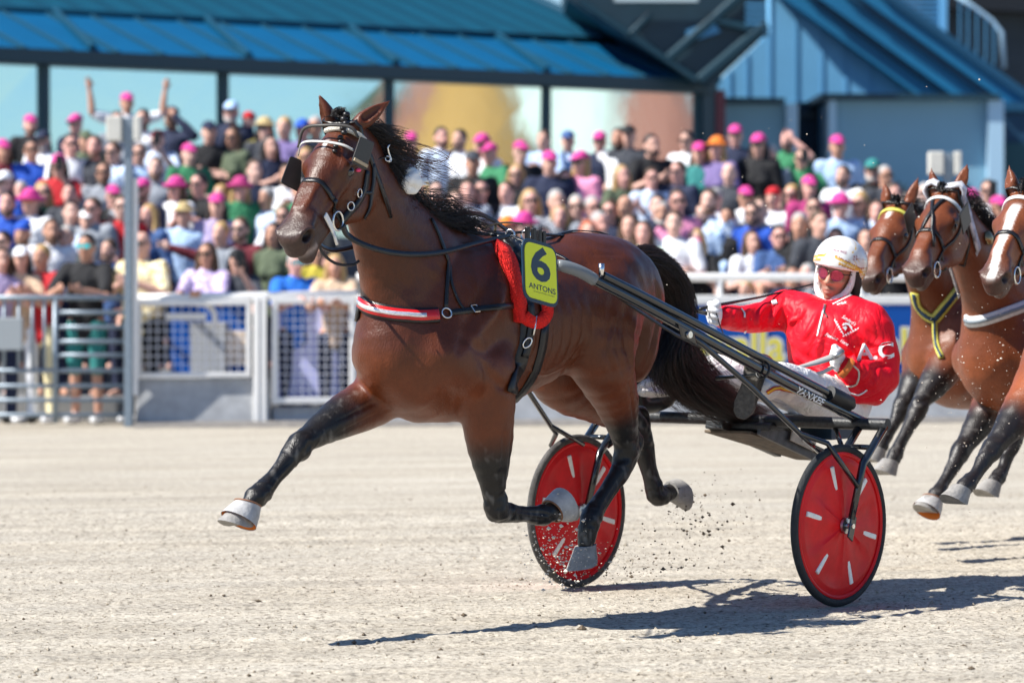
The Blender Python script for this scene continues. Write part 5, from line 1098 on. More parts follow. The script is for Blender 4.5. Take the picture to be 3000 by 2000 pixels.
for s_ in (1, -1):
    b = MB(); b.tube([M_(p, s_) for p in spline(sh, 24)], 0.0215, 14); o = b.build('shaft', M_FRAME, sk, True); smooth_angle(o, 60)
    b = MB(); b.tube([M_(p, s_) for p in spline(tipn, 14)], [0.026]*12+[0.024, 0.020], 14); b.build('shaft_sleeve', M_GREYT, sk, True)
    e0, e1 = np.array(M_(tipn[-1], s_)), np.array(M_(tipn[-1], s_))+np.array((0.05, -0.02*s_, 0.01)); b = MB(); b.tube([e0, e1], [0.018, 0.016], 12); b.build('shaft_coupling', M_SILVER, sk, True)
    b = MB(); b.tube([M_(p, s_) for p in spline(up, 20)], 0.0175, 12); o = b.build('upper_tube', M_FRAME, sk, True); smooth_angle(o, 60)
    a, c = np.array(M_(up[-1], s_)), np.array(M_(up[-2], s_)); d = (a-c)/np.linalg.norm(a-c)
    b = MB(); b.lathe([(0.001, -0.01), (0.036, -0.008), (0.038, 0.0), (0.038, 0.135), (0.034, 0.142), (0.018, 0.145), (0.018, 0.165), (0.001, 0.166)], a-d*0.02, d, 22); o = b.build('damper', mat('matt_black', (0.010, 0.011, 0.013), 0.45), sk); smooth_angle(o, 40)
    q = np.array(M_(P(1762, 800, 0.47), s_)); b = MB(); b.lathe([(0.001, 0.02), (0.012, 0.02), (0.012, -0.03), (0.001, -0.03)], q+np.array((0, 0, 0.02)), (0, 0, 1), 12); b.build('clamp_bolt', M_SILVER, sk, True)
    st_ = [P(2010, 972, 0.56), P(2060, 1010, 0.58), P(2200, 1132, 0.64), P(2344, 1270, 0.70), P(2424, 1298, 0.76), P(2450, 1336, 0.80), P(2512, 1424, 0.805)]
    b = MB(); b.tube([M_(p, s_) for p in st_], 0.0125, 10); b.build('strut', M_FRAME, sk, True)
    b = MB(); b.tube([M_(P(2345, 1272, 0.70), s_), M_(P(2408, 1330, 0.67), s_)], 0.011, 8); b.build('strut', M_FRAME, sk, True)
    p0 = np.array(M_(P(2014, 980, 0.575), s_)); b = MB(); dd = np.array(sh[2])-np.array(sh[4]); dd /= np.linalg.norm(dd); dd = np.array(M_(dd, s_))
    b.obox(p0, dd*0.05, (0, 0.006, 0), (0.01, 0, 0.028)); b.build('bracket', M_FRAME, sk, bevel=0.006)
    b = MB(); b.lathe([(0.001, 0.01), (0.015, 0.01), (0.016, 0.0)], p0+np.array((0, s_*0.007, 0)), (0, s_, 0), 14); b.build('bracket_bolt', M_SILVER, sk)
    # stirrup for the foot
    f0 = np.array(M_(P(2235, 1085, 0.60), s_)); b = MB(); torus(b, f0, dd, 0.036, 0.006, 18, 6); b.build('stirrup_clamp', mat('matt_black', (0.01,)*3), sk, True)
    b = MB(); b.tube([np.array(M_(P(2098, 1108, 0.30), s_)), np.array(M_(P(2215, 1098, 0.50), s_)), f0], 0.008, 8); b.build('footrest', M_FRAME, sk, True)
# lettering along the near shaft
_shs = spline(sh, 200); _pxs = np.array([PX0+FPX*FR.W(q).x/FR.W(q).y for q in _shs]); ta, tb_ = [np.array([np.interp(-x, -_pxs, _shs[:, j]) for j in range(3)]) for x in (2328, 2406)]
ex = (np.array(tb_)-np.array(ta)); wl = np.linalg.norm(ex); ex /= wl; nn_ = -raydir(2368, 1160); nn_ -= ex*(nn_@ex); nn_ /= np.linalg.norm(nn_); ey = np.cross(nn_, ex)
me = text_mesh('lettering', 'YANKEE', 1.0, 0.25, 0.02); vv = verts(me); lo, hi = vv.min(0), vv.max(0); q = (vv-(lo+hi)/2)/np.maximum(hi-lo, 1e-6)
cc = (np.array(ta)+np.array(tb_))/2; th_ = q[:, 1]*1.35; w3 = cc+q[:, :1]*wl*ex+(np.sin(th_)[:, None]*ey+np.cos(th_)[:, None]*nn_)*0.0236
me.vertices.foreach_set('co', w3.astype(np.float32).ravel()); me.update(); me.materials.clear(); link('lettering', me, mat('white_print', (0.8, 0.8, 0.8), 0.4), sk)
# seat under the driver, carried on the crossbar
seat_c = np.array((-0.80, 0.08, 0.78))
b = MB(); b.obox((-0.56, 0.05, 0.775), (0.36, 0, -0.012), (0, 0.17, 0), (0, 0, 0.018)); b.build('seat', M_DIRTY, sk, bevel=0.012, seg=3)
def beam(name, p0, p1, hh, tv, m):
    p0, p1 = np.array(p0), np.array(p1); d = (p1-p0)/2; n_ = np.cross(d, (0, 1, 0)); n_ = n_/np.linalg.norm(n_)*hh
    b = MB(); b.obox((p0+p1)/2, d, (0, tv, 0), n_); return b.build(name, m, sk, bevel=0.004)
M_RAILG = mat('grey_bracket', (0.085, 0.085, 0.088), 0.5, noise=0.4, nscale=25)
beam('seat_rail', P(2120, 1252, -0.10), P(2282, 1322, -0.10), 0.026, 0.020, M_RAILG); beam('seat_rail', P(2225, 1250, 0.16), P(2440, 1352, 0.16), 0.036, 0.010, M_RAILG)
beam('mud_plate', P(2130, 1264, 0.0), P(2400, 1345, 0.06), 0.007, 0.13, M_WOODS); beam('seat_underside', P(2200, 1250, 0.05), P(2330, 1300, 0.05), 0.04, 0.10, M_WOODS)
beam('bracket_plate', P(2318, 1272, 0.19), P(2388, 1305, 0.19), 0.028, 0.005, mat('bare_plate', (0.42, 0.37, 0.30), 0.5, noise=0.3, nscale=30))
b = MB(); b.lathe([(.001, .006), (.008, .006), (.009, 0)], P(2352, 1290, .197), (0, 1, 0), 10); b.build('plate_bolt', M_SILVER, sk)
beam('seat_end', P(2390, 1268, 0.12), P(2462, 1262, 0.12), 0.030, 0.09, mat('blue_seat_end', (0.02, 0.045, 0.08), 0.4)); beam('flap', P(2092, 1243, -0.05), P(2150, 1262, -0.05), 0.018, 0.05, M_DIRTY)
# ------------------------------------------------------------------ driver (frame coordinates)
dr = empty('person', mtx=FM); tag(dr, 'person driving in red jacket, white trousers and gold patterned helmet, seated in the sulky', 'person')
M_SKIN = vmat('driver_skin', rough=0.5, spec=0.4, noise=0.06, nscale=60, bump=0.12, bscale=220)
M_JACKET = mat('red_jacket', (0.74, 0.006, 0.020), 0.50, spec=0.25, bump=0.08, bscale=60, wrinkle=0.42, wscale=5.5)
M_WHITE = mat('white_cloth', (0.72, 0.70, 0.69), 0.75, bump=0.25, bscale=30, noise=0.05, nscale=12)
M_GLOVE = mat('white_leather_glove', (0.70, 0.70, 0.71), 0.55, bump=0.2, bscale=90, noise=0.08, nscale=60)
M_BOOT = mat('dusty_boot_sole', (0.085, 0.078, 0.068), 0.8, noise=0.5, nscale=45, bump=0.6, bscale=70)
M_PRINT = mat('white_print', (0.8, 0.8, 0.8), 0.4)
VD = 0.10
hc = P(2456, 806, VD); shR, shL = P(2305, 905, -0.10), P(2553, 955, 0.30)
elR, haR = P(2195, 935, -0.16), P(2092, 922, -0.16)
elL, haL = P(2585, 1108, 0.36), P(2452, 1052, 0.30)
hip = P(2440, 1180, VD); chest = P(2420, 985, VD); waist = P(2425, 1090, VD)
fw = np.array((0.96, 0.22, -0.06)); fw /= np.linalg.norm(fw)
upv = np.array((0.06, 0.22, 0.97)); upv -= fw*(upv@fw); upv /= np.linalg.norm(upv); lf = np.cross(upv, fw)
D = lambda f, l, u: hc+fw*f+lf*l+upv*u
ROT = np.array((fw, lf, upv))
# jacket --------------------------------------------------------------
lo = np.minimum.reduce([hip, elL, elR, haR, shR])-0.25; hi = np.maximum.reduce([hip, elL, elR, haR, shL, hc])+0.25
J = Field(lo, hi, 0.0085); lat = (0, 1, 0)
J.tube([row(P(2432, 1150, VD), 0.150, 1.15), row(waist, 0.150, 1.18), row(P(2422, 1030, VD), 0.158, 1.20), row(chest, 0.150, 1.25), row(P(2434, 940, VD), 0.105, 1.35), row(P(2446, 912, VD), 0.072, 1.15), row(P(2450, 893, VD), 0.064, 1.1)], n=20, flat=lat, k=0.02)
J.ell(shR, (0.085, 0.085, 0.085), k=0.06); J.ell(shL, (0.088, 0.088, 0.088), k=0.06)
J.tube([row(P(2360, 925, 0.0), 0.10), row(shR, 0.085), row(P(2250, 925, -0.14), 0.074), row(elR, 0.066), row(P(2150, 932, -0.165), 0.060), row(P(2118, 926, -0.16), 0.050)], n=16, k=0.05)
J.tube([row(P(2500, 930, 0.2), 0.10), row(shL, 0.088), row(P(2580, 1040, 0.345), 0.084), row(elL, 0.080), row(P(2530, 1092, 0.36), 0.066), row(P(2484, 1070, 0.325), 0.054)], n=18, k=0.045)
J.tube([row(P(2560, 1150, 0.34), 0.055), row(P(2500, 1150, 0.30), 0.06), row(P(2430, 1150, 0.2), 0.09)], n=6, k=0.05)
def creases(me, lines, seed=0):
    """cloth folds: ridges and hollows along lines traced over the surface"""
    v = verts(me).astype(float); n = normals(me).astype(float); bv = BVHTree.FromPolygons([Vector(x) for x in v], [tuple(p.vertices) for p in me.polygons]); dsp = np.zeros(len(v))
    for pts, wd, dp in lines:
        g = []
        for x, y in spline(pts, 12):
            loc, nn, i_, d_ = bv.ray_cast(Vector(CAMF), Vector(raydir(x, y)))
            if loc is not None: g.append(np.array(loc))
        if len(g) < 3: continue
        g = np.array(g); dd = np.full(len(v), 9.0); en = np.zeros(len(v)); near_ = np.where(((v > g.min(0)-0.12)&(v < g.max(0)+0.12)).all(1))[0]
        for i_ in range(len(g)-1):
            a, ba = g[i_], g[i_+1]-g[i_]; t = np.clip(((v[near_]-a)@ba)/(ba@ba+1e-9), 0, 1); d2 = np.linalg.norm(v[near_]-a-t[:, None]*ba, axis=1); m = d2 < dd[near_]; dd[near_[m]] = d2[m]; en[near_[m]] = (i_+t[m])/(len(g)-1)
        pr = np.exp(-(dd/wd)**2)-0.55*np.exp(-((dd-wd*1.9)/(wd*1.1))**2); dsp += dp*pr*np.sin(np.clip(en, 0.01, 0.99)*math.pi)**0.7*(dd < 1)
    v += n*dsp[:, None]; me.vertices.foreach_set('co', v.astype(np.float32).ravel()); me.update()
jm = J.mesh('jacket', 2)
creases(jm, [([(2250, 885), (2222, 930), (2228, 975)], .013, .010), ([(2200, 890), (2185, 930), (2192, 965)], .011, .008), ([(2290, 890), (2262, 950), (2290, 1010)], .014, .012), ([(2160, 905), (2150, 930), (2160, 955)], .010, .007),
    ([(2335, 905), (2312, 960), (2322, 1020)], .014, .010), ([(2400, 905), (2375, 960), (2345, 1000)], .012, .009), ([(2420, 950), (2398, 1010), (2385, 1070)], .013, .010), ([(2330, 1040), (2380, 1075), (2440, 1095)], .014, .010), ([(2310, 1070), (2360, 1110), (2430, 1125)], .014, .010),
    ([(2470, 1000), (2500, 1040), (2512, 1080)], .013, .012), ([(2545, 1075), (2535, 1105), (2500, 1120)], .013, .013), ([(2580, 1075), (2565, 1120), (2530, 1140)], .013, .012), ([(2600, 1040), (2580, 1060), (2540, 1060)], .013, .010), ([(2520, 1060), (2530, 1085), (2515, 1105)], .010, .010), ([(2520, 960), (2545, 1000), (2590, 1010)], .015, .009), ([(2500, 1150), (2545, 1155), (2585, 1125)], .014, .010), ([(2355, 900), (2340, 930), (2300, 950)], .010, .008)])
vj = verts(jm).astype(float); nj = normals(jm).astype(float)
vj += nj*(0.0045*vnoise(vj*np.array((1, 1, 1.6)), 22, 8)+0.002*vnoise(vj, 55, 9))[:, None]; jm.vertices.foreach_set('co', vj.astype(np.float32).ravel()); jm.update()
jk = link('jacket', jm, M_JACKET, dr)
jb = BVHTree.FromPolygons([Vector(x) for x in vj], [tuple(p.vertices) for p in jm.polygons])
def jhit(px, py, off=0.003):
    loc, n, i, d = jb.ray_cast(Vector(CAMF), Vector(raydir(px, py)))
    return None if loc is None else (np.array(loc)+np.array(n)*off, np.array(n))
def jproj(name, me, cx, cy, wpx, hpx, rot, m, parent, off=0.003, bvh=None, arc=0.0):
    """lay flat lettering on cloth: print projected on the surface about the place (cx,cy)"""
    v = verts(me); lo_, hi_ = v.min(0), v.max(0); q = (v-(lo_+hi_)/2)/np.maximum(hi_-lo_, 1e-6); a = math.radians(rot); out = []
    for x, y, _ in q:
        X, Y = x*wpx, -y*hpx-arc*(1-(2*x)**2); px, py = cx+X*math.cos(a)-Y*math.sin(a), cy+X*math.sin(a)+Y*math.cos(a)
        loc, n, i, d = (bvh or jb).ray_cast(Vector(CAMF), Vector(raydir(px, py)))
        if loc is None: out.append(out[-1] if out else CAMF*0); continue
        out.append(np.array(loc)-raydir(px, py)*off)
    me.vertices.foreach_set('co', np.array(out, np.float32).ravel()); me.update(); me.materials.clear(); return link(name, me, m, parent)
jproj('sleeve_lettering', text_mesh('t', 'A.C', 1, 0, 0.03), 2563, 1028, 112, 50, -4, M_PRINT, jk)
jproj('chest_lettering', text_mesh('t', "Sunderö's", 1, 0.35, 0.01), 2488, 938, 46, 11, 33, M_PRINT, jk)
jproj('chest_lettering', text_mesh('t', 'Positive', 1, 0.35, 0.01), 2437, 986, 40, 10, 22, M_PRINT, jk)
jproj('chest_lettering', text_mesh('t', 'Horse', 1, 0.35, 0.01), 2474, 1003, 26, 10, 30, M_PRINT, jk)
jproj('collar_lettering', text_mesh('t', 'arlek', 1, 0.25, 0.015), 2466, 887, 30, 8, -10, M_PRINT, jk)
def flatpoly(polys):
    b = MB()
    for pg in polys: b.add([(x, y, 0) for x, y in pg], [tuple(range(len(pg)))])
    me = b.mesh('f', fix=False); bm = bmesh.new(); bm.from_mesh(me); bmesh.ops.triangulate(bm, faces=bm.faces); bmesh.ops.subdivide_edges(bm, edges=bm.edges, cuts=1); bm.to_mesh(me); bm.free(); return me
leaf = lambda cx, cy, a, l=.13, w=.05: [(cx+l*math.cos(a), cy+l*math.sin(a)), (cx+w*math.cos(a+1.57), cy+w*math.sin(a+1.57)), (cx-l*math.cos(a), cy-l*math.sin(a)), (cx-w*math.cos(a+1.57), cy-w*math.sin(a+1.57))]
crest_p = [[(-.25, .1), (-.1, .42), (.2, .45), (.5, .25), (.62, .0), (.45, .08), (.2, .28), (-.02, .25)], [(-.3, .12), (-.22, .36), (-.13, .30), (-.18, .1)], [(-.2, -.05), (.0, .16), (.16, .08), (.1, -.22), (.0, -.12)]]
for k in range(6):
    crest_p.append(leaf(-.95+.16*k, .30-.14*k, 1.9-.3*k)); crest_p.append(leaf(-.80+.16*k, .22-.14*k, .2-.2*k))
    crest_p.append(leaf(.95-.14*k, .30-.16*k, 1.1+.3*k)); crest_p.append(leaf(.82-.14*k, .16-.16*k, 2.9+.2*k))
jproj('horse_crest', flatpoly(crest_p), 2474, 965, 76, 44, 20, M_PRINT, jk)
# trim lines on the sleeves, zip
def line_on(name, pts, w, m, parent, n=14):
    pn = [h for h in (jhit(x, y, 0.004) for x, y in spline(pts, n)) if h]
    if len(pn) > 3: b = MB(); ribbon(b, pn, w, 0.003); b.build(name, m, parent, True)
line_on('sleeve_trim', [(2170, 904), (2180, 918), (2181, 930)], 0.008, M_PRINT, jk); line_on('sleeve_trim', [(2184, 968), (2178, 980), (2160, 990)], 0.008, M_PRINT, jk)
line_on('sleeve_trim', [(2480, 1130), (2490, 1150), (2520, 1155), (2540, 1140)], 0.007, M_PRINT, jk); line_on('sleeve_trim', [(2498, 1068), (2516, 1090), (2512, 1120), (2490, 1132), (2466, 1125), (2447, 1100)], 0.008, mat('cream_strap', (0.62, 0.56, 0.46), 0.6), jk, 22)
line_on('zip', [(2414, 905), (2404, 945), (2395, 985)], 0.008, M_PRINT, jk); line_on('zip_pull', [(2418, 893), (2413, 912)], 0.014, M_SILVER, jk)
line_on('zip_tab', [(2414, 912), (2424, 930)], 0.008, M_LEATHER, jk); line_on('shoulder_patch', [(2260, 888), (2276, 884)], 0.022, M_PRINT, jk)
line_on('collar_edge', [(2440, 893), (2465, 880), (2495, 866)], 0.008, M_PRINT, jk)
line_on('zip_flap', [(2425, 975), (2450, 992), (2455, 998)], 0.004, mat('dark_red_seam', (0.35, 0.004, 0.01), 0.6), jk)
# trousers ------------------------------------------------------------
Tf = Field(np.array((-1.45, -0.75, 0.60)), np.array((0.35, 0.75, 1.35)), 0.0095)
Tf.ell(P(2440, 1185, VD), (0.17, 0.19, 0.13), k=0.04)
Tf.tube([row(P(2450, 1180, .20), 0.115), row(P(2360, 1145, .30), 0.098), row(P(2290, 1112, .36), 0.080), row(P(2262, 1120, .40), 0.070), row(P(2238, 1140, .44), 0.055)], n=14, k=0.05)
Tf.tube([row(P(2420, 1170, .0), 0.12), row(P(2250, 1120, -.16), 0.098), row(P(2110, 1085, -.28), 0.080), row(P(1985, 1120, -.36), 0.066), row(P(1880, 1138, -.42), 0.056)], n=16, k=0.05)
tm = Tf.mesh('trousers', 2)
creases(tm, [([(2275, 1085), (2290, 1120), (2275, 1160)], .012, .010), ([(2310, 1095), (2330, 1140), (2310, 1180)], .013, .011), ([(2360, 1120), (2370, 1160), (2350, 1195)], .013, .010), ([(2400, 1140), (2420, 1170), (2400, 1200)], .013, .010), ([(1970, 1095), (1930, 1120), (1880, 1115)], .012, .010), ([(1990, 1140), (1940, 1150), (1890, 1145)], .012, .010)])
vt = verts(tm).astype(float); nt_ = normals(tm).astype(float); vt += nt_*(0.004*vnoise(vt, 26, 14)+0.002*vnoise(vt, 60, 15))[:, None]; tm.vertices.foreach_set('co', vt.astype(np.float32).ravel()); tm.update()
tr = link('trousers', tm, M_WHITE, dr)
tb = BVHTree.FromPolygons([Vector(x) for x in vt], [tuple(p.vertices) for p in tm.polygons])
def thit(px, py, off=0.003):
    loc, n, i, d = tb.ray_cast(Vector(CAMF), Vector(raydir(px, py))); return None if loc is None else (np.array(loc)+np.array(n)*off, np.array(n))
for w_, m_ in ((0.020, mat('red_piping', (0.55, 0.02, 0.02), 0.6)), (0.010, mat('yellow_piping', (0.85, 0.45, 0.03), 0.6))):
    for pts in ([(2246, 1150), (2262, 1140), (2280, 1136), (2310, 1142), (2350, 1150)],):
        pn = [h for h in (thit(x, y, 0.005 if w_ > 0.015 else 0.008) for x, y in spline(pts, 14)) if h]
        if len(pn) > 3: b = MB(); ribbon(b, pn, w_, 0.004); b.build('piping', m_, tr, True)
# boots
def boot(p, nrm, upd, s_):
    r = empty('boot'); r.parent = dr; nrm = np.array(nrm, float)/np.linalg.norm(nrm); upd = np.array(upd, float); upd -= nrm*(upd@nrm); upd /= np.linalg.norm(upd); sd_ = np.cross(nrm, upd); p = np.array(p)
    prof = [(-0.135, 0.020), (-0.125, 0.036), (-0.08, 0.042), (-0.02, 0.034), (0.03, 0.038), (0.08, 0.047), (0.12, 0.040), (0.145, 0.018)]
    pts = [p+upd*a+sd_*w for a, w in prof]+[p+upd*a-sd_*w for a, w in prof[::-1]]
    b = MB(); b.poly_prism(pts, nrm*0.022); b.build('sole', M_BOOT, r, bevel=0.006, seg=3)
    b = MB(); b.poly_prism([p+nrm*0.02+upd*a+sd_*w*.9 for a, w in prof[:3]]+[p+nrm*0.02+upd*a-sd_*w*.9 for a, w in prof[2::-1]], nrm*0.012); b.build('heel', M_BOOT, r, bevel=0.004)
    F = Field(p-0.26, p+0.26, 0.009); F.tube([row(p-nrm*0.03+upd*0.10, 0.040), row(p-nrm*0.04+upd*0.02, 0.044), row(p-nrm*0.055-upd*0.08, 0.048), row(p-nrm*0.12-upd*0.09, 0.05), row(p-nrm*0.20-upd*0.06, 0.056)], n=12, k=0.02)
    link('upper', F.mesh('upper', 2), mat('black_boot', (0.012, 0.012, 0.013), 0.35), r)
boot(P(2196, 1132, .44), (0.93, 0.34, -0.05), (0.1, -0.25, -1.0), 1)
boot(P(1850, 1120, -.44), (0.93, -0.2, 0.05), (0.1, 0, 1.0), -1)
# hands ----------------------------------------------------------------
def fist(name, c, kd, pd, sdv, m, size=1.0):
    """closed hand: c = centre of palm, kd = towards knuckles, pd = palm facing, sdv = towards the thumb"""
    kd, pd, sdv = [np.array(x, float)/np.linalg.norm(x) for x in (kd, pd, sdv)]; c = np.array(c); S = size
    F = Field(c-0.15*S, c+0.15*S, 0.0045)
    F.tube([row(c-kd*0.075*S, 0.030*S, 1.0), row(c-kd*0.04*S, 0.031*S, 1.25), row(c+kd*0.02*S, 0.026*S, 1.55)], n=8, flat=sdv, k=0.01)
    for i, (o_, L_) in enumerate(((0.036, 0.95), (0.013, 1.05), (-0.010, 1.0), (-0.032, 0.82))):
        k0 = c+kd*(0.034-0.004*abs(i-1))*S+sdv*o_*S-pd*0.006*S
        F.tube([row(k0, 0.0135*S), row(k0+(kd*0.020+pd*0.020)*L_*S, 0.0130*S), row(k0+(kd*0.008+pd*0.046)*L_*S, 0.0122*S), row(k0+(-kd*0.016+pd*0.050)*L_*S, 0.0115*S)], n=9, k=0.004)
    t0 = c-kd*0.030*S+sdv*0.034*S
    F.tube([row(t0, 0.017*S), row(c+kd*0.004*S+sdv*0.052*S+pd*0.018*S, 0.0145*S), row(c+kd*0.026*S+sdv*0.046*S+pd*0.044*S, 0.0125*S)], n=8, k=0.010)
    o = link(name, F.mesh(name, 1), m, dr); return o
gl = fist('glove', haR+np.array((0, 0, 0)), P(2070, 905, -.13)-P(2110, 925, -.16), (0.25, 0.95, -0.15), (0.1, 0.05, 1.0), M_GLOVE, 1.12)
gl2 = fist('glove', haL, P(2436, 1030, .33)-P(2462, 1066, .31), (0.55, 0.60, -0.55), (0.35, 0.4, 0.95), M_GLOVE, 1.12)
b = MB(); c_ = P(2476, 1076, .345); ax_ = P(2462, 1062, .32)-P(2490, 1082, .35); b.lathe([(0.050, -0.018), (0.053, 0.0), (0.046, 0.012)], c_, ax_, 18); b.build('glove_cuff', mat('orange_cuff', (0.62, 0.16, 0.03), 0.6), gl2, True)
# head -----------------------------------------------------------------
Hd = Field(hc-0.22, hc+0.22, 0.004)
Hd.ell(D(-0.005, 0, 0.045), (0.098, 0.078, 0.085), ROT, k=0.02)
Hd.tube([row(D(0.045, 0, 0.03), 0.062, 0.95), row(D(0.048, 0, -0.03), 0.060, 0.92), row(D(0.050, 0, -0.075), 0.046, 0.92), row(D(0.055, 0, -0.098), 0.030, 1.0)], n=10, flat=lf, k=0.03)
Hd.tube([row(D(-0.02, 0, -0.06), 0.056), row(D(-0.04, 0, -0.15), 0.056)], n=4, k=0.03)
Hd.tube([row(D(0.102, 0, 0.020), 0.010), row(D(0.116, 0, -0.008), 0.0125), row(D(0.126, 0, -0.026), 0.0145)], n=8, k=0.014)
for y in (-1, 1):
    Hd.ell(D(0.112, y*0.014, -0.028), (0.011, 0.010, 0.008), ROT, k=0.008); Hd.ell(D(0.119, y*0.0085, -0.037), (0.005, 0.004, 0.004), ROT, k=0.004, op='sub')
    Hd.ell(D(0.082, y*0.042, -0.015), (0.026, 0.024, 0.02), ROT, k=0.02); Hd.ell(D(0.098, y*0.033, 0.022), (0.013, 0.018, 0.012), ROT, k=0.015, op='sub')
    Hd.tube([row(D(0.102, y*0.014, 0.038), 0.008), row(D(0.092, y*0.045, 0.040), 0.008)], n=4, k=0.012)
Hd.tube([row(D(0.098, -0.022, -0.064), 0.006), row(D(0.109, 0, -0.060), 0.0075), row(D(0.098, 0.022, -0.064), 0.006)], n=8, k=0.008)
Hd.tube([row(D(0.098, -0.018, -0.076), 0.006), row(D(0.107, 0, -0.0765), 0.0085), row(D(0.098, 0.018, -0.076), 0.006)], n=8, k=0.008)
Hd.tube([row(D(0.106, -0.024, -0.0685), 0.0025), row(D(0.116, 0, -0.0682), 0.003), row(D(0.106, 0.024, -0.0685), 0.0025)], n=8, k=0.004, op='sub')
Hd.ell(D(0.090, 0, -0.100), (0.016, 0.02, 0.014), ROT, k=0.015)
hm = Hd.mesh('face', 1); vh = verts(hm).astype(float)-hc; x, y, z = vh@fw, vh@lf, vh@upv
c = np.tile(np.array((0.42, 0.20, 0.13)), (len(vh), 1)); nzz = vnoise(vh, 60, 3)
lip = np.exp(-((y/0.026)**4+((z+0.069)/0.012)**2))*(x > 0.09); c = c*(1-.7*lip[:, None])+np.array((0.36, 0.12, 0.10))*.7*lip[:, None]
beard = sstep(-0.035, -0.055, z)*(x > 0.04)*0.45*(1-lip)+np.exp(-((y/0.03)**4+((z+0.052)/0.008)**2))*(x > 0.09)*0.3
c = c*(1-beard[:, None])+np.array((0.12, 0.075, 0.06))*beard[:, None]; c *= (1+0.08*nzz)[:, None]; setcol(hm, np.clip(c, 0, 1))
link('head', hm, M_SKIN, dr)
# balaclava band round the face
B = Field(hc-0.22, hc+0.22, 0.0045)
B.tube([row(D(0.040, 0.088, 0.035), 0.012, 1), row(D(0.042, 0.084, -0.03), 0.016, 1), row(D(0.062, 0.058, -0.088), 0.019, 1), row(D(0.082, 0.0, -0.118), 0.021, 1), row(D(0.062, -0.058, -0.088), 0.019, 1), row(D(0.042, -0.084, -0.03), 0.016, 1), row(D(0.040, -0.088, 0.035), 0.012, 1)], n=24, k=0.01)
B.tube([row(D(0.03, 0, -0.125), 0.052, 1.1), row(D(-0.01, 0, -0.15), 0.058, 1.05), row(D(-0.02, 0, -0.18), 0.06, 1.05)], n=6, flat=lf, k=0.02)
link('balaclava', B.mesh('balaclava', 2), M_WHITE, dr)
# helmet: shell with peak, dark padding, chin strap
he = empty('helmet'); he.parent = dr
Hh = Field(hc-0.25, hc+0.28, 0.005)
Hh.ell(D(-0.012, 0, 0.052), (0.148, 0.122, 0.128), ROT, k=0.0)
Hh.tube([row(D(0.03, 0, 0.075), 0.108, 1.0), row(D(0.05, 0, 0.070), 0.098, 1.06)], n=3, flat=lf, k=0.03)
def cutplane(F, p, n, k=0.006):      # remove everything on the side of n
    g = np.stack(np.meshgrid(*[(F.lo[i]+F.vox*np.arange(F.n[i])).astype(np.float32) for i in range(3)], indexing='ij'), -1); dd = ((g-np.array(p, np.float32))@np.array(n, np.float32)).astype(np.float32); F.d = np.maximum(F.d, dd); return F
e_ = 0.5*upv-0.0*fw
# lower rim: high at the face, lower over the ears and neck
g = np.stack(np.meshgrid(*[(Hh.lo[i]+Hh.vox*np.arange(Hh.n[i])).astype(np.float32) for i in range(3)], indexing='ij'), -1)-hc.astype(np.float32)
gx, gy, gz = g@fw.astype(np.float32), g@lf.astype(np.float32), g@upv.astype(np.float32)
rim = np.where(gx > 0.03, 0.044+0.05*(gx-0.03), 0.044-np.clip((0.03-gx)/0.05, 0, 1)*0.085)
Hh.d = np.maximum(Hh.d, (rim-gz)*0.9)
inner = np.sqrt((gx+0.010)**2/0.130**2+gy**2/0.106**2+(gz-0.045)**2/0.112**2)
Hh.d = np.maximum(Hh.d, ((1-inner)*0.105).astype(np.float32))
hm2 = Hh.mesh('helmet_shell', 2); vh = verts(hm2).astype(float)-hc; x, y, z = vh@fw, vh@lf, vh@upv
az = np.arctan2(y, x); c = np.tile(np.array((0.80, 0.79, 0.75)), (len(vh), 1)); GOLD, MAR = np.array((0.72, 0.42, 0.06)), np.array((0.32, 0.03, 0.03))
def blot(f, col_):
    global c
    f = np.clip(f, 0, 1)[:, None]; c = c*(1-f)+col_*f
for s_ in (1, -1):      # gold feather and lattice bands with dark edges over each side
    a_ = az*s_
    l1 = z-(0.098-0.045*(a_-0.2)); inb = (a_ > 0.15)&(a_ < 1.35)&(z < 0.12)
    blot(inb*(np.abs(l1) < 0.0055), GOLD); blot(inb*(np.abs(l1-0.0075) < 0.0018), MAR)
    l2 = z-(0.076-0.035*(a_-0.3)); inb = (a_ > 0.3)&(a_ < 1.9); blot(inb*(np.abs(l2) < 0.0045), GOLD); blot(inb*(np.abs(l2+0.0065) < 0.0016), MAR)
    dg = np.abs(np.mod(a_*9+z*55, 2.0)-1.0); blot((a_ > 0.45)&(a_ < 1.15)&(z > 0.062)&(z < 0.10)&(dg < 0.16), GOLD)
    blot((a_ > 1.15)&(a_ < 1.95)&(z < 0.058)&(z > -0.04)&(np.abs(np.mod(a_*7, 1.0)-.5) < 0.16), GOLD*0.9); blot((a_ > 1.15)&(a_ < 1.95)&(z < 0.058)&(z > -0.04)&(np.abs(np.mod(z*60, 1.0)-.5) < 0.14), GOLD)
    blot((a_ > 1.2)&(a_ < 1.9)&(np.abs(z-0.060) < 0.0016), MAR)
    blot((a_ > 0.75)&(a_ < 1.6)&(np.abs(z-(0.150-0.03*np.sin(a_*3))) < 0.004)&(np.sin(a_*26) > -0.3), GOLD*1.05)
    for q in range(10): blot(np.exp(-(((a_-1.0-0.075*q)/0.018)**2+((z-0.105+0.001*q)/0.0028)**2)), MAR)
    for (qa, qz) in ((0.86, 0.112), (0.98, 0.114), (0.84, 0.099), (0.97, 0.101)): blot(np.exp(-(((a_-qa)/0.035)**2+((z-qz)/0.0045)**2))*1.2, MAR)
blot(np.exp(-((y/0.004)**2))*(z > 0.15)*0.5, np.array((.7, .35, .35)))
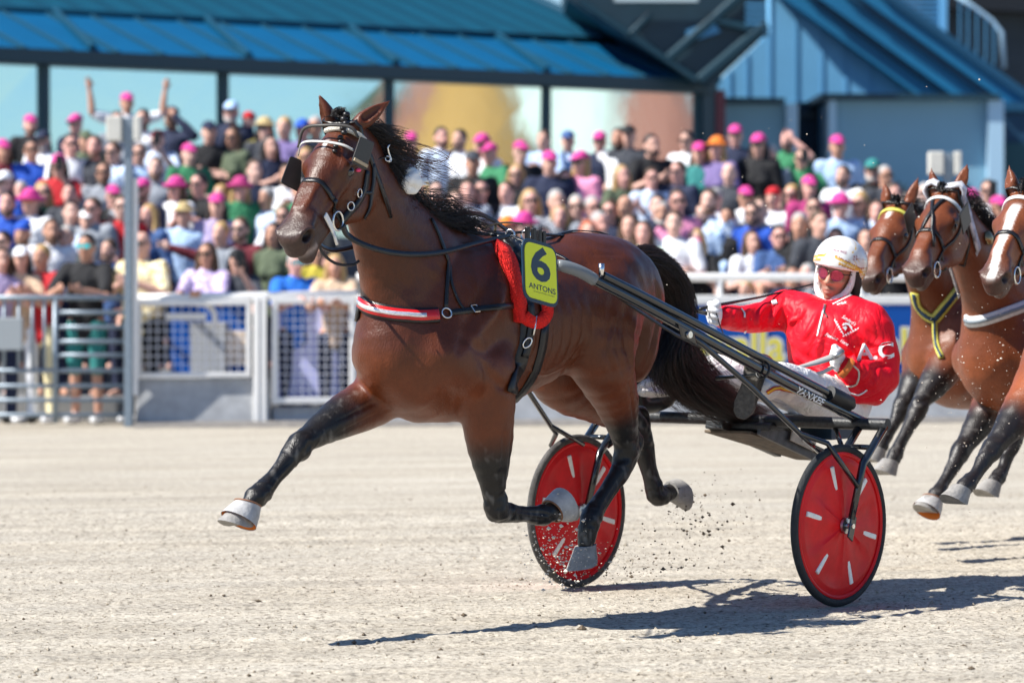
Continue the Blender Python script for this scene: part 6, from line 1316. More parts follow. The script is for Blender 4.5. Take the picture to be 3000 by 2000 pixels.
setcol(hm2, c); link('shell', hm2, vmat('helmet_paint', rough=0.25, spec=0.5, coat=0.5, noise=0.0), he)
hmb = BVHTree.FromPolygons([Vector(q) for q in verts(hm2).astype(float)], [tuple(p.vertices) for p in hm2.polygons])
jproj('helmet_lettering', text_mesh('t', 'GALA WISE', 1, 0, 0.0), 2458, 735, 46, 8, 14, mat('maroon_print', (0.30, 0.05, 0.12), 0.5), he, 0.002, hmb)
b = MB(); b.tube([D(0.128*math.cos(t), 0.113*math.sin(t), 0.047+0.05*max(0.128*math.cos(t)-0.03, 0)) for t in np.linspace(-1.25, 1.25, 22)], 0.0075, 8); b.build('peak_edge', M_PRINT, he, True)
K = Field(hc-0.22, hc+0.22, 0.005)
for y in (-1, 1):
    K.tube([row(D(0.015, y*0.098, 0.035), 0.020, 0.7), row(D(-0.005, y*0.100, -0.025), 0.030, 0.6), row(D(-0.02, y*0.092, -0.070), 0.032, 0.6), row(D(0.005, y*0.080, -0.105), 0.016, 0.7)], n=10, flat=lf, k=0.01)
    K.tube([row(D(0.010, y*0.078, -0.100), 0.009), row(D(0.045, y*0.055, -0.130), 0.008), row(D(0.062, 0, -0.146), 0.008)], n=8, k=0.004)
    K.ell(D(-0.03, y*0.110, -0.045), (0.013, 0.02, 0.022), ROT, k=0.006, op='sub')
K.tube([row(D(-0.10, -0.06, -0.03), 0.022), row(D(-0.12, 0, -0.04), 0.024), row(D(-0.10, 0.06, -0.03), 0.022)], n=6, k=0.01)
link('padding', K.mesh('padding', 1), mat('dark_padding', (0.035, 0.027, 0.024), 0.8), he)
# sunglasses
sg_ = empty('sunglasses'); sg_.parent = dr
M_LENS = mat('red_mirror_lens', (0.42, 0.05, 0.09), 0.10, metal=0.85, noise=0.55, nscale=220)
for y in (-1, 1):
    pts = []
    for a in np.linspace(0, 2*math.pi, 18, endpoint=False):
        ca, sa = math.cos(a), math.sin(a); yy = y*(0.035+0.029*ca); zz = 0.012+0.024*sa*(1 if sa > 0 else 1.15); ff = 0.121-abs(yy)*abs(yy)*7.0
        pts.append(D(ff, yy, zz))
    b = MB(); b.poly_prism(pts, fw*0.003); b.build('lens', M_LENS, sg_)
    b = MB(); b.tube(pts+[pts[0]], 0.0017, 6); b.build('rim', mat('gold_frame', (0.30, 0.22, 0.14), 0.3, metal=1.0), sg_, True)
    b = MB(); b.tube([D(0.105, y*0.066, 0.020), D(0.06, y*0.086, 0.022), D(0.0, y*0.092, 0.02)], 0.0025, 6); b.build('temple', M_LEATHER, sg_, True)
b = MB(); b.tube([D(0.122, -0.010, 0.022), D(0.125, 0, 0.024), D(0.122, 0.010, 0.022)], 0.0022, 6); b.build('bridge', mat('gold_frame', (0.3,)*3), sg_, True)
# whip held in the far hand, reins ----------------------------------------
wh = empty('whip', mtx=FM); tag(wh, 'thin black whip held in the far white glove, pointing back past the helmet', 'whip')
b = MB(); b.tube([P(2050, 905, -.15), P(2095, 895, -.15), P(2240, 868, -.12), P(2382, 832, -.05), P(2450, 816, -0.02)], [0.008, 0.008, 0.005, 0.0035, 0.002], 8); b.build('stick', M_LEATHER, wh, True)
b = MB(); b.tube([P(2098, 915, -.10), P(2108, 950, -.10), P(2122, 985, -.08)], 0.003, 6); b.build('wrist_loop', M_LEATHER, wh, True)
rl = empty('rein', mtx=FM); tag(rl, 'black leather rein along the near side from bit to driver, pale at the near glove', 'rein', 'reins')
r1 = [bc-HN*0.05-HA*0.05+HS*0.012, P(1020, 690, .17), P(1070, 718, .19), P(1140, 738, .20), P(1220, 745, .20), P(1300, 738, .18), P(1400, 712, .15), P(1496, 690, .10)]
b = MB(); ribbon(b, free(r1, 40, (0.15, 0.95, 0.25)), [0.032, 0.024, 0.024, 0.022, 0.020], 0.005); b.build('hand_part', M_LEATHER, rl, True)
b = MB(); ribbon(b, free([P(1496, 690, .10), P(1640, 748, .36), P(1700, 790, .40), P(2000, 990, .38), P(2220, 1060, .34), P(2335, 1076, .32)], 30, (0.2, 0.9, 0.4)), 0.016, 0.004); b.build('long_part', M_LEATHER, rl, True)
b = MB(); ribbon(b, free([P(2335, 1076, .33), P(2390, 1062, .34), P(2442, 1044, .345)], 10, (0.4, 0.6, 0.7)), [0.012, 0.030, 0.034], 0.005); b.build('grip', mat('grey_grip', (0.36, 0.36, 0.35), 0.5), rl, True)
b = MB(); ribbon(b, free([P(2340, 1090, .34), P(2375, 1097, .35), P(2410, 1090, .36), P(2440, 1074, .35)], 12, (0.4, 0.6, 0.7)), 0.022, 0.004); b.build('loop_end', mat('cream_strap', (0.62, 0.56, 0.46), 0.6), rl, True)
b = MB(); ribbon(b, free([P(2345, 1078, .36), P(2370, 1090, .37), P(2400, 1115, .38), P(2412, 1138, .38)], 12, (0.4, 0.6, 0.7)), 0.026, 0.005); b.build('loop_end', M_LEATHER, rl, True)
b = MB(); b.tube([P(2440, 1045, .36), P(2452, 1040, .375), P(2468, 1028, .38)], [0.012, 0.014, 0.013], 10); b.build('rein_stop', mat('grey_metal', (0.45, 0.45, 0.44), 0.4, metal=0.8), rl, True)
rr_ = empty('rein', mtx=FM); tag(rr_, 'black leather rein on the far side of the horse running to the far glove', 'rein', 'reins')
b = MB(); ribbon(b, free([bc2, HT(0.3, -0.16, -0.30), (2.2, -0.22, 1.55), (1.8, -0.18, 1.64), (1.45, -0.07, 1.70), (0.7, -0.2, 1.42), haR], 40, (0, 1, 0.2)), 0.02, 0.004); b.build('strap', M_LEATHER, rr_, True)
# ------------------------------------------------------------------ horses following on the right
def use_frame(fr, me):
    global FR, FM, FMI, CAMF, hbvh
    FR = fr; FM = fr.mat(); FMI = FM.inverted(); CAMF = np.array(FMI@Vector((0, 0, HC)))
    hbvh = BVHTree.FromPolygons([Vector(x) for x in verts(me).astype(float)], [tuple(p.vertices) for p in me.polygons]) if me else hbvh
HERO_HIND = [[np.array(p) for p in L] for L in POSE['hind']]; HERO_POLL = np.array(POLL); HERO_NECK = [(np.array(p), r, q) for p, r, q in POSE['neck']]
M_GREYCOAT = None
def chaser(label, poll_px, poll_py, Y, psi, hvec, dw, fore, base, blaze, hs, seed, vox=0.013, du=0.0):
    global FR
    w = at(poll_px, poll_py, Y); hx, hy, lx, ly = -math.sin(psi), -math.cos(psi), math.cos(psi), -math.sin(psi)
    u0, v0 = HERO_POLL[0], 0.075; fr = Frame(w.x-u0*hx-v0*lx, w.y-u0*hy-v0*ly, psi); FR = fr
    dz = w.z-HERO_POLL[2]; n = len(HERO_NECK)
    neck = [(p+np.array((du*i/(n-1), 0, dz+(dw-dz)*i/(n-1))), r*hs, q) for i, (p, r, q) in enumerate(HERO_NECK)]
    fl = [[P(x, y, v) for x, y in pts] for pts, v in fore]
    hind = [[p+np.array((du, 0, dw)) for p in L] for L in HERO_HIND]
    pose = dict(lo=(-0.25, -0.42, 0.02), hi=(3.25, 0.42, 2.15), poll=HERO_POLL+np.array((0, 0, dz)), hax=head_axes(hvec), mouth=0.2, hs=hs, ears=((0.05, -0.15, 0.9), (-0.25, 0.25, 0.9)), neck=neck, fore=fl, hind=hind, dw=dw, du=du)
    me, T = horse_mesh('horse_body', pose, vox); coat(me, pose, base, (0.016, 0.014, 0.014), blaze=blaze, seed=seed); use_frame(fr, me)
    r = empty('racehorse', mtx=FM); tag(r, label, 'horse', 'racing horses'); link('body', me, coat_mat('chaser_coat_%d' % seed, 0.45), r)
    for y in (-1, 1): MB().sphere(T(0.205, y*0.090, -0.062), 0.0225*hs, 12, 8).build('eye', M_EYE, r, True)
    for L in fl:
        d = L[8]-L[7]; d = d/np.linalg.norm(d)*0.6+np.array((0.1, 0, -0.8)); o = hoof_mesh(L[8]-d*0.01, d, (1, 0, 0.35), 0.09).build('hoof', M_HOOF, r); smooth_angle(o, 50)
    for L in hind: o = hoof_mesh(L[8], L[8]-L[7], (1, 0, 0.1), 0.085).build('hoof', M_HOOF, r); smooth_angle(o, 50)
    cr = [T(-0.02, 0, -0.02)]+[p+np.array((-0.62*rr, 0, 0.62*rr)) for p, rr, q in neck[:5]]
    hair('mane', [(1, [cr[i]-np.array((0, 0, .02)), cr[i]+np.array((-.03, .03, .04)), cr[i]+np.array((-.13, .06, -.01))]) for i in range(len(cr))]+[(1, [(cr[i]+cr[i+1])/2-np.array((0, 0, .02)), (cr[i]+cr[i+1])/2+np.array((-.03, .03, .04)), (cr[i]+cr[i+1])/2+np.array((-.13, .07, -.02))]) for i in range(len(cr)-1)], 900, [.03, .035, .03], M_BLACKHAIR, r, seed+30, 7, 0.0022, 0.02, .25)
    hair('tail', [(1, [np.array((.50+du, 0, 1.48+dw)), np.array((.36+du, 0, 1.46+dw)), np.array((.22+du, 0, 1.25+dw)), np.array((.05+du, 0, 1.0+dw))])], 500, [.03, .06, .09, .05], M_BLACKHAIR, r, seed+31, 9, 0.003, .02, .2)
    hair('forelock', [(1, [T(-0.03, 0, 0), T(-.01, 0, .04), T(.05, .01, .035)])], 120, [.02, .03, .03], M_BLACKHAIR, r, seed+32, 6, 0.002, .01, .2)
    return r, T, pose
def chaser_bridle(T, pose, label, m_band, blink=False, seed=0, m_strap=None, poll_cover=None):
    a, s, n = pose['hax']; ms = m_strap or M_LEATHER; br = empty('bridle', mtx=FM); tag(br, label, 'bridle', 'bridles')
    b = MB(); ribbon(b, ring(T(.33, 0, -.085), s, -n+.10*a, 26, .006), .024, .006); b.build('noseband', M_LEATHER, br, True)
    b = MB(); ribbon(b, ring(T(.03, 0, -.10), s, n-.25*a, 26, .006), .026, .006); b.build('headpiece', ms, br, True)
    q = [x for x in ring(T(.085, 0, -.07), s, n, 40, .008)[:-1] if (x[0]-np.array(T(.085, 0, -.07)))@n > -.02]; q.sort(key=lambda x: (x[0]-T(.085, 0, -.07))@s); b = MB(); ribbon(b, q, .020, .008); b.build('browband', m_band, br, True)
    for y in (-1, 1):
        pts = [near_surf(p, .006) for p in spline([T(.06, y*.12, -.06), T(.17, y*.13, -.13), T(.30, y*.10, -.13), T(.44, y*.085, -.13)], 16)]; b = MB(); ribbon(b, pts, .022, .006); b.build('cheekpiece', M_LEATHER, br, True)
        c = near_surf(T(.46, y*.085, -.13), .012)[0]; b = MB(); torus(b, c, s, .038, .005, 18, 6); b.build('bit_ring', M_SILVER, br, True)
        if blink:
            c = T(.165, y*.150, -.04); b = MB(); b.obox(c, a*.062+n*.01, n*.055-a*.012, s*.004); b.build('blinker', M_BLINK, br, bevel=.006)
    if blink:
        pts = [near_surf(p, .006) for p in spline([T(.06, .04, .03), T(.20, .0, .05), T(.30, -.04, .04), T(.36, -.07, 0)], 14)]; b = MB(); ribbon(b, pts, .018, .005); b.build('face_strap', M_LEATHER, br, True)
        pts = [near_surf(p, .006) for p in spline([T(.06, -.04, .03), T(.20, .0, .05), T(.30, .04, .04), T(.40, .07, -.03)], 14)]; b = MB(); ribbon(b, pts, .018, .005); b.build('face_strap', M_LEATHER, br, True)
    if poll_cover is not None:
        b = MB(); ribbon(b, [(p+d*.012, d) for p, d in ring(T(.0, 0, -.09), s, n-.1*a, 26, .010)], .04, .014); b.build('poll_cover', poll_cover, br, True)
    return br
M_YBAND = mat('yellow_band', (0.60, 0.56, 0.10), 0.5, noise=.3, nscale=40); M_WBAND = mat('pale_band', (0.62, 0.63, 0.62), 0.5, noise=.15, nscale=30); M_BWFUR = mat('patched_fleece', (0.55, 0.56, 0.60), .8, noise=.7, nscale=14)
# rear horse with yellow browband
rB, TB, pB = chaser('bay horse with yellow browband and yellow breast collar, right behind the helmet', 2628, 598, 18.8, math.radians(40), (0.45, 0.09, -0.39), -0.13,
    [([(2745, 975), (2722, 1045), (2685, 1115), (2652, 1172), (2640, 1196), (2627, 1226), (2605, 1266), (2580, 1306), (2572, 1322)], -.13), ([(2815, 965), (2792, 1035), (2746, 1108), (2702, 1172), (2690, 1197), (2673, 1232), (2645, 1284), (2619, 1338), (2608, 1358)], .13)], (0.135, 0.037, 0.012), (0.10, 0.16, 0.018, 0.008), 0.95, 61, du=-.12)
chaser_bridle(TB, pB, 'black bridle with yellow browband on the bay behind the helmet', M_YBAND, seed=1)
bc_ = empty('breast_collar', mtx=FM); tag(bc_, 'yellow and dark breast collar on the bay horse behind the driver', 'breast collar', 'breast collars')
for pts, w_, nm in (([(2680, 858), (2690, 895), (2715, 925), (2738, 935)], .05, 'chest_band'), ([(2738, 935), (2765, 900), (2795, 862), (2815, 835)], .06, 'chest_band'), ([(2738, 935), (2740, 975), (2748, 1020), (2758, 1050)], .03, 'drop_strap')):
    pn = pxstrap(pts, 14, .008)
    if len(pn) > 3: b = MB(); ribbon(b, pn, w_, .012); b.build(nm, M_YBAND, bc_, True); b = MB(); ribbon(b, [(p+n*.008, n) for p, n in pn], w_*.45, .006); b.build('dark_stripe', M_NAVY, bc_, True)
# middle horse with patched poll cover
rC, TC, pC = chaser('bay horse with black blinkers and pale breast collar, middle of the chasing three', 2768, 562, 17.6, math.radians(40), (0.45, 0.09, -0.39), -0.11,
    [([(2965, 1000), (2938, 1110), (2890, 1205), (2832, 1298), (2813, 1325), (2796, 1360), (2770, 1406), (2746, 1447), (2732, 1466)], -.13), ([(3040, 1040), (3020, 1120), (2995, 1200), (2972, 1270), (2962, 1300), (2952, 1330), (2940, 1370), (2922, 1400), (2908, 1420)], .13)], (0.150, 0.040, 0.013), None, 0.97, 62, du=-.16)
chaser_bridle(TC, pC, 'black bridle with blinkers and patched white poll cover on the middle chasing horse', M_WBAND, True, 2, None, M_BWFUR)
bc_ = empty('breast_collar', mtx=FM); tag(bc_, 'pale grey breast collar on the middle chasing horse', 'breast collar', 'breast collars')
pn = pxstrap([(2832, 935), (2845, 942), (2880, 938), (2930, 922), (2995, 898), (3030, 885)], 20, .008); b = MB(); ribbon(b, pn, .06, .014); b.build('padding', M_WBAND, bc_, True)
b = MB(); ribbon(b, [(p+n*.009, n) for p, n in pn], .02, .005); b.build('stripe', mat('grey_stripe', (.20, .24, .27), .5), bc_, True)
h = hit(2893, 698, .012)
if h is not None:
    o = MB().lathe([(.001, .014), (.02, .012), (.036, .004), (.038, -.006)], h[0], h[1], 18).build('brass_rosette', mat('worn_brass', (0.30, 0.22, 0.12), 0.35, metal=1.0), None, True); o.matrix_world = FM; tag(o, 'round brass rosette on the neck of the middle chasing horse', 'rosette')
bell_boot_ok = True
L = pC['fore'][0]; d = (L[8]-L[7]); d = d/np.linalg.norm(d)*.6+np.array((.1, 0, -.8)); bell_boot(L[8], d, (1, 0, .35), 'pink tinted bell boot on the outstretched hoof of the middle chasing horse')
# rightmost horse with white blaze
rD, TD, pD = chaser('chestnut bay with white blaze at the right edge of the picture', 3000, 560, 16.3, math.radians(40), (0.45, 0.09, -0.39), -0.10,
    [([(3085, 1040), (3035, 1140), (2984, 1215), (2926, 1290), (2904, 1318), (2882, 1350), (2855, 1392), (2828, 1424), (2816, 1438)], -.13), ([(3180, 1060), (3170, 1160), (3160, 1250), (3150, 1330), (3150, 1370), (3170, 1400), (3200, 1420), (3230, 1430), (3250, 1415)], .13)], (0.180, 0.050, 0.017), (0.14, 0.60, 0.026, 0.018), 0.97, 63, du=-.10)
chaser_bridle(TD, pD, 'bridle with white browband on the rightmost horse', mat('white_band', (.8, .79, .76), .5), False, 3)
use_frame(Frame(OX, OY, PSI), horse_me)
# ------------------------------------------------------------------ spectators
def skin_mat(name, c):
    m = vmat(name, rough=0.55, spec=0.35, noise=0.0); nt = m.node_tree; b_ = nt.nodes['Principled BSDF']; a = [n for n in nt.nodes if n.type == 'VERTEX_COLOR'][0]
    mx = nt.nodes.new('ShaderNodeMix'); mx.data_type = 'RGBA'; mx.blend_type = 'MULTIPLY'; mx.inputs['Factor'].default_value = 1; mx.inputs['B'].default_value = (*c, 1)
    nt.links.new(a.outputs[0], mx.inputs['A']); nt.links.new(mx.outputs['Result'], b_.inputs['Base Color']); return m
SKINS = [skin_mat('skin_fair', (0.70, 0.44, 0.36)), skin_mat('skin_light', (0.63, 0.37, 0.29)), skin_mat('skin_tan', (0.50, 0.27, 0.19)), skin_mat('skin_rosy', (0.68, 0.37, 0.31)), skin_mat('skin_brown', (0.24, 0.115, 0.07))]
ARMS = {   # (elbow, wrist) right image side (+x), then left (-x); figures face -y
 'down': (((.26, .02, 1.15), (.25, -.10, .92)), ((-.26, .02, 1.15), (-.25, -.08, .92))),
 'clap': (((.29, -.12, 1.18), (.07, -.33, 1.30)), ((-.29, -.12, 1.17), (-.07, -.33, 1.27))),
 'film': (((.27, -.22, 1.27), (.10, -.36, 1.52)), ((-.26, .02, 1.15), (-.22, -.12, .93))),
 'cross': (((.27, -.07, 1.15), (-.06, -.25, 1.19)), ((-.27, -.07, 1.15), (.08, -.23, 1.14))),
 'raise': (((.42, -.06, 1.50), (.46, -.06, 1.80)), ((-.42, -.06, 1.50), (-.46, -.06, 1.80))),
 'lean': (((.27, -.26, 1.18), (.12, -.50, 1.24)), ((-.27, -.26, 1.18), (-.10, -.50, 1.25))),
 'brow': (((.37, -.16, 1.42), (.15, -.20, 1.64)), ((-.26, .02, 1.15), (-.24, -.10, .93))),
 'point': (((-.26, .02, 1.15), (-.25, -.1, .93))[::1] if False else ((.26, .02, 1.15), (.24, -.10, .93)), ((-.40, -.16, 1.38), (-.62, -.30, 1.46))),
}
BUILD = {'m': (1.0, 1.0), 'f': (0.88, 0.86), 'h': (1.04, 1.22)}
_pc = {}
def arm_pts(pose, bd):
    sw = BUILD[bd][0]; out = []
    for s_, (e, w) in zip((1, -1), ARMS[pose]): out.append((np.array((s_*.185*sw, 0.0, 1.425)), np.array((e[0]*sw, *e[1:])), np.array(w)))
    return out
def person_body(pose, bd):
    key = ('b', pose, bd)
    if key in _pc: return _pc[key]
    sw, gw = BUILD[bd]; F = Field((-.75, -.72, 0.0), (.75, .32, 2.1), 0.0165); X = (1, 0, 0)
    F.ell((0, -.005, 1.655), (.076, .096, .100), k=.02); F.tube([row((0, -.045, 1.60), .060, .95), row((0, -.052, 1.555), .046, .95)], n=4, flat=X, k=.03)
    F.tube([row((0, -.098, 1.635), .012), row((0, -.122, 1.606), .016)], n=3, k=.012)
    for s_ in (-1, 1): F.ell((s_*.078, .005, 1.625), (.014, .025, .032), k=.01); F.ell((s_*.032, -.100, 1.648), (.020, .016, .012), k=.012, op='sub')
    F.tube([row((0, .01, 1.57), .056), row((0, .015, 1.45), .060)], n=4, k=.03)
    F.tube([row((0, .0, .95), .115*gw, 1.3), row((0, 0, 1.12), .10*gw, 1.3), row((0, 0, 1.30), .105*sw, 1.5), row((0, 0, 1.42), .075, 2.0*sw)], n=10, flat=X, k=.04)
    for sh_, el, wr in arm_pts(pose, bd):
        q = .9 if bd == 'f' else 1.0; F.tube([row(sh_, .060*q), row((sh_+el)/2, .050*q), row(el, .043*q), row((el*.6+wr*.4), .043*q), row(wr, .029*q)], n=14, k=.03)
        d = wr-el; d /= np.linalg.norm(d); n_ = np.array((0, -.6, -.5)) if pose in ('down',) else np.array((0, -1., .0)); sd_ = np.cross(d, n_); sd_ /= np.linalg.norm(sd_)+1e-9
        F.ell(wr+d*.055, (.040, .030, .045), k=.02)
        for k_ in range(4): o_ = sd_*(.027-.018*k_); F.tube([row(wr+d*.085+o_, .0115), row(wr+d*(.125-.006*abs(k_-1))+o_*1.15+n_*.004, .0105), row(wr+d*(.150-.008*abs(k_-1.2))+o_*1.2+n_*.016, .009)], n=4, k=.006)
        F.tube([row(wr+d*.03+sd_*.030, .013), row(wr+d*.075+sd_*.058, .011)], n=3, k=.012)
    for s_ in (-1, 1):
        F.tube([row((s_*.095, 0, .93), .088*gw), row((s_*.105, -.01, .70), .070*gw), row((s_*.105, -.02, .49), .052), row((s_*.11, .0, .30), .050), row((s_*.11, .01, .10), .036)], n=14, k=.03)
        F.tube([row((s_*.112, .03, .045), .040), row((s_*.122, -.07, .038), .038), row((s_*.128, -.16, .030), .028)], n=6, k=.02)
    me = F.mesh('body', 1); v = verts(me); c = np.ones((len(v), 3))
    hd = v[:, 2] > 1.5
    for s_ in (-1, 1): f = np.exp(-(((v[:, 0]-s_*.032)/.018)**2+((v[:, 2]-1.648)/.011)**2))*(v[:, 1] < -.05)*hd; c *= (1-.72*f)[:, None]
    for s_ in (-1, 1): f = np.exp(-(((v[:, 0]-s_*.034)/.024)**2+((v[:, 2]-1.672)/.008)**2))*(v[:, 1] < -.05)*hd; c *= (1-.45*f)[:, None]
    f = np.exp(-((v[:, 0]/.028)**2+((v[:, 2]-1.567)/.008)**2))*(v[:, 1] < -.05)*hd; c *= (1-.5*f[:, None]*np.array((.6, 1, 1)))
    setcol(me, c); me.materials.append(SKINS[0]); _pc[key] = me; return me
def person_shirt(pose, bd, long):
    key = ('s', pose, bd, long)
    if key in _pc: return _pc[key]
    sw, gw = BUILD[bd]; F = Field((-.75, -.72, .6), (.75, .35, 2.0), 0.0165); X = (1, 0, 0)
    F.tube([row((0, 0, .86), .120*gw, 1.38), row((0, 0, 1.0), .124*gw, 1.32), row((0, -.005, 1.15), .122*gw, 1.33), row((0, -.01, 1.30), .130*(.5*gw+.5), 1.45*sw), row((0, 0, 1.40), .098, 1.85*sw), row((0, .005, 1.465), .068, 1.35)], n=14, flat=X, k=.02)
    if bd == 'f':
        for s_ in (-1, 1): F.ell((s_*.075, -.09, 1.25), (.065, .06, .06), k=.04)
    for sh_, el, wr in arm_pts(pose, bd):
        if long: F.tube([row(sh_, .074), row((sh_+el)/2, .064), row(el, .058), row(el*.5+wr*.5, .054), row(wr, .042)], n=14, k=.04)
        else: F.tube([row(sh_, .076), row(sh_*.5+el*.5, .070), row(sh_*.2+el*.8, .066)], n=8, k=.04)
    me = F.mesh('shirt', 1); v = verts(me).astype(float); n_ = normals(me).astype(float); v += n_*(.006*vnoise(v, 26, hash(pose) % 50 if False else len(pose)))[:, None]; me.vertices.foreach_set('co', v.astype(np.float32).ravel()); me.update()
    me.materials.append(MATS['white_cloth']); _pc[key] = me; return me
def person_trousers(bd, short):
    key = ('t', bd, short)
    if key in _pc: return _pc[key]
    gw = BUILD[bd][1]; F = Field((-.4, -.3, .03), (.4, .3, 1.1), 0.02); X = (1, 0, 0)
    F.tube([row((0, 0, .86), .118*gw, 1.38), row((0, 0, .96), .114*gw, 1.35)], n=4, flat=X, k=.02)
    for s_ in (-1, 1): F.tube([row((s_*.095, 0, .90), .100*gw), row((s_*.105, -.01, .70), .084*gw), row((s_*.107, -.02, .50), .070)]+([] if short else [row((s_*.11, .0, .30), .062), row((s_*.112, .01, .09), .056)]), n=12, k=.03)
    me = F.mesh('trousers', 1); me.materials.append(MATS['white_cloth']); _pc[key] = me; return me
def head_item(kind):
    if kind in _pc: return _pc[kind]
    F = Field((-.25, -.30, 1.25), (.25, .28, 1.85), 0.0125); C = (0, .003, 1.668)
    def keep(cond): 
        g = np.stack(np.meshgrid(*[(F.lo[i]+F.vox*np.arange(F.n[i])).astype(np.float32) for i in range(3)], indexing='ij'), -1); F.d = np.maximum(F.d, cond(g[..., 0], g[..., 1], g[..., 2]).astype(np.float32))
    if kind == 'short_hair': F.ell((0, .012, 1.672), (.084, .100, .100), k=0); keep(lambda x, y, z: np.maximum((1.700-z)-np.clip((y+.06)*1.3, -.1, .16), -.0+(1.60-z)))
    elif kind == 'long_hair':
        F.ell((0, .015, 1.670), (.088, .104, .102), k=0); keep(lambda x, y, z: (1.695-z)-np.clip((y+.055)*2.2, -.1, .3))
        for s_ in (-1, 1): F.tube([row((s_*.075, -.01, 1.66), .030), row((s_*.088, -.005, 1.55), .036), row((s_*.092, -.03, 1.42), .034), row((s_*.08, -.06, 1.34), .02)], n=8, k=.02)
        F.tube([row((0, .07, 1.66), .06), row((0, .07, 1.45), .075), row((0, .06, 1.33), .04)], n=6, k=.03)
    elif kind == 'cap': F.ell((0, .004, 1.680), (.089, .104, .094), k=0); keep(lambda x, y, z: 1.685-z+np.clip(y*.05, -.02, .02)); F.ell((0, -.115, 1.688), (.068, .075, .010), np.array(((1, 0, 0), (0, .97, .25), (0, -.25, .97))), k=.01)
    elif kind == 'bucket_hat': F.ell((0, .004, 1.690), (.092, .106, .088), k=0); keep(lambda x, y, z: 1.680-z); G = [F.tube([row((.105*math.cos(a)*1.15, .004+.12*math.sin(a)*1.15, 1.672), .020), row((.105*math.cos(a+.42)*1.15, .004+.12*math.sin(a+.42)*1.15, 1.672), .020)], n=2, k=.015) for a in np.arange(0, 6.28, .42)]
    elif kind == 'straw_hat': F.ell((0, .004, 1.700), (.090, .106, .085), k=0); keep(lambda x, y, z: 1.690-z); F.ell((0, .0, 1.690), (.150, .170, .013), k=.015)
    elif kind == 'beard': F.tube([row((-.066, -.01, 1.60), .018), row((-.052, -.06, 1.555), .022), row((0, -.093, 1.535), .024), row((.052, -.06, 1.555), .022), row((.066, -.01, 1.60), .018)], n=16, k=.01); F.tube([row((-.028, -.104, 1.578), .008), row((0, -.112, 1.585), .009), row((.028, -.104, 1.578), .008)], n=6, k=.01)
    elif kind == 'cap_back': F.ell((0, .004, 1.680), (.090, .105, .095), k=0); keep(lambda x, y, z: 1.675-z)
    me = F.mesh(kind, 1); me.materials.append(MATS['black_hair']); _pc[kind] = me; return me
def glasses_mesh():
    if 'g' in _pc: return _pc['g']
    b = MB()
    for s_ in (-1, 1): b.obox((s_*.034, -.108, 1.648), (.027, 0, 0), (0, .006, 0), (0, 0, .017)); b.obox((s_*.076, -.05, 1.650), (.003, 0, 0), (0, .055, 0), (0, 0, .004))
    b.obox((0, -.112, 1.652), (.01, 0, 0), (0, .003, 0), (0, 0, .003)); me = b.mesh('sunglasses'); me.materials.append(MATS['black_leather']); _pc['g'] = me; return me
def phone_mesh():
    if 'p' in _pc: return _pc['p']
    b = MB(); b.obox((0, 0, 0), (.040, 0, 0), (0, .005, 0), (0, 0, .078)); me = b.mesh('phone'); me.materials.append(MATS['black_leather']); _pc['p'] = me; return me
def shoe_mesh():
    if 'sh' in _pc: return _pc['sh']
    F = Field((-.35, -.35, -.02), (.35, .2, .2), 0.02)
    for s_ in (-1, 1): F.tube([row((s_*.112, .035, .055), .052), row((s_*.122, -.07, .048), .050), row((s_*.128, -.17, .040), .040)], n=6, k=.02)
    me = F.mesh('shoes', 1); me.materials.append(MATS['white_cloth']); _pc['sh'] = me; return me
CLOTH = {'white': '#E4E6EA', 'black': '#16171B', 'navy': '#1A2440', 'light blue': '#A9C4E6', 'pale blue': '#C6D6EC', 'royal blue': '#1D4FB4', 'green': '#2F7A52', 'olive': '#54604A', 'red': '#B81B26', 'pink': '#D98AAE', 'lilac': '#A79ABF', 'grey': '#8C929B', 'maroon': '#6A1F2C', 'cream': '#E6D9AE', 'yellow': '#B9AA3A', 'purple': '#77689A', 'beige': '#C9AE93', 'pale green': '#B5C9B2', 'teal': '#2C7C7A', 'dark grey': '#3A3E46', 'bright blue': '#1F6FD0', 'hot pink': '#C63C88', 'magenta': '#A8326F', 'orange': '#D9772B', 'straw': '#B39F72', 'denim blue': '#3C5A8C', 'brown': '#5B4032'}
PATT = {'floral cream': ('#E9DDB6', '#B99A56', 'spots', 26), 'striped navy': ('#1C2746', '#C9D2DE', 'stripe', 16), 'checked blue': ('#9DBBE0', '#DCE6F4', 'check', 26), 'striped red': ('#B02230', '#E3DADA', 'stripe', 14), 'checked grey': ('#6B727C', '#B7BCC4', 'check', 24), 'flowered lilac': ('#B3A2CE', '#E6D9E8', 'spots', 22)}
def patt(n):
    k = 'cloth_'+n.replace(' ', '_')
    if k in MATS: return MATS[k]
    c1, c2, ty, sc = PATT[n]; m = mat(k, c1, 0.8, wrinkle=0.7, wscale=6); nt = m.node_tree; tc = nt.nodes.new('ShaderNodeTexCoord')
    t = nt.nodes.new({'stripe': 'ShaderNodeTexWave', 'check': 'ShaderNodeTexChecker', 'spots': 'ShaderNodeTexVoronoi'}[ty]); t.inputs['Scale'].default_value = sc; nt.links.new(tc.outputs['Object'], t.inputs['Vector'])
    if ty == 'stripe': t.bands_direction = 'Z'
    r = nt.nodes.new('ShaderNodeValToRGB'); r.color_ramp.elements[0].color = (*hexc(c2), 1); r.color_ramp.elements[1].color = (*hexc(c1), 1); r.color_ramp.elements[0].position = .35; r.color_ramp.elements[1].position = .45
    nt.links.new(t.outputs['Distance' if ty == 'spots' else 'Fac'], r.inputs[0]); nt.links.new(r.outputs[0], nt.nodes['Principled BSDF'].inputs['Base Color']); return m
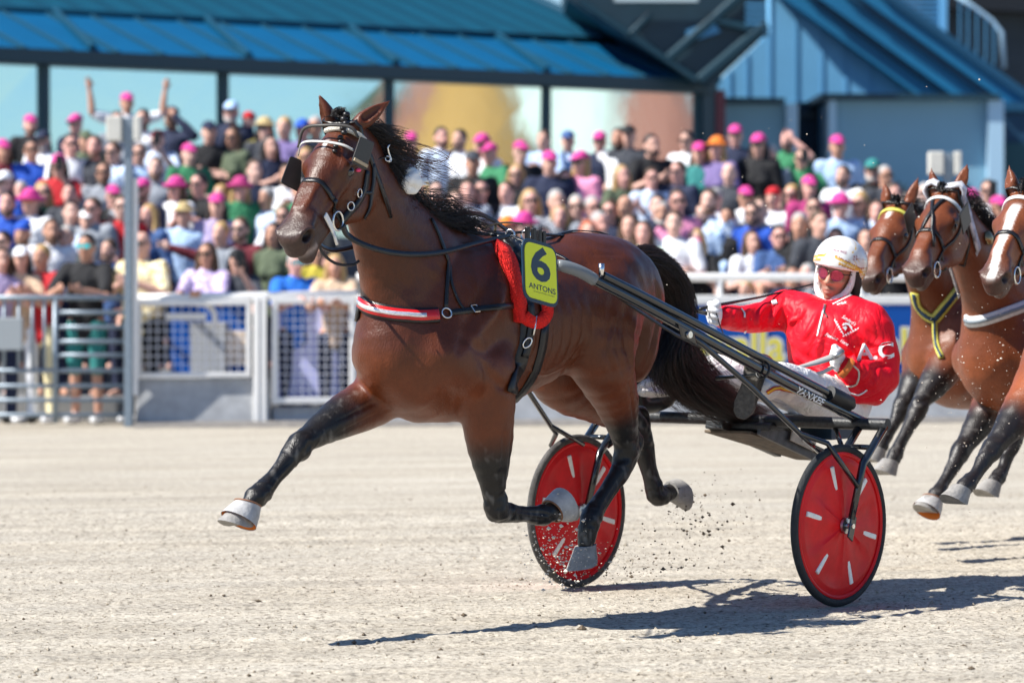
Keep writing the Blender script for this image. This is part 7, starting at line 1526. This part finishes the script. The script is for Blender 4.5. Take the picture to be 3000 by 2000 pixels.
def cloth(n):
    if n in PATT: return patt(n)
    k = 'cloth_'+n.replace(' ', '_'); return mat(k, CLOTH[n], 0.8, noise=0.10, nscale=7, wrinkle=0.7, wscale=6)
HAIRC = {'dark': (0.018, 0.012, 0.010), 'brown': (0.07, 0.038, 0.02), 'blond': (0.42, 0.27, 0.11), 'grey': (0.36, 0.35, 0.34), 'red': (0.40, 0.085, 0.025)}
def hairm(n): return mat('hair_'+n, HAIRC[n], 0.55, bump=.4, bscale=60)
def slot(o, m):
    o.material_slots[0].link = 'OBJECT'; o.material_slots[0].material = m
PEOPLE = []
def add_person(x, y, z, s, rz, shirt, top, pose='down', bd='m', long=False, glasses=None, skin=None, trousers='navy', short=False, rnd=R, front=False, headtilt=0):
    r = empty('person', (x, y, z), rz); r.scale = (s, s, s)
    def part(name, me, m):
        o = bpy.data.objects.new(name, me); COL.objects.link(o); o.parent = r; slot(o, m); return o
    sk_ = SKINS[skin if skin is not None else rnd.choice((0, 1, 1, 2, 3, 3))]
    part('body', person_body(pose, bd), sk_); part('shirt', person_shirt(pose, bd, long), cloth(shirt)); part('trousers', person_trousers(bd, short), cloth(trousers))
    kind, colr = top
    if kind in ('short_hair', 'long_hair'): part('hair', head_item(kind), hairm(colr))
    elif kind != 'bald':
        part('hat', head_item(kind), cloth(colr))
        if bd == 'f': o = part('hair', head_item('long_hair'), hairm(rnd.choice(('blond', 'brown', 'dark')))); o.scale = (.93, .93, .955); o.location = (0, .006, .07)
    if bd != 'f' and rnd.random() < .30: part('beard', head_item('beard'), hairm(colr if kind == 'short_hair' else rnd.choice(('dark', 'brown', 'grey'))))
    if glasses: part('sunglasses', glasses_mesh(), mat('lens_'+glasses, {'black': (.01, .01, .012), 'cyan': (.02, .55, .60), 'orange': (.75, .18, .04), 'pink': (.7, .08, .25)}[glasses], .12))
    if pose == 'film': o = part('phone', phone_mesh(), MATS['black_leather']); o.location = (.09, -.42, 1.66)
    if front: part('shoes', shoe_mesh(), cloth(rnd.choice(('white', 'white', 'black', 'grey'))))
    return r
TOPD = {'short_hair': 'short {} hair', 'long_hair': 'long {} hair', 'cap': '{} cap', 'bucket_hat': '{} bucket hat', 'straw_hat': '{} brimmed hat', 'cap_back': '{} cap', 'bald': 'bald head'}
POSED = {'down': '', 'clap': 'clapping', 'film': 'filming', 'cross': 'arms folded', 'raise': 'both arms raised', 'lean': 'leaning on rail', 'brow': 'shading the eyes', 'point': 'pointing left'}
def row_for(py): return min(range(0, NROW+1), key=lambda k: abs(py-(800-(row_z(k)+1.75-HC)*FPX/row_y(k))))
def place(px, py, shirt, top, pose='down', bd='m', **kw):
    k = kw.pop('k', None)
    if 'glasses' not in kw and R.random() < .25: kw['glasses'] = 'black'
    if k is None: k = row_for(py)
    y = row_y(k)+R.uniform(-.10, .10) if 'y' not in kw else kw.pop('y'); p = at(px, py, y); s = (p.z-row_z(k))/1.765*1.0; s = min(max(s, .86 if y != 34.93 else .78), 1.13)
    hx = {'cap': .01, 'bucket_hat': .01, 'straw_hat': .015}.get(top[0], 0)
    o = add_person(p.x, y, row_z(k), s, R.uniform(-.60, .40), shirt, top, pose, bd, front=(k == 0), **kw)
    PEOPLE.append((o, px, py, k, shirt, top, pose, bd, kw)); return o
H = lambda c: ('short_hair', c); LH = lambda c: ('long_hair', c); PC = ('cap', 'hot pink'); PB = ('bucket_hat', 'hot pink')
T_ = [ # px, py (top of head), shirt, headwear, pose, build, extras
 (89, 336, 'black', PC, 'down', 'm', dict(long=True)), (93, 408, 'royal blue', H('dark'), 'down', 'm', dict(glasses='black', long=True)), (128, 383, 'white', ('cap', 'navy'), 'cross', 'm', {}), (223, 334, 'navy', PC, 'down', 'm', dict(long=True)),
 (206, 391, 'white', H('dark'), 'cross', 'm', dict(glasses='black')), (251, 383, 'olive', ('cap', 'olive'), 'down', 'm', {}), (372, 272, 'white', PC, 'raise', 'm', {}), (419, 319, 'white', H('dark'), 'down', 'm', {}),
 (332, 415, 'checked blue', H('brown'), 'down', 'm', dict(glasses='black')), (408, 419, 'light blue', H('brown'), 'down', 'f', {}), (504, 313, 'navy', ('cap', 'navy'), 'brow', 'm', dict(long=True)), (461, 381, 'pale blue', ('cap', 'maroon'), 'film', 'm', {}),
 (457, 459, 'grey', H('brown'), 'down', 'h', {}), (277, 396, 'dark grey', H('brown'), 'down', 'm', {}), (172, 451, 'red', PC, 'film', 'f', {}), (204, 536, 'dark grey', H('dark'), 'down', 'm', {}), (89, 553, 'white', PB, 'down', 'm', dict(glasses='orange')),
 (60, 530, 'black', H('grey'), 'down', 'm', {}), (125, 532, 'green', LH('blond'), 'down', 'f', {}), (332, 542, 'black', PC, 'down', 'm', dict(glasses='black')), (356, 572, 'red', H('brown'), 'down', 'm', {}), (255, 613, 'pale blue', ('cap', 'white'), 'down', 'm', {}),
 (340, 613, 'denim blue', ('cap', 'grey'), 'down', 'm', dict(long=True)), (272, 578, 'grey', H('brown'), 'down', 'm', {}), (517, 517, 'white', PB, 'down', 'f', dict(glasses='black')), (419, 523, 'navy', PC, 'down', 'm', dict(glasses='black')), (538, 595, 'light blue', ('straw_hat', 'straw'), 'down', 'm', dict(long=True)),
 (583, 506, 'black', H('dark'), 'clap', 'm', dict(glasses='black')), (612, 355, 'black', ('cap', 'navy'), 'cross', 'm', {}), (678, 296, 'navy', ('cap', 'light blue'), 'down', 'm', {}), (729, 328, 'yellow', ('cap_back', 'red'), 'down', 'm', {}), (776, 345, 'dark grey', ('straw_hat', 'straw'), 'down', 'f', {}),
 (791, 396, 'navy', LH('dark'), 'clap', 'f', {}), (834, 342, 'purple', H('blond'), 'down', 'f', {}), (887, 349, 'black', ('cap', 'royal blue'), 'down', 'h', {}), (925, 340, 'grey', H('grey'), 'down', 'm', {}), (704, 517, 'green', ('bucket_hat', 'magenta'), 'down', 'f', {}),
 (781, 549, 'pale blue', H('grey'), 'down', 'm', {}), (647, 540, 'pink', H('blond'), 'down', 'f', {}), (636, 566, 'lilac', PC, 'down', 'f', {}), (208, 587, 'dark grey', H('dark'), 'down', 'm', {}), (13, 502, 'royal blue', ('cap', 'white'), 'down', 'm', {}), (8, 408, 'maroon', PC, 'down', 'f', {}), (22, 560, 'royal blue', H('dark'), 'down', 'm', {}),
 (63, 722, 'beige', ('cap', 'white'), 'clap', 'f', dict(trousers='white', k=0)), (122, 716, 'red', H('blond'), 'clap', 'f', dict(trousers='cream', k=0)), (254, 684, 'black', H('dark'), 'lean', 'm', dict(glasses='cyan', skin=2, trousers='teal', short=True, k=0)), (417, 676, 'floral cream', ('bald', ''), 'clap', 'h', dict(glasses='black', trousers='black', k=0)),
 (196, 660, 'cream', H('grey'), 'down', 'm', dict(k=1)), (9, 676, 'dark grey', H('dark'), 'down', 'f', dict(glasses='black', k=1)), (2, 724, 'lilac', LH('brown'), 'lean', 'f', dict(k=0)), (67, 649, 'grey', ('cap_back', 'royal blue'), 'down', 'm', dict(k=1)), (607, 709, 'flowered lilac', LH('brown'), 'lean', 'f', dict(k=0)),
 (696, 729, 'dark grey', ('cap', 'black'), 'film', 'f', dict(k=0)), (705, 636, 'maroon', H('brown'), 'point', 'm', dict(long=True, k=1)), (647, 649, 'grey', H('blond'), 'down', 'f', dict(k=1)), (866, 736, 'bright blue', H('grey'), 'lean', 'm', dict(glasses='cyan', k=0)), (982, 743, 'beige', LH('blond'), 'lean', 'f', dict(k=0)), (932, 716, 'yellow', H('brown'), 'down', 'm', dict(k=1)), (320, 700, 'denim blue', H('brown'), 'down', 'm', dict(k=1)), (150, 640, 'white', H('brown'), 'down', 'm', dict(k=1)),
 (1293, 372, 'pale blue', H('dark'), 'down', 'm', {}), (1347, 379, 'white', H('dark'), 'down', 'm', {}), (1204, 387, 'navy', PC, 'down', 'm', {}), (1413, 391, 'white', PC, 'down', 'f', {}), (1436, 419, 'green', PC, 'clap', 'm', {}), (1525, 413, 'black', PC, 'down', 'm', {}), (1385, 442, 'black', ('cap', 'dark grey'), 'down', 'h', {}), (1593, 381, 'light blue', H('brown'), 'clap', 'm', {}),
 (1664, 383, 'light blue', ('cap', 'denim blue'), 'down', 'm', dict(long=True)), (1610, 442, 'navy', PC, 'down', 'h', {}), (1757, 385, 'navy', PC, 'down', 'm', {}), (1812, 374, 'white', H('dark'), 'down', 'm', {}), (1842, 368, 'dark grey', ('cap', 'black'), 'down', 'm', {}), (1908, 393, 'black', H('dark'), 'clap', 'm', {}), (2013, 383, 'white', H('dark'), 'down', 'm', {}), (1702, 442, 'pink', PC, 'down', 'f', {}), (1513, 481, 'black', LH('blond'), 'down', 'f', {}),
 (1370, 527, 'striped navy', H('brown'), 'down', 'm', {}), (1408, 525, 'black', H('dark'), 'down', 'm', {}), (1485, 530, 'white', H('brown'), 'down', 'm', {}), (1553, 553, 'pale blue', LH('blond'), 'down', 'f', {}), (1630, 555, 'checked grey', H('grey'), 'down', 'm', {}), (1689, 570, 'dark grey', H('grey'), 'down', 'm', dict(glasses='black')), (1736, 574, 'grey', H('grey'), 'down', 'm', dict(glasses='black')), (1834, 570, 'black', ('bald', ''), 'down', 'h', dict(skin=2)), (1927, 568, 'navy', H('dark'), 'down', 'm', {}), (1336, 557, 'white', H('brown'), 'down', 'm', {}), (1276, 527, 'lilac', H('dark'), 'down', 'm', {}),
 (1536, 621, 'teal', PB, 'down', 'f', {}), (1487, 632, 'white', ('cap', 'orange'), 'down', 'm', {}), (1642, 600, 'dark grey', LH('blond'), 'down', 'f', {}), (1724, 645, 'pink', LH('red'), 'down', 'f', {}), (1788, 585, 'navy', H('brown'), 'down', 'm', {}), (1940, 590, 'pink', H('grey'), 'down', 'm', {}), (1984, 554, 'pink', H('brown'), 'down', 'h', dict(glasses='black')), (1975, 616, 'white', H('brown'), 'cross', 'm', {}), (2040, 670, 'black', LH('blond'), 'clap', 'f', dict(glasses='pink')), (1884, 646, 'pale green', LH('brown'), 'down', 'f', {}), (1846, 626, 'dark grey', LH('brown'), 'down', 'f', {}),
 (2060, 595, 'light blue', H('brown'), 'down', 'm', dict(long=True)), (2095, 551, 'white', H('grey'), 'down', 'm', {}), (2132, 605, 'black', H('dark'), 'down', 'm', {}), (2185, 546, 'white', PC, 'down', 'm', {}), (2204, 592, 'royal blue', H('dark'), 'down', 'm', {}), (2266, 548, 'white', ('cap_back', 'red'), 'down', 'h', {}), (2343, 622, 'black', H('grey'), 'cross', 'm', {}), (2400, 616, 'dark grey', H('brown'), 'down', 'm', {}), (2462, 565, 'light blue', PB, 'down', 'm', {}), (2384, 575, 'black', H('dark'), 'down', 'f', {}), (2226, 578, 'grey', H('brown'), 'down', 'm', {}), (1756, 619, 'black', H('grey'), 'down', 'm', {}),
 (2155, 366, 'navy', PC, 'cross', 'm', {}), (2102, 402, 'purple', ('straw_hat', 'orange'), 'down', 'f', {}), (2223, 391, 'black', PC, 'down', 'f', {}), (2049, 417, 'teal', PC, 'down', 'f', {}), (2308, 379, 'green', ('bald', ''), 'brow', 'm', {}), (2453, 396, 'light blue', PC, 'down', 'm', {}), (2470, 483, 'white', H('dark'), 'down', 'm', {}), (2557, 466, 'black', ('cap', 'teal'), 'down', 'h', {}), (2593, 485, 'dark grey', H('grey'), 'down', 'm', {}), (2136, 476, 'dark grey', ('bald', ''), 'down', 'h', {}), (2370, 515, 'magenta', PC, 'down', 'f', {}), (2256, 425, 'grey', H('grey'), 'down', 'm', {}),
 (2846, 553, 'lilac', PC, 'down', 'f', {}), (2925, 574, 'magenta', PC, 'down', 'm', {}), (2617, 536, 'grey', H('brown'), 'down', 'f', {}), (2078, 553, 'checked blue', H('brown'), 'down', 'm', {}), (2320, 540, 'cream', H('blond'), 'down', 'f', {}),
 (2318, 775, 'navy', H('dark'), 'down', 'f', dict(k=0, y=34.93)), (2186, 818, 'cream', H('blond'), 'down', 'f', dict(k=0, y=34.93)), (2366, 772, 'grey', H('grey'), 'down', 'm', dict(k=0, y=34.93)), (2230, 835, 'beige', ('bald', ''), 'down', 'm', dict(k=0, y=34.93)),
 (2660, 560, 'maroon', H('dark'), 'down', 'm', {}), (2520, 560, 'pale blue', H('blond'), 'down', 'f', {}), (2700, 640, 'dark grey', H('brown'), 'down', 'm', {}),
]
for q in T_: place(*q[:6], **dict(q[6]))
_occ = [(q[0], q[1]) for q in T_]; _fr = random.Random(5); nf = 0
for k in range(1, NROW+1):      # people glimpsed in the gaps between the others
    pyk = 800-(row_z(k)+1.72-HC)*FPX/row_y(k); x = -30
    while x < 3010:
        x += _fr.uniform(70, 110); y = pyk+_fr.uniform(-10, 22)
        if x < 1150 and k > 7 or x > 2620 and k > 3 or x > 1150 and k > 6 or x > 1700 and k > 5: continue
        if x < 1350 and x > 960: continue
        if min(abs(x-a)+.8*abs(y-b) for a, b in _occ) < 66 or nf > 60: continue
        nf += 1; _occ.append((x, y)); f_ = _fr.random() < .42
        sh_ = _fr.choice(('white', 'black', 'navy', 'light blue', 'grey', 'dark grey', 'pale blue', 'white', 'black', 'green', 'checked blue', 'denim blue', 'olive', 'striped red', 'checked grey', 'navy', 'striped navy', 'white', 'pale blue'))
        tp = PC if _fr.random() < .10 else ((LH if f_ else H)(_fr.choice(('dark', 'brown', 'blond') if f_ else ('dark', 'brown', 'brown', 'grey'))))
        place(x, y, sh_, tp, _fr.choice(('down', 'down', 'clap', 'cross', 'film')), 'f' if f_ else _fr.choice(('m', 'm', 'h')), k=k, glasses='black' if _fr.random() < .5 else None, long=_fr.random() < .5)
# labels that single each spectator out
LAND = [(150, 'above left gate'), (330, 'left of tall post'), (480, 'behind tall post'), (640, 'right of tall post'), (800, 'far left of muzzle'), (1060, 'beside horse head'), (1330, 'above withers'), (1480, 'behind the mane'), (1640, 'above number plate'), (1800, 'above saddle'), (1940, 'above rump'), (2080, 'above tail'), (2240, 'above far glove'), (2390, 'left of helmet'), (2520, 'above helmet'), (2660, 'right of helmet'), (9999, 'behind chasing horses')]
ROWN = {0: 'front row', 1: 'second row', 2: 'third row', 3: 'fourth row', 4: 'fifth row', 5: 'sixth row', 6: 'seventh row', 7: 'eighth row', 8: 'back row'}
lab = {}
for i, (o, px, py, k, shirt, top, pose, bd, kw) in enumerate(PEOPLE):
    a = '' if top[0] in ('short_hair', 'long_hair', 'bald') else TOPD[top[0]].format(top[1]).replace('hot pink', 'pink'); ps = POSED[pose]; w = 'jacket' if kw.get('long') else 'shirt'
    base = (f"person in {shirt} {w} and {a}" if a else f"bareheaded person in {shirt} {w}") + (f", {ps}" if ps else '')
    if kw.get('glasses'): base += f", {kw['glasses']} sunglasses"
    lab.setdefault(base+'|'+ROWN[k]+'|'+[n for x, n in LAND if px < x][0], []).append(i)
for key, idx in lab.items():
    base, rw, ld = key.split('|'); idx.sort(key=lambda i: PEOPLE[i][1])
    for n, i in enumerate(idx):
        t = f"{base}, {rw} {ld}"
        if len(idx) > 1: t = ('left' if n == 0 else 'right' if n == len(idx)-1 else ('middle', 'second')[min(n-1, 1)])+' '+t
        if len(t.split()) > 16: t = t.replace(', black sunglasses', '')
        tag(PEOPLE[i][0], t, 'person', 'spectators in the stand')
print('people', len(PEOPLE), 'fillers', nf)
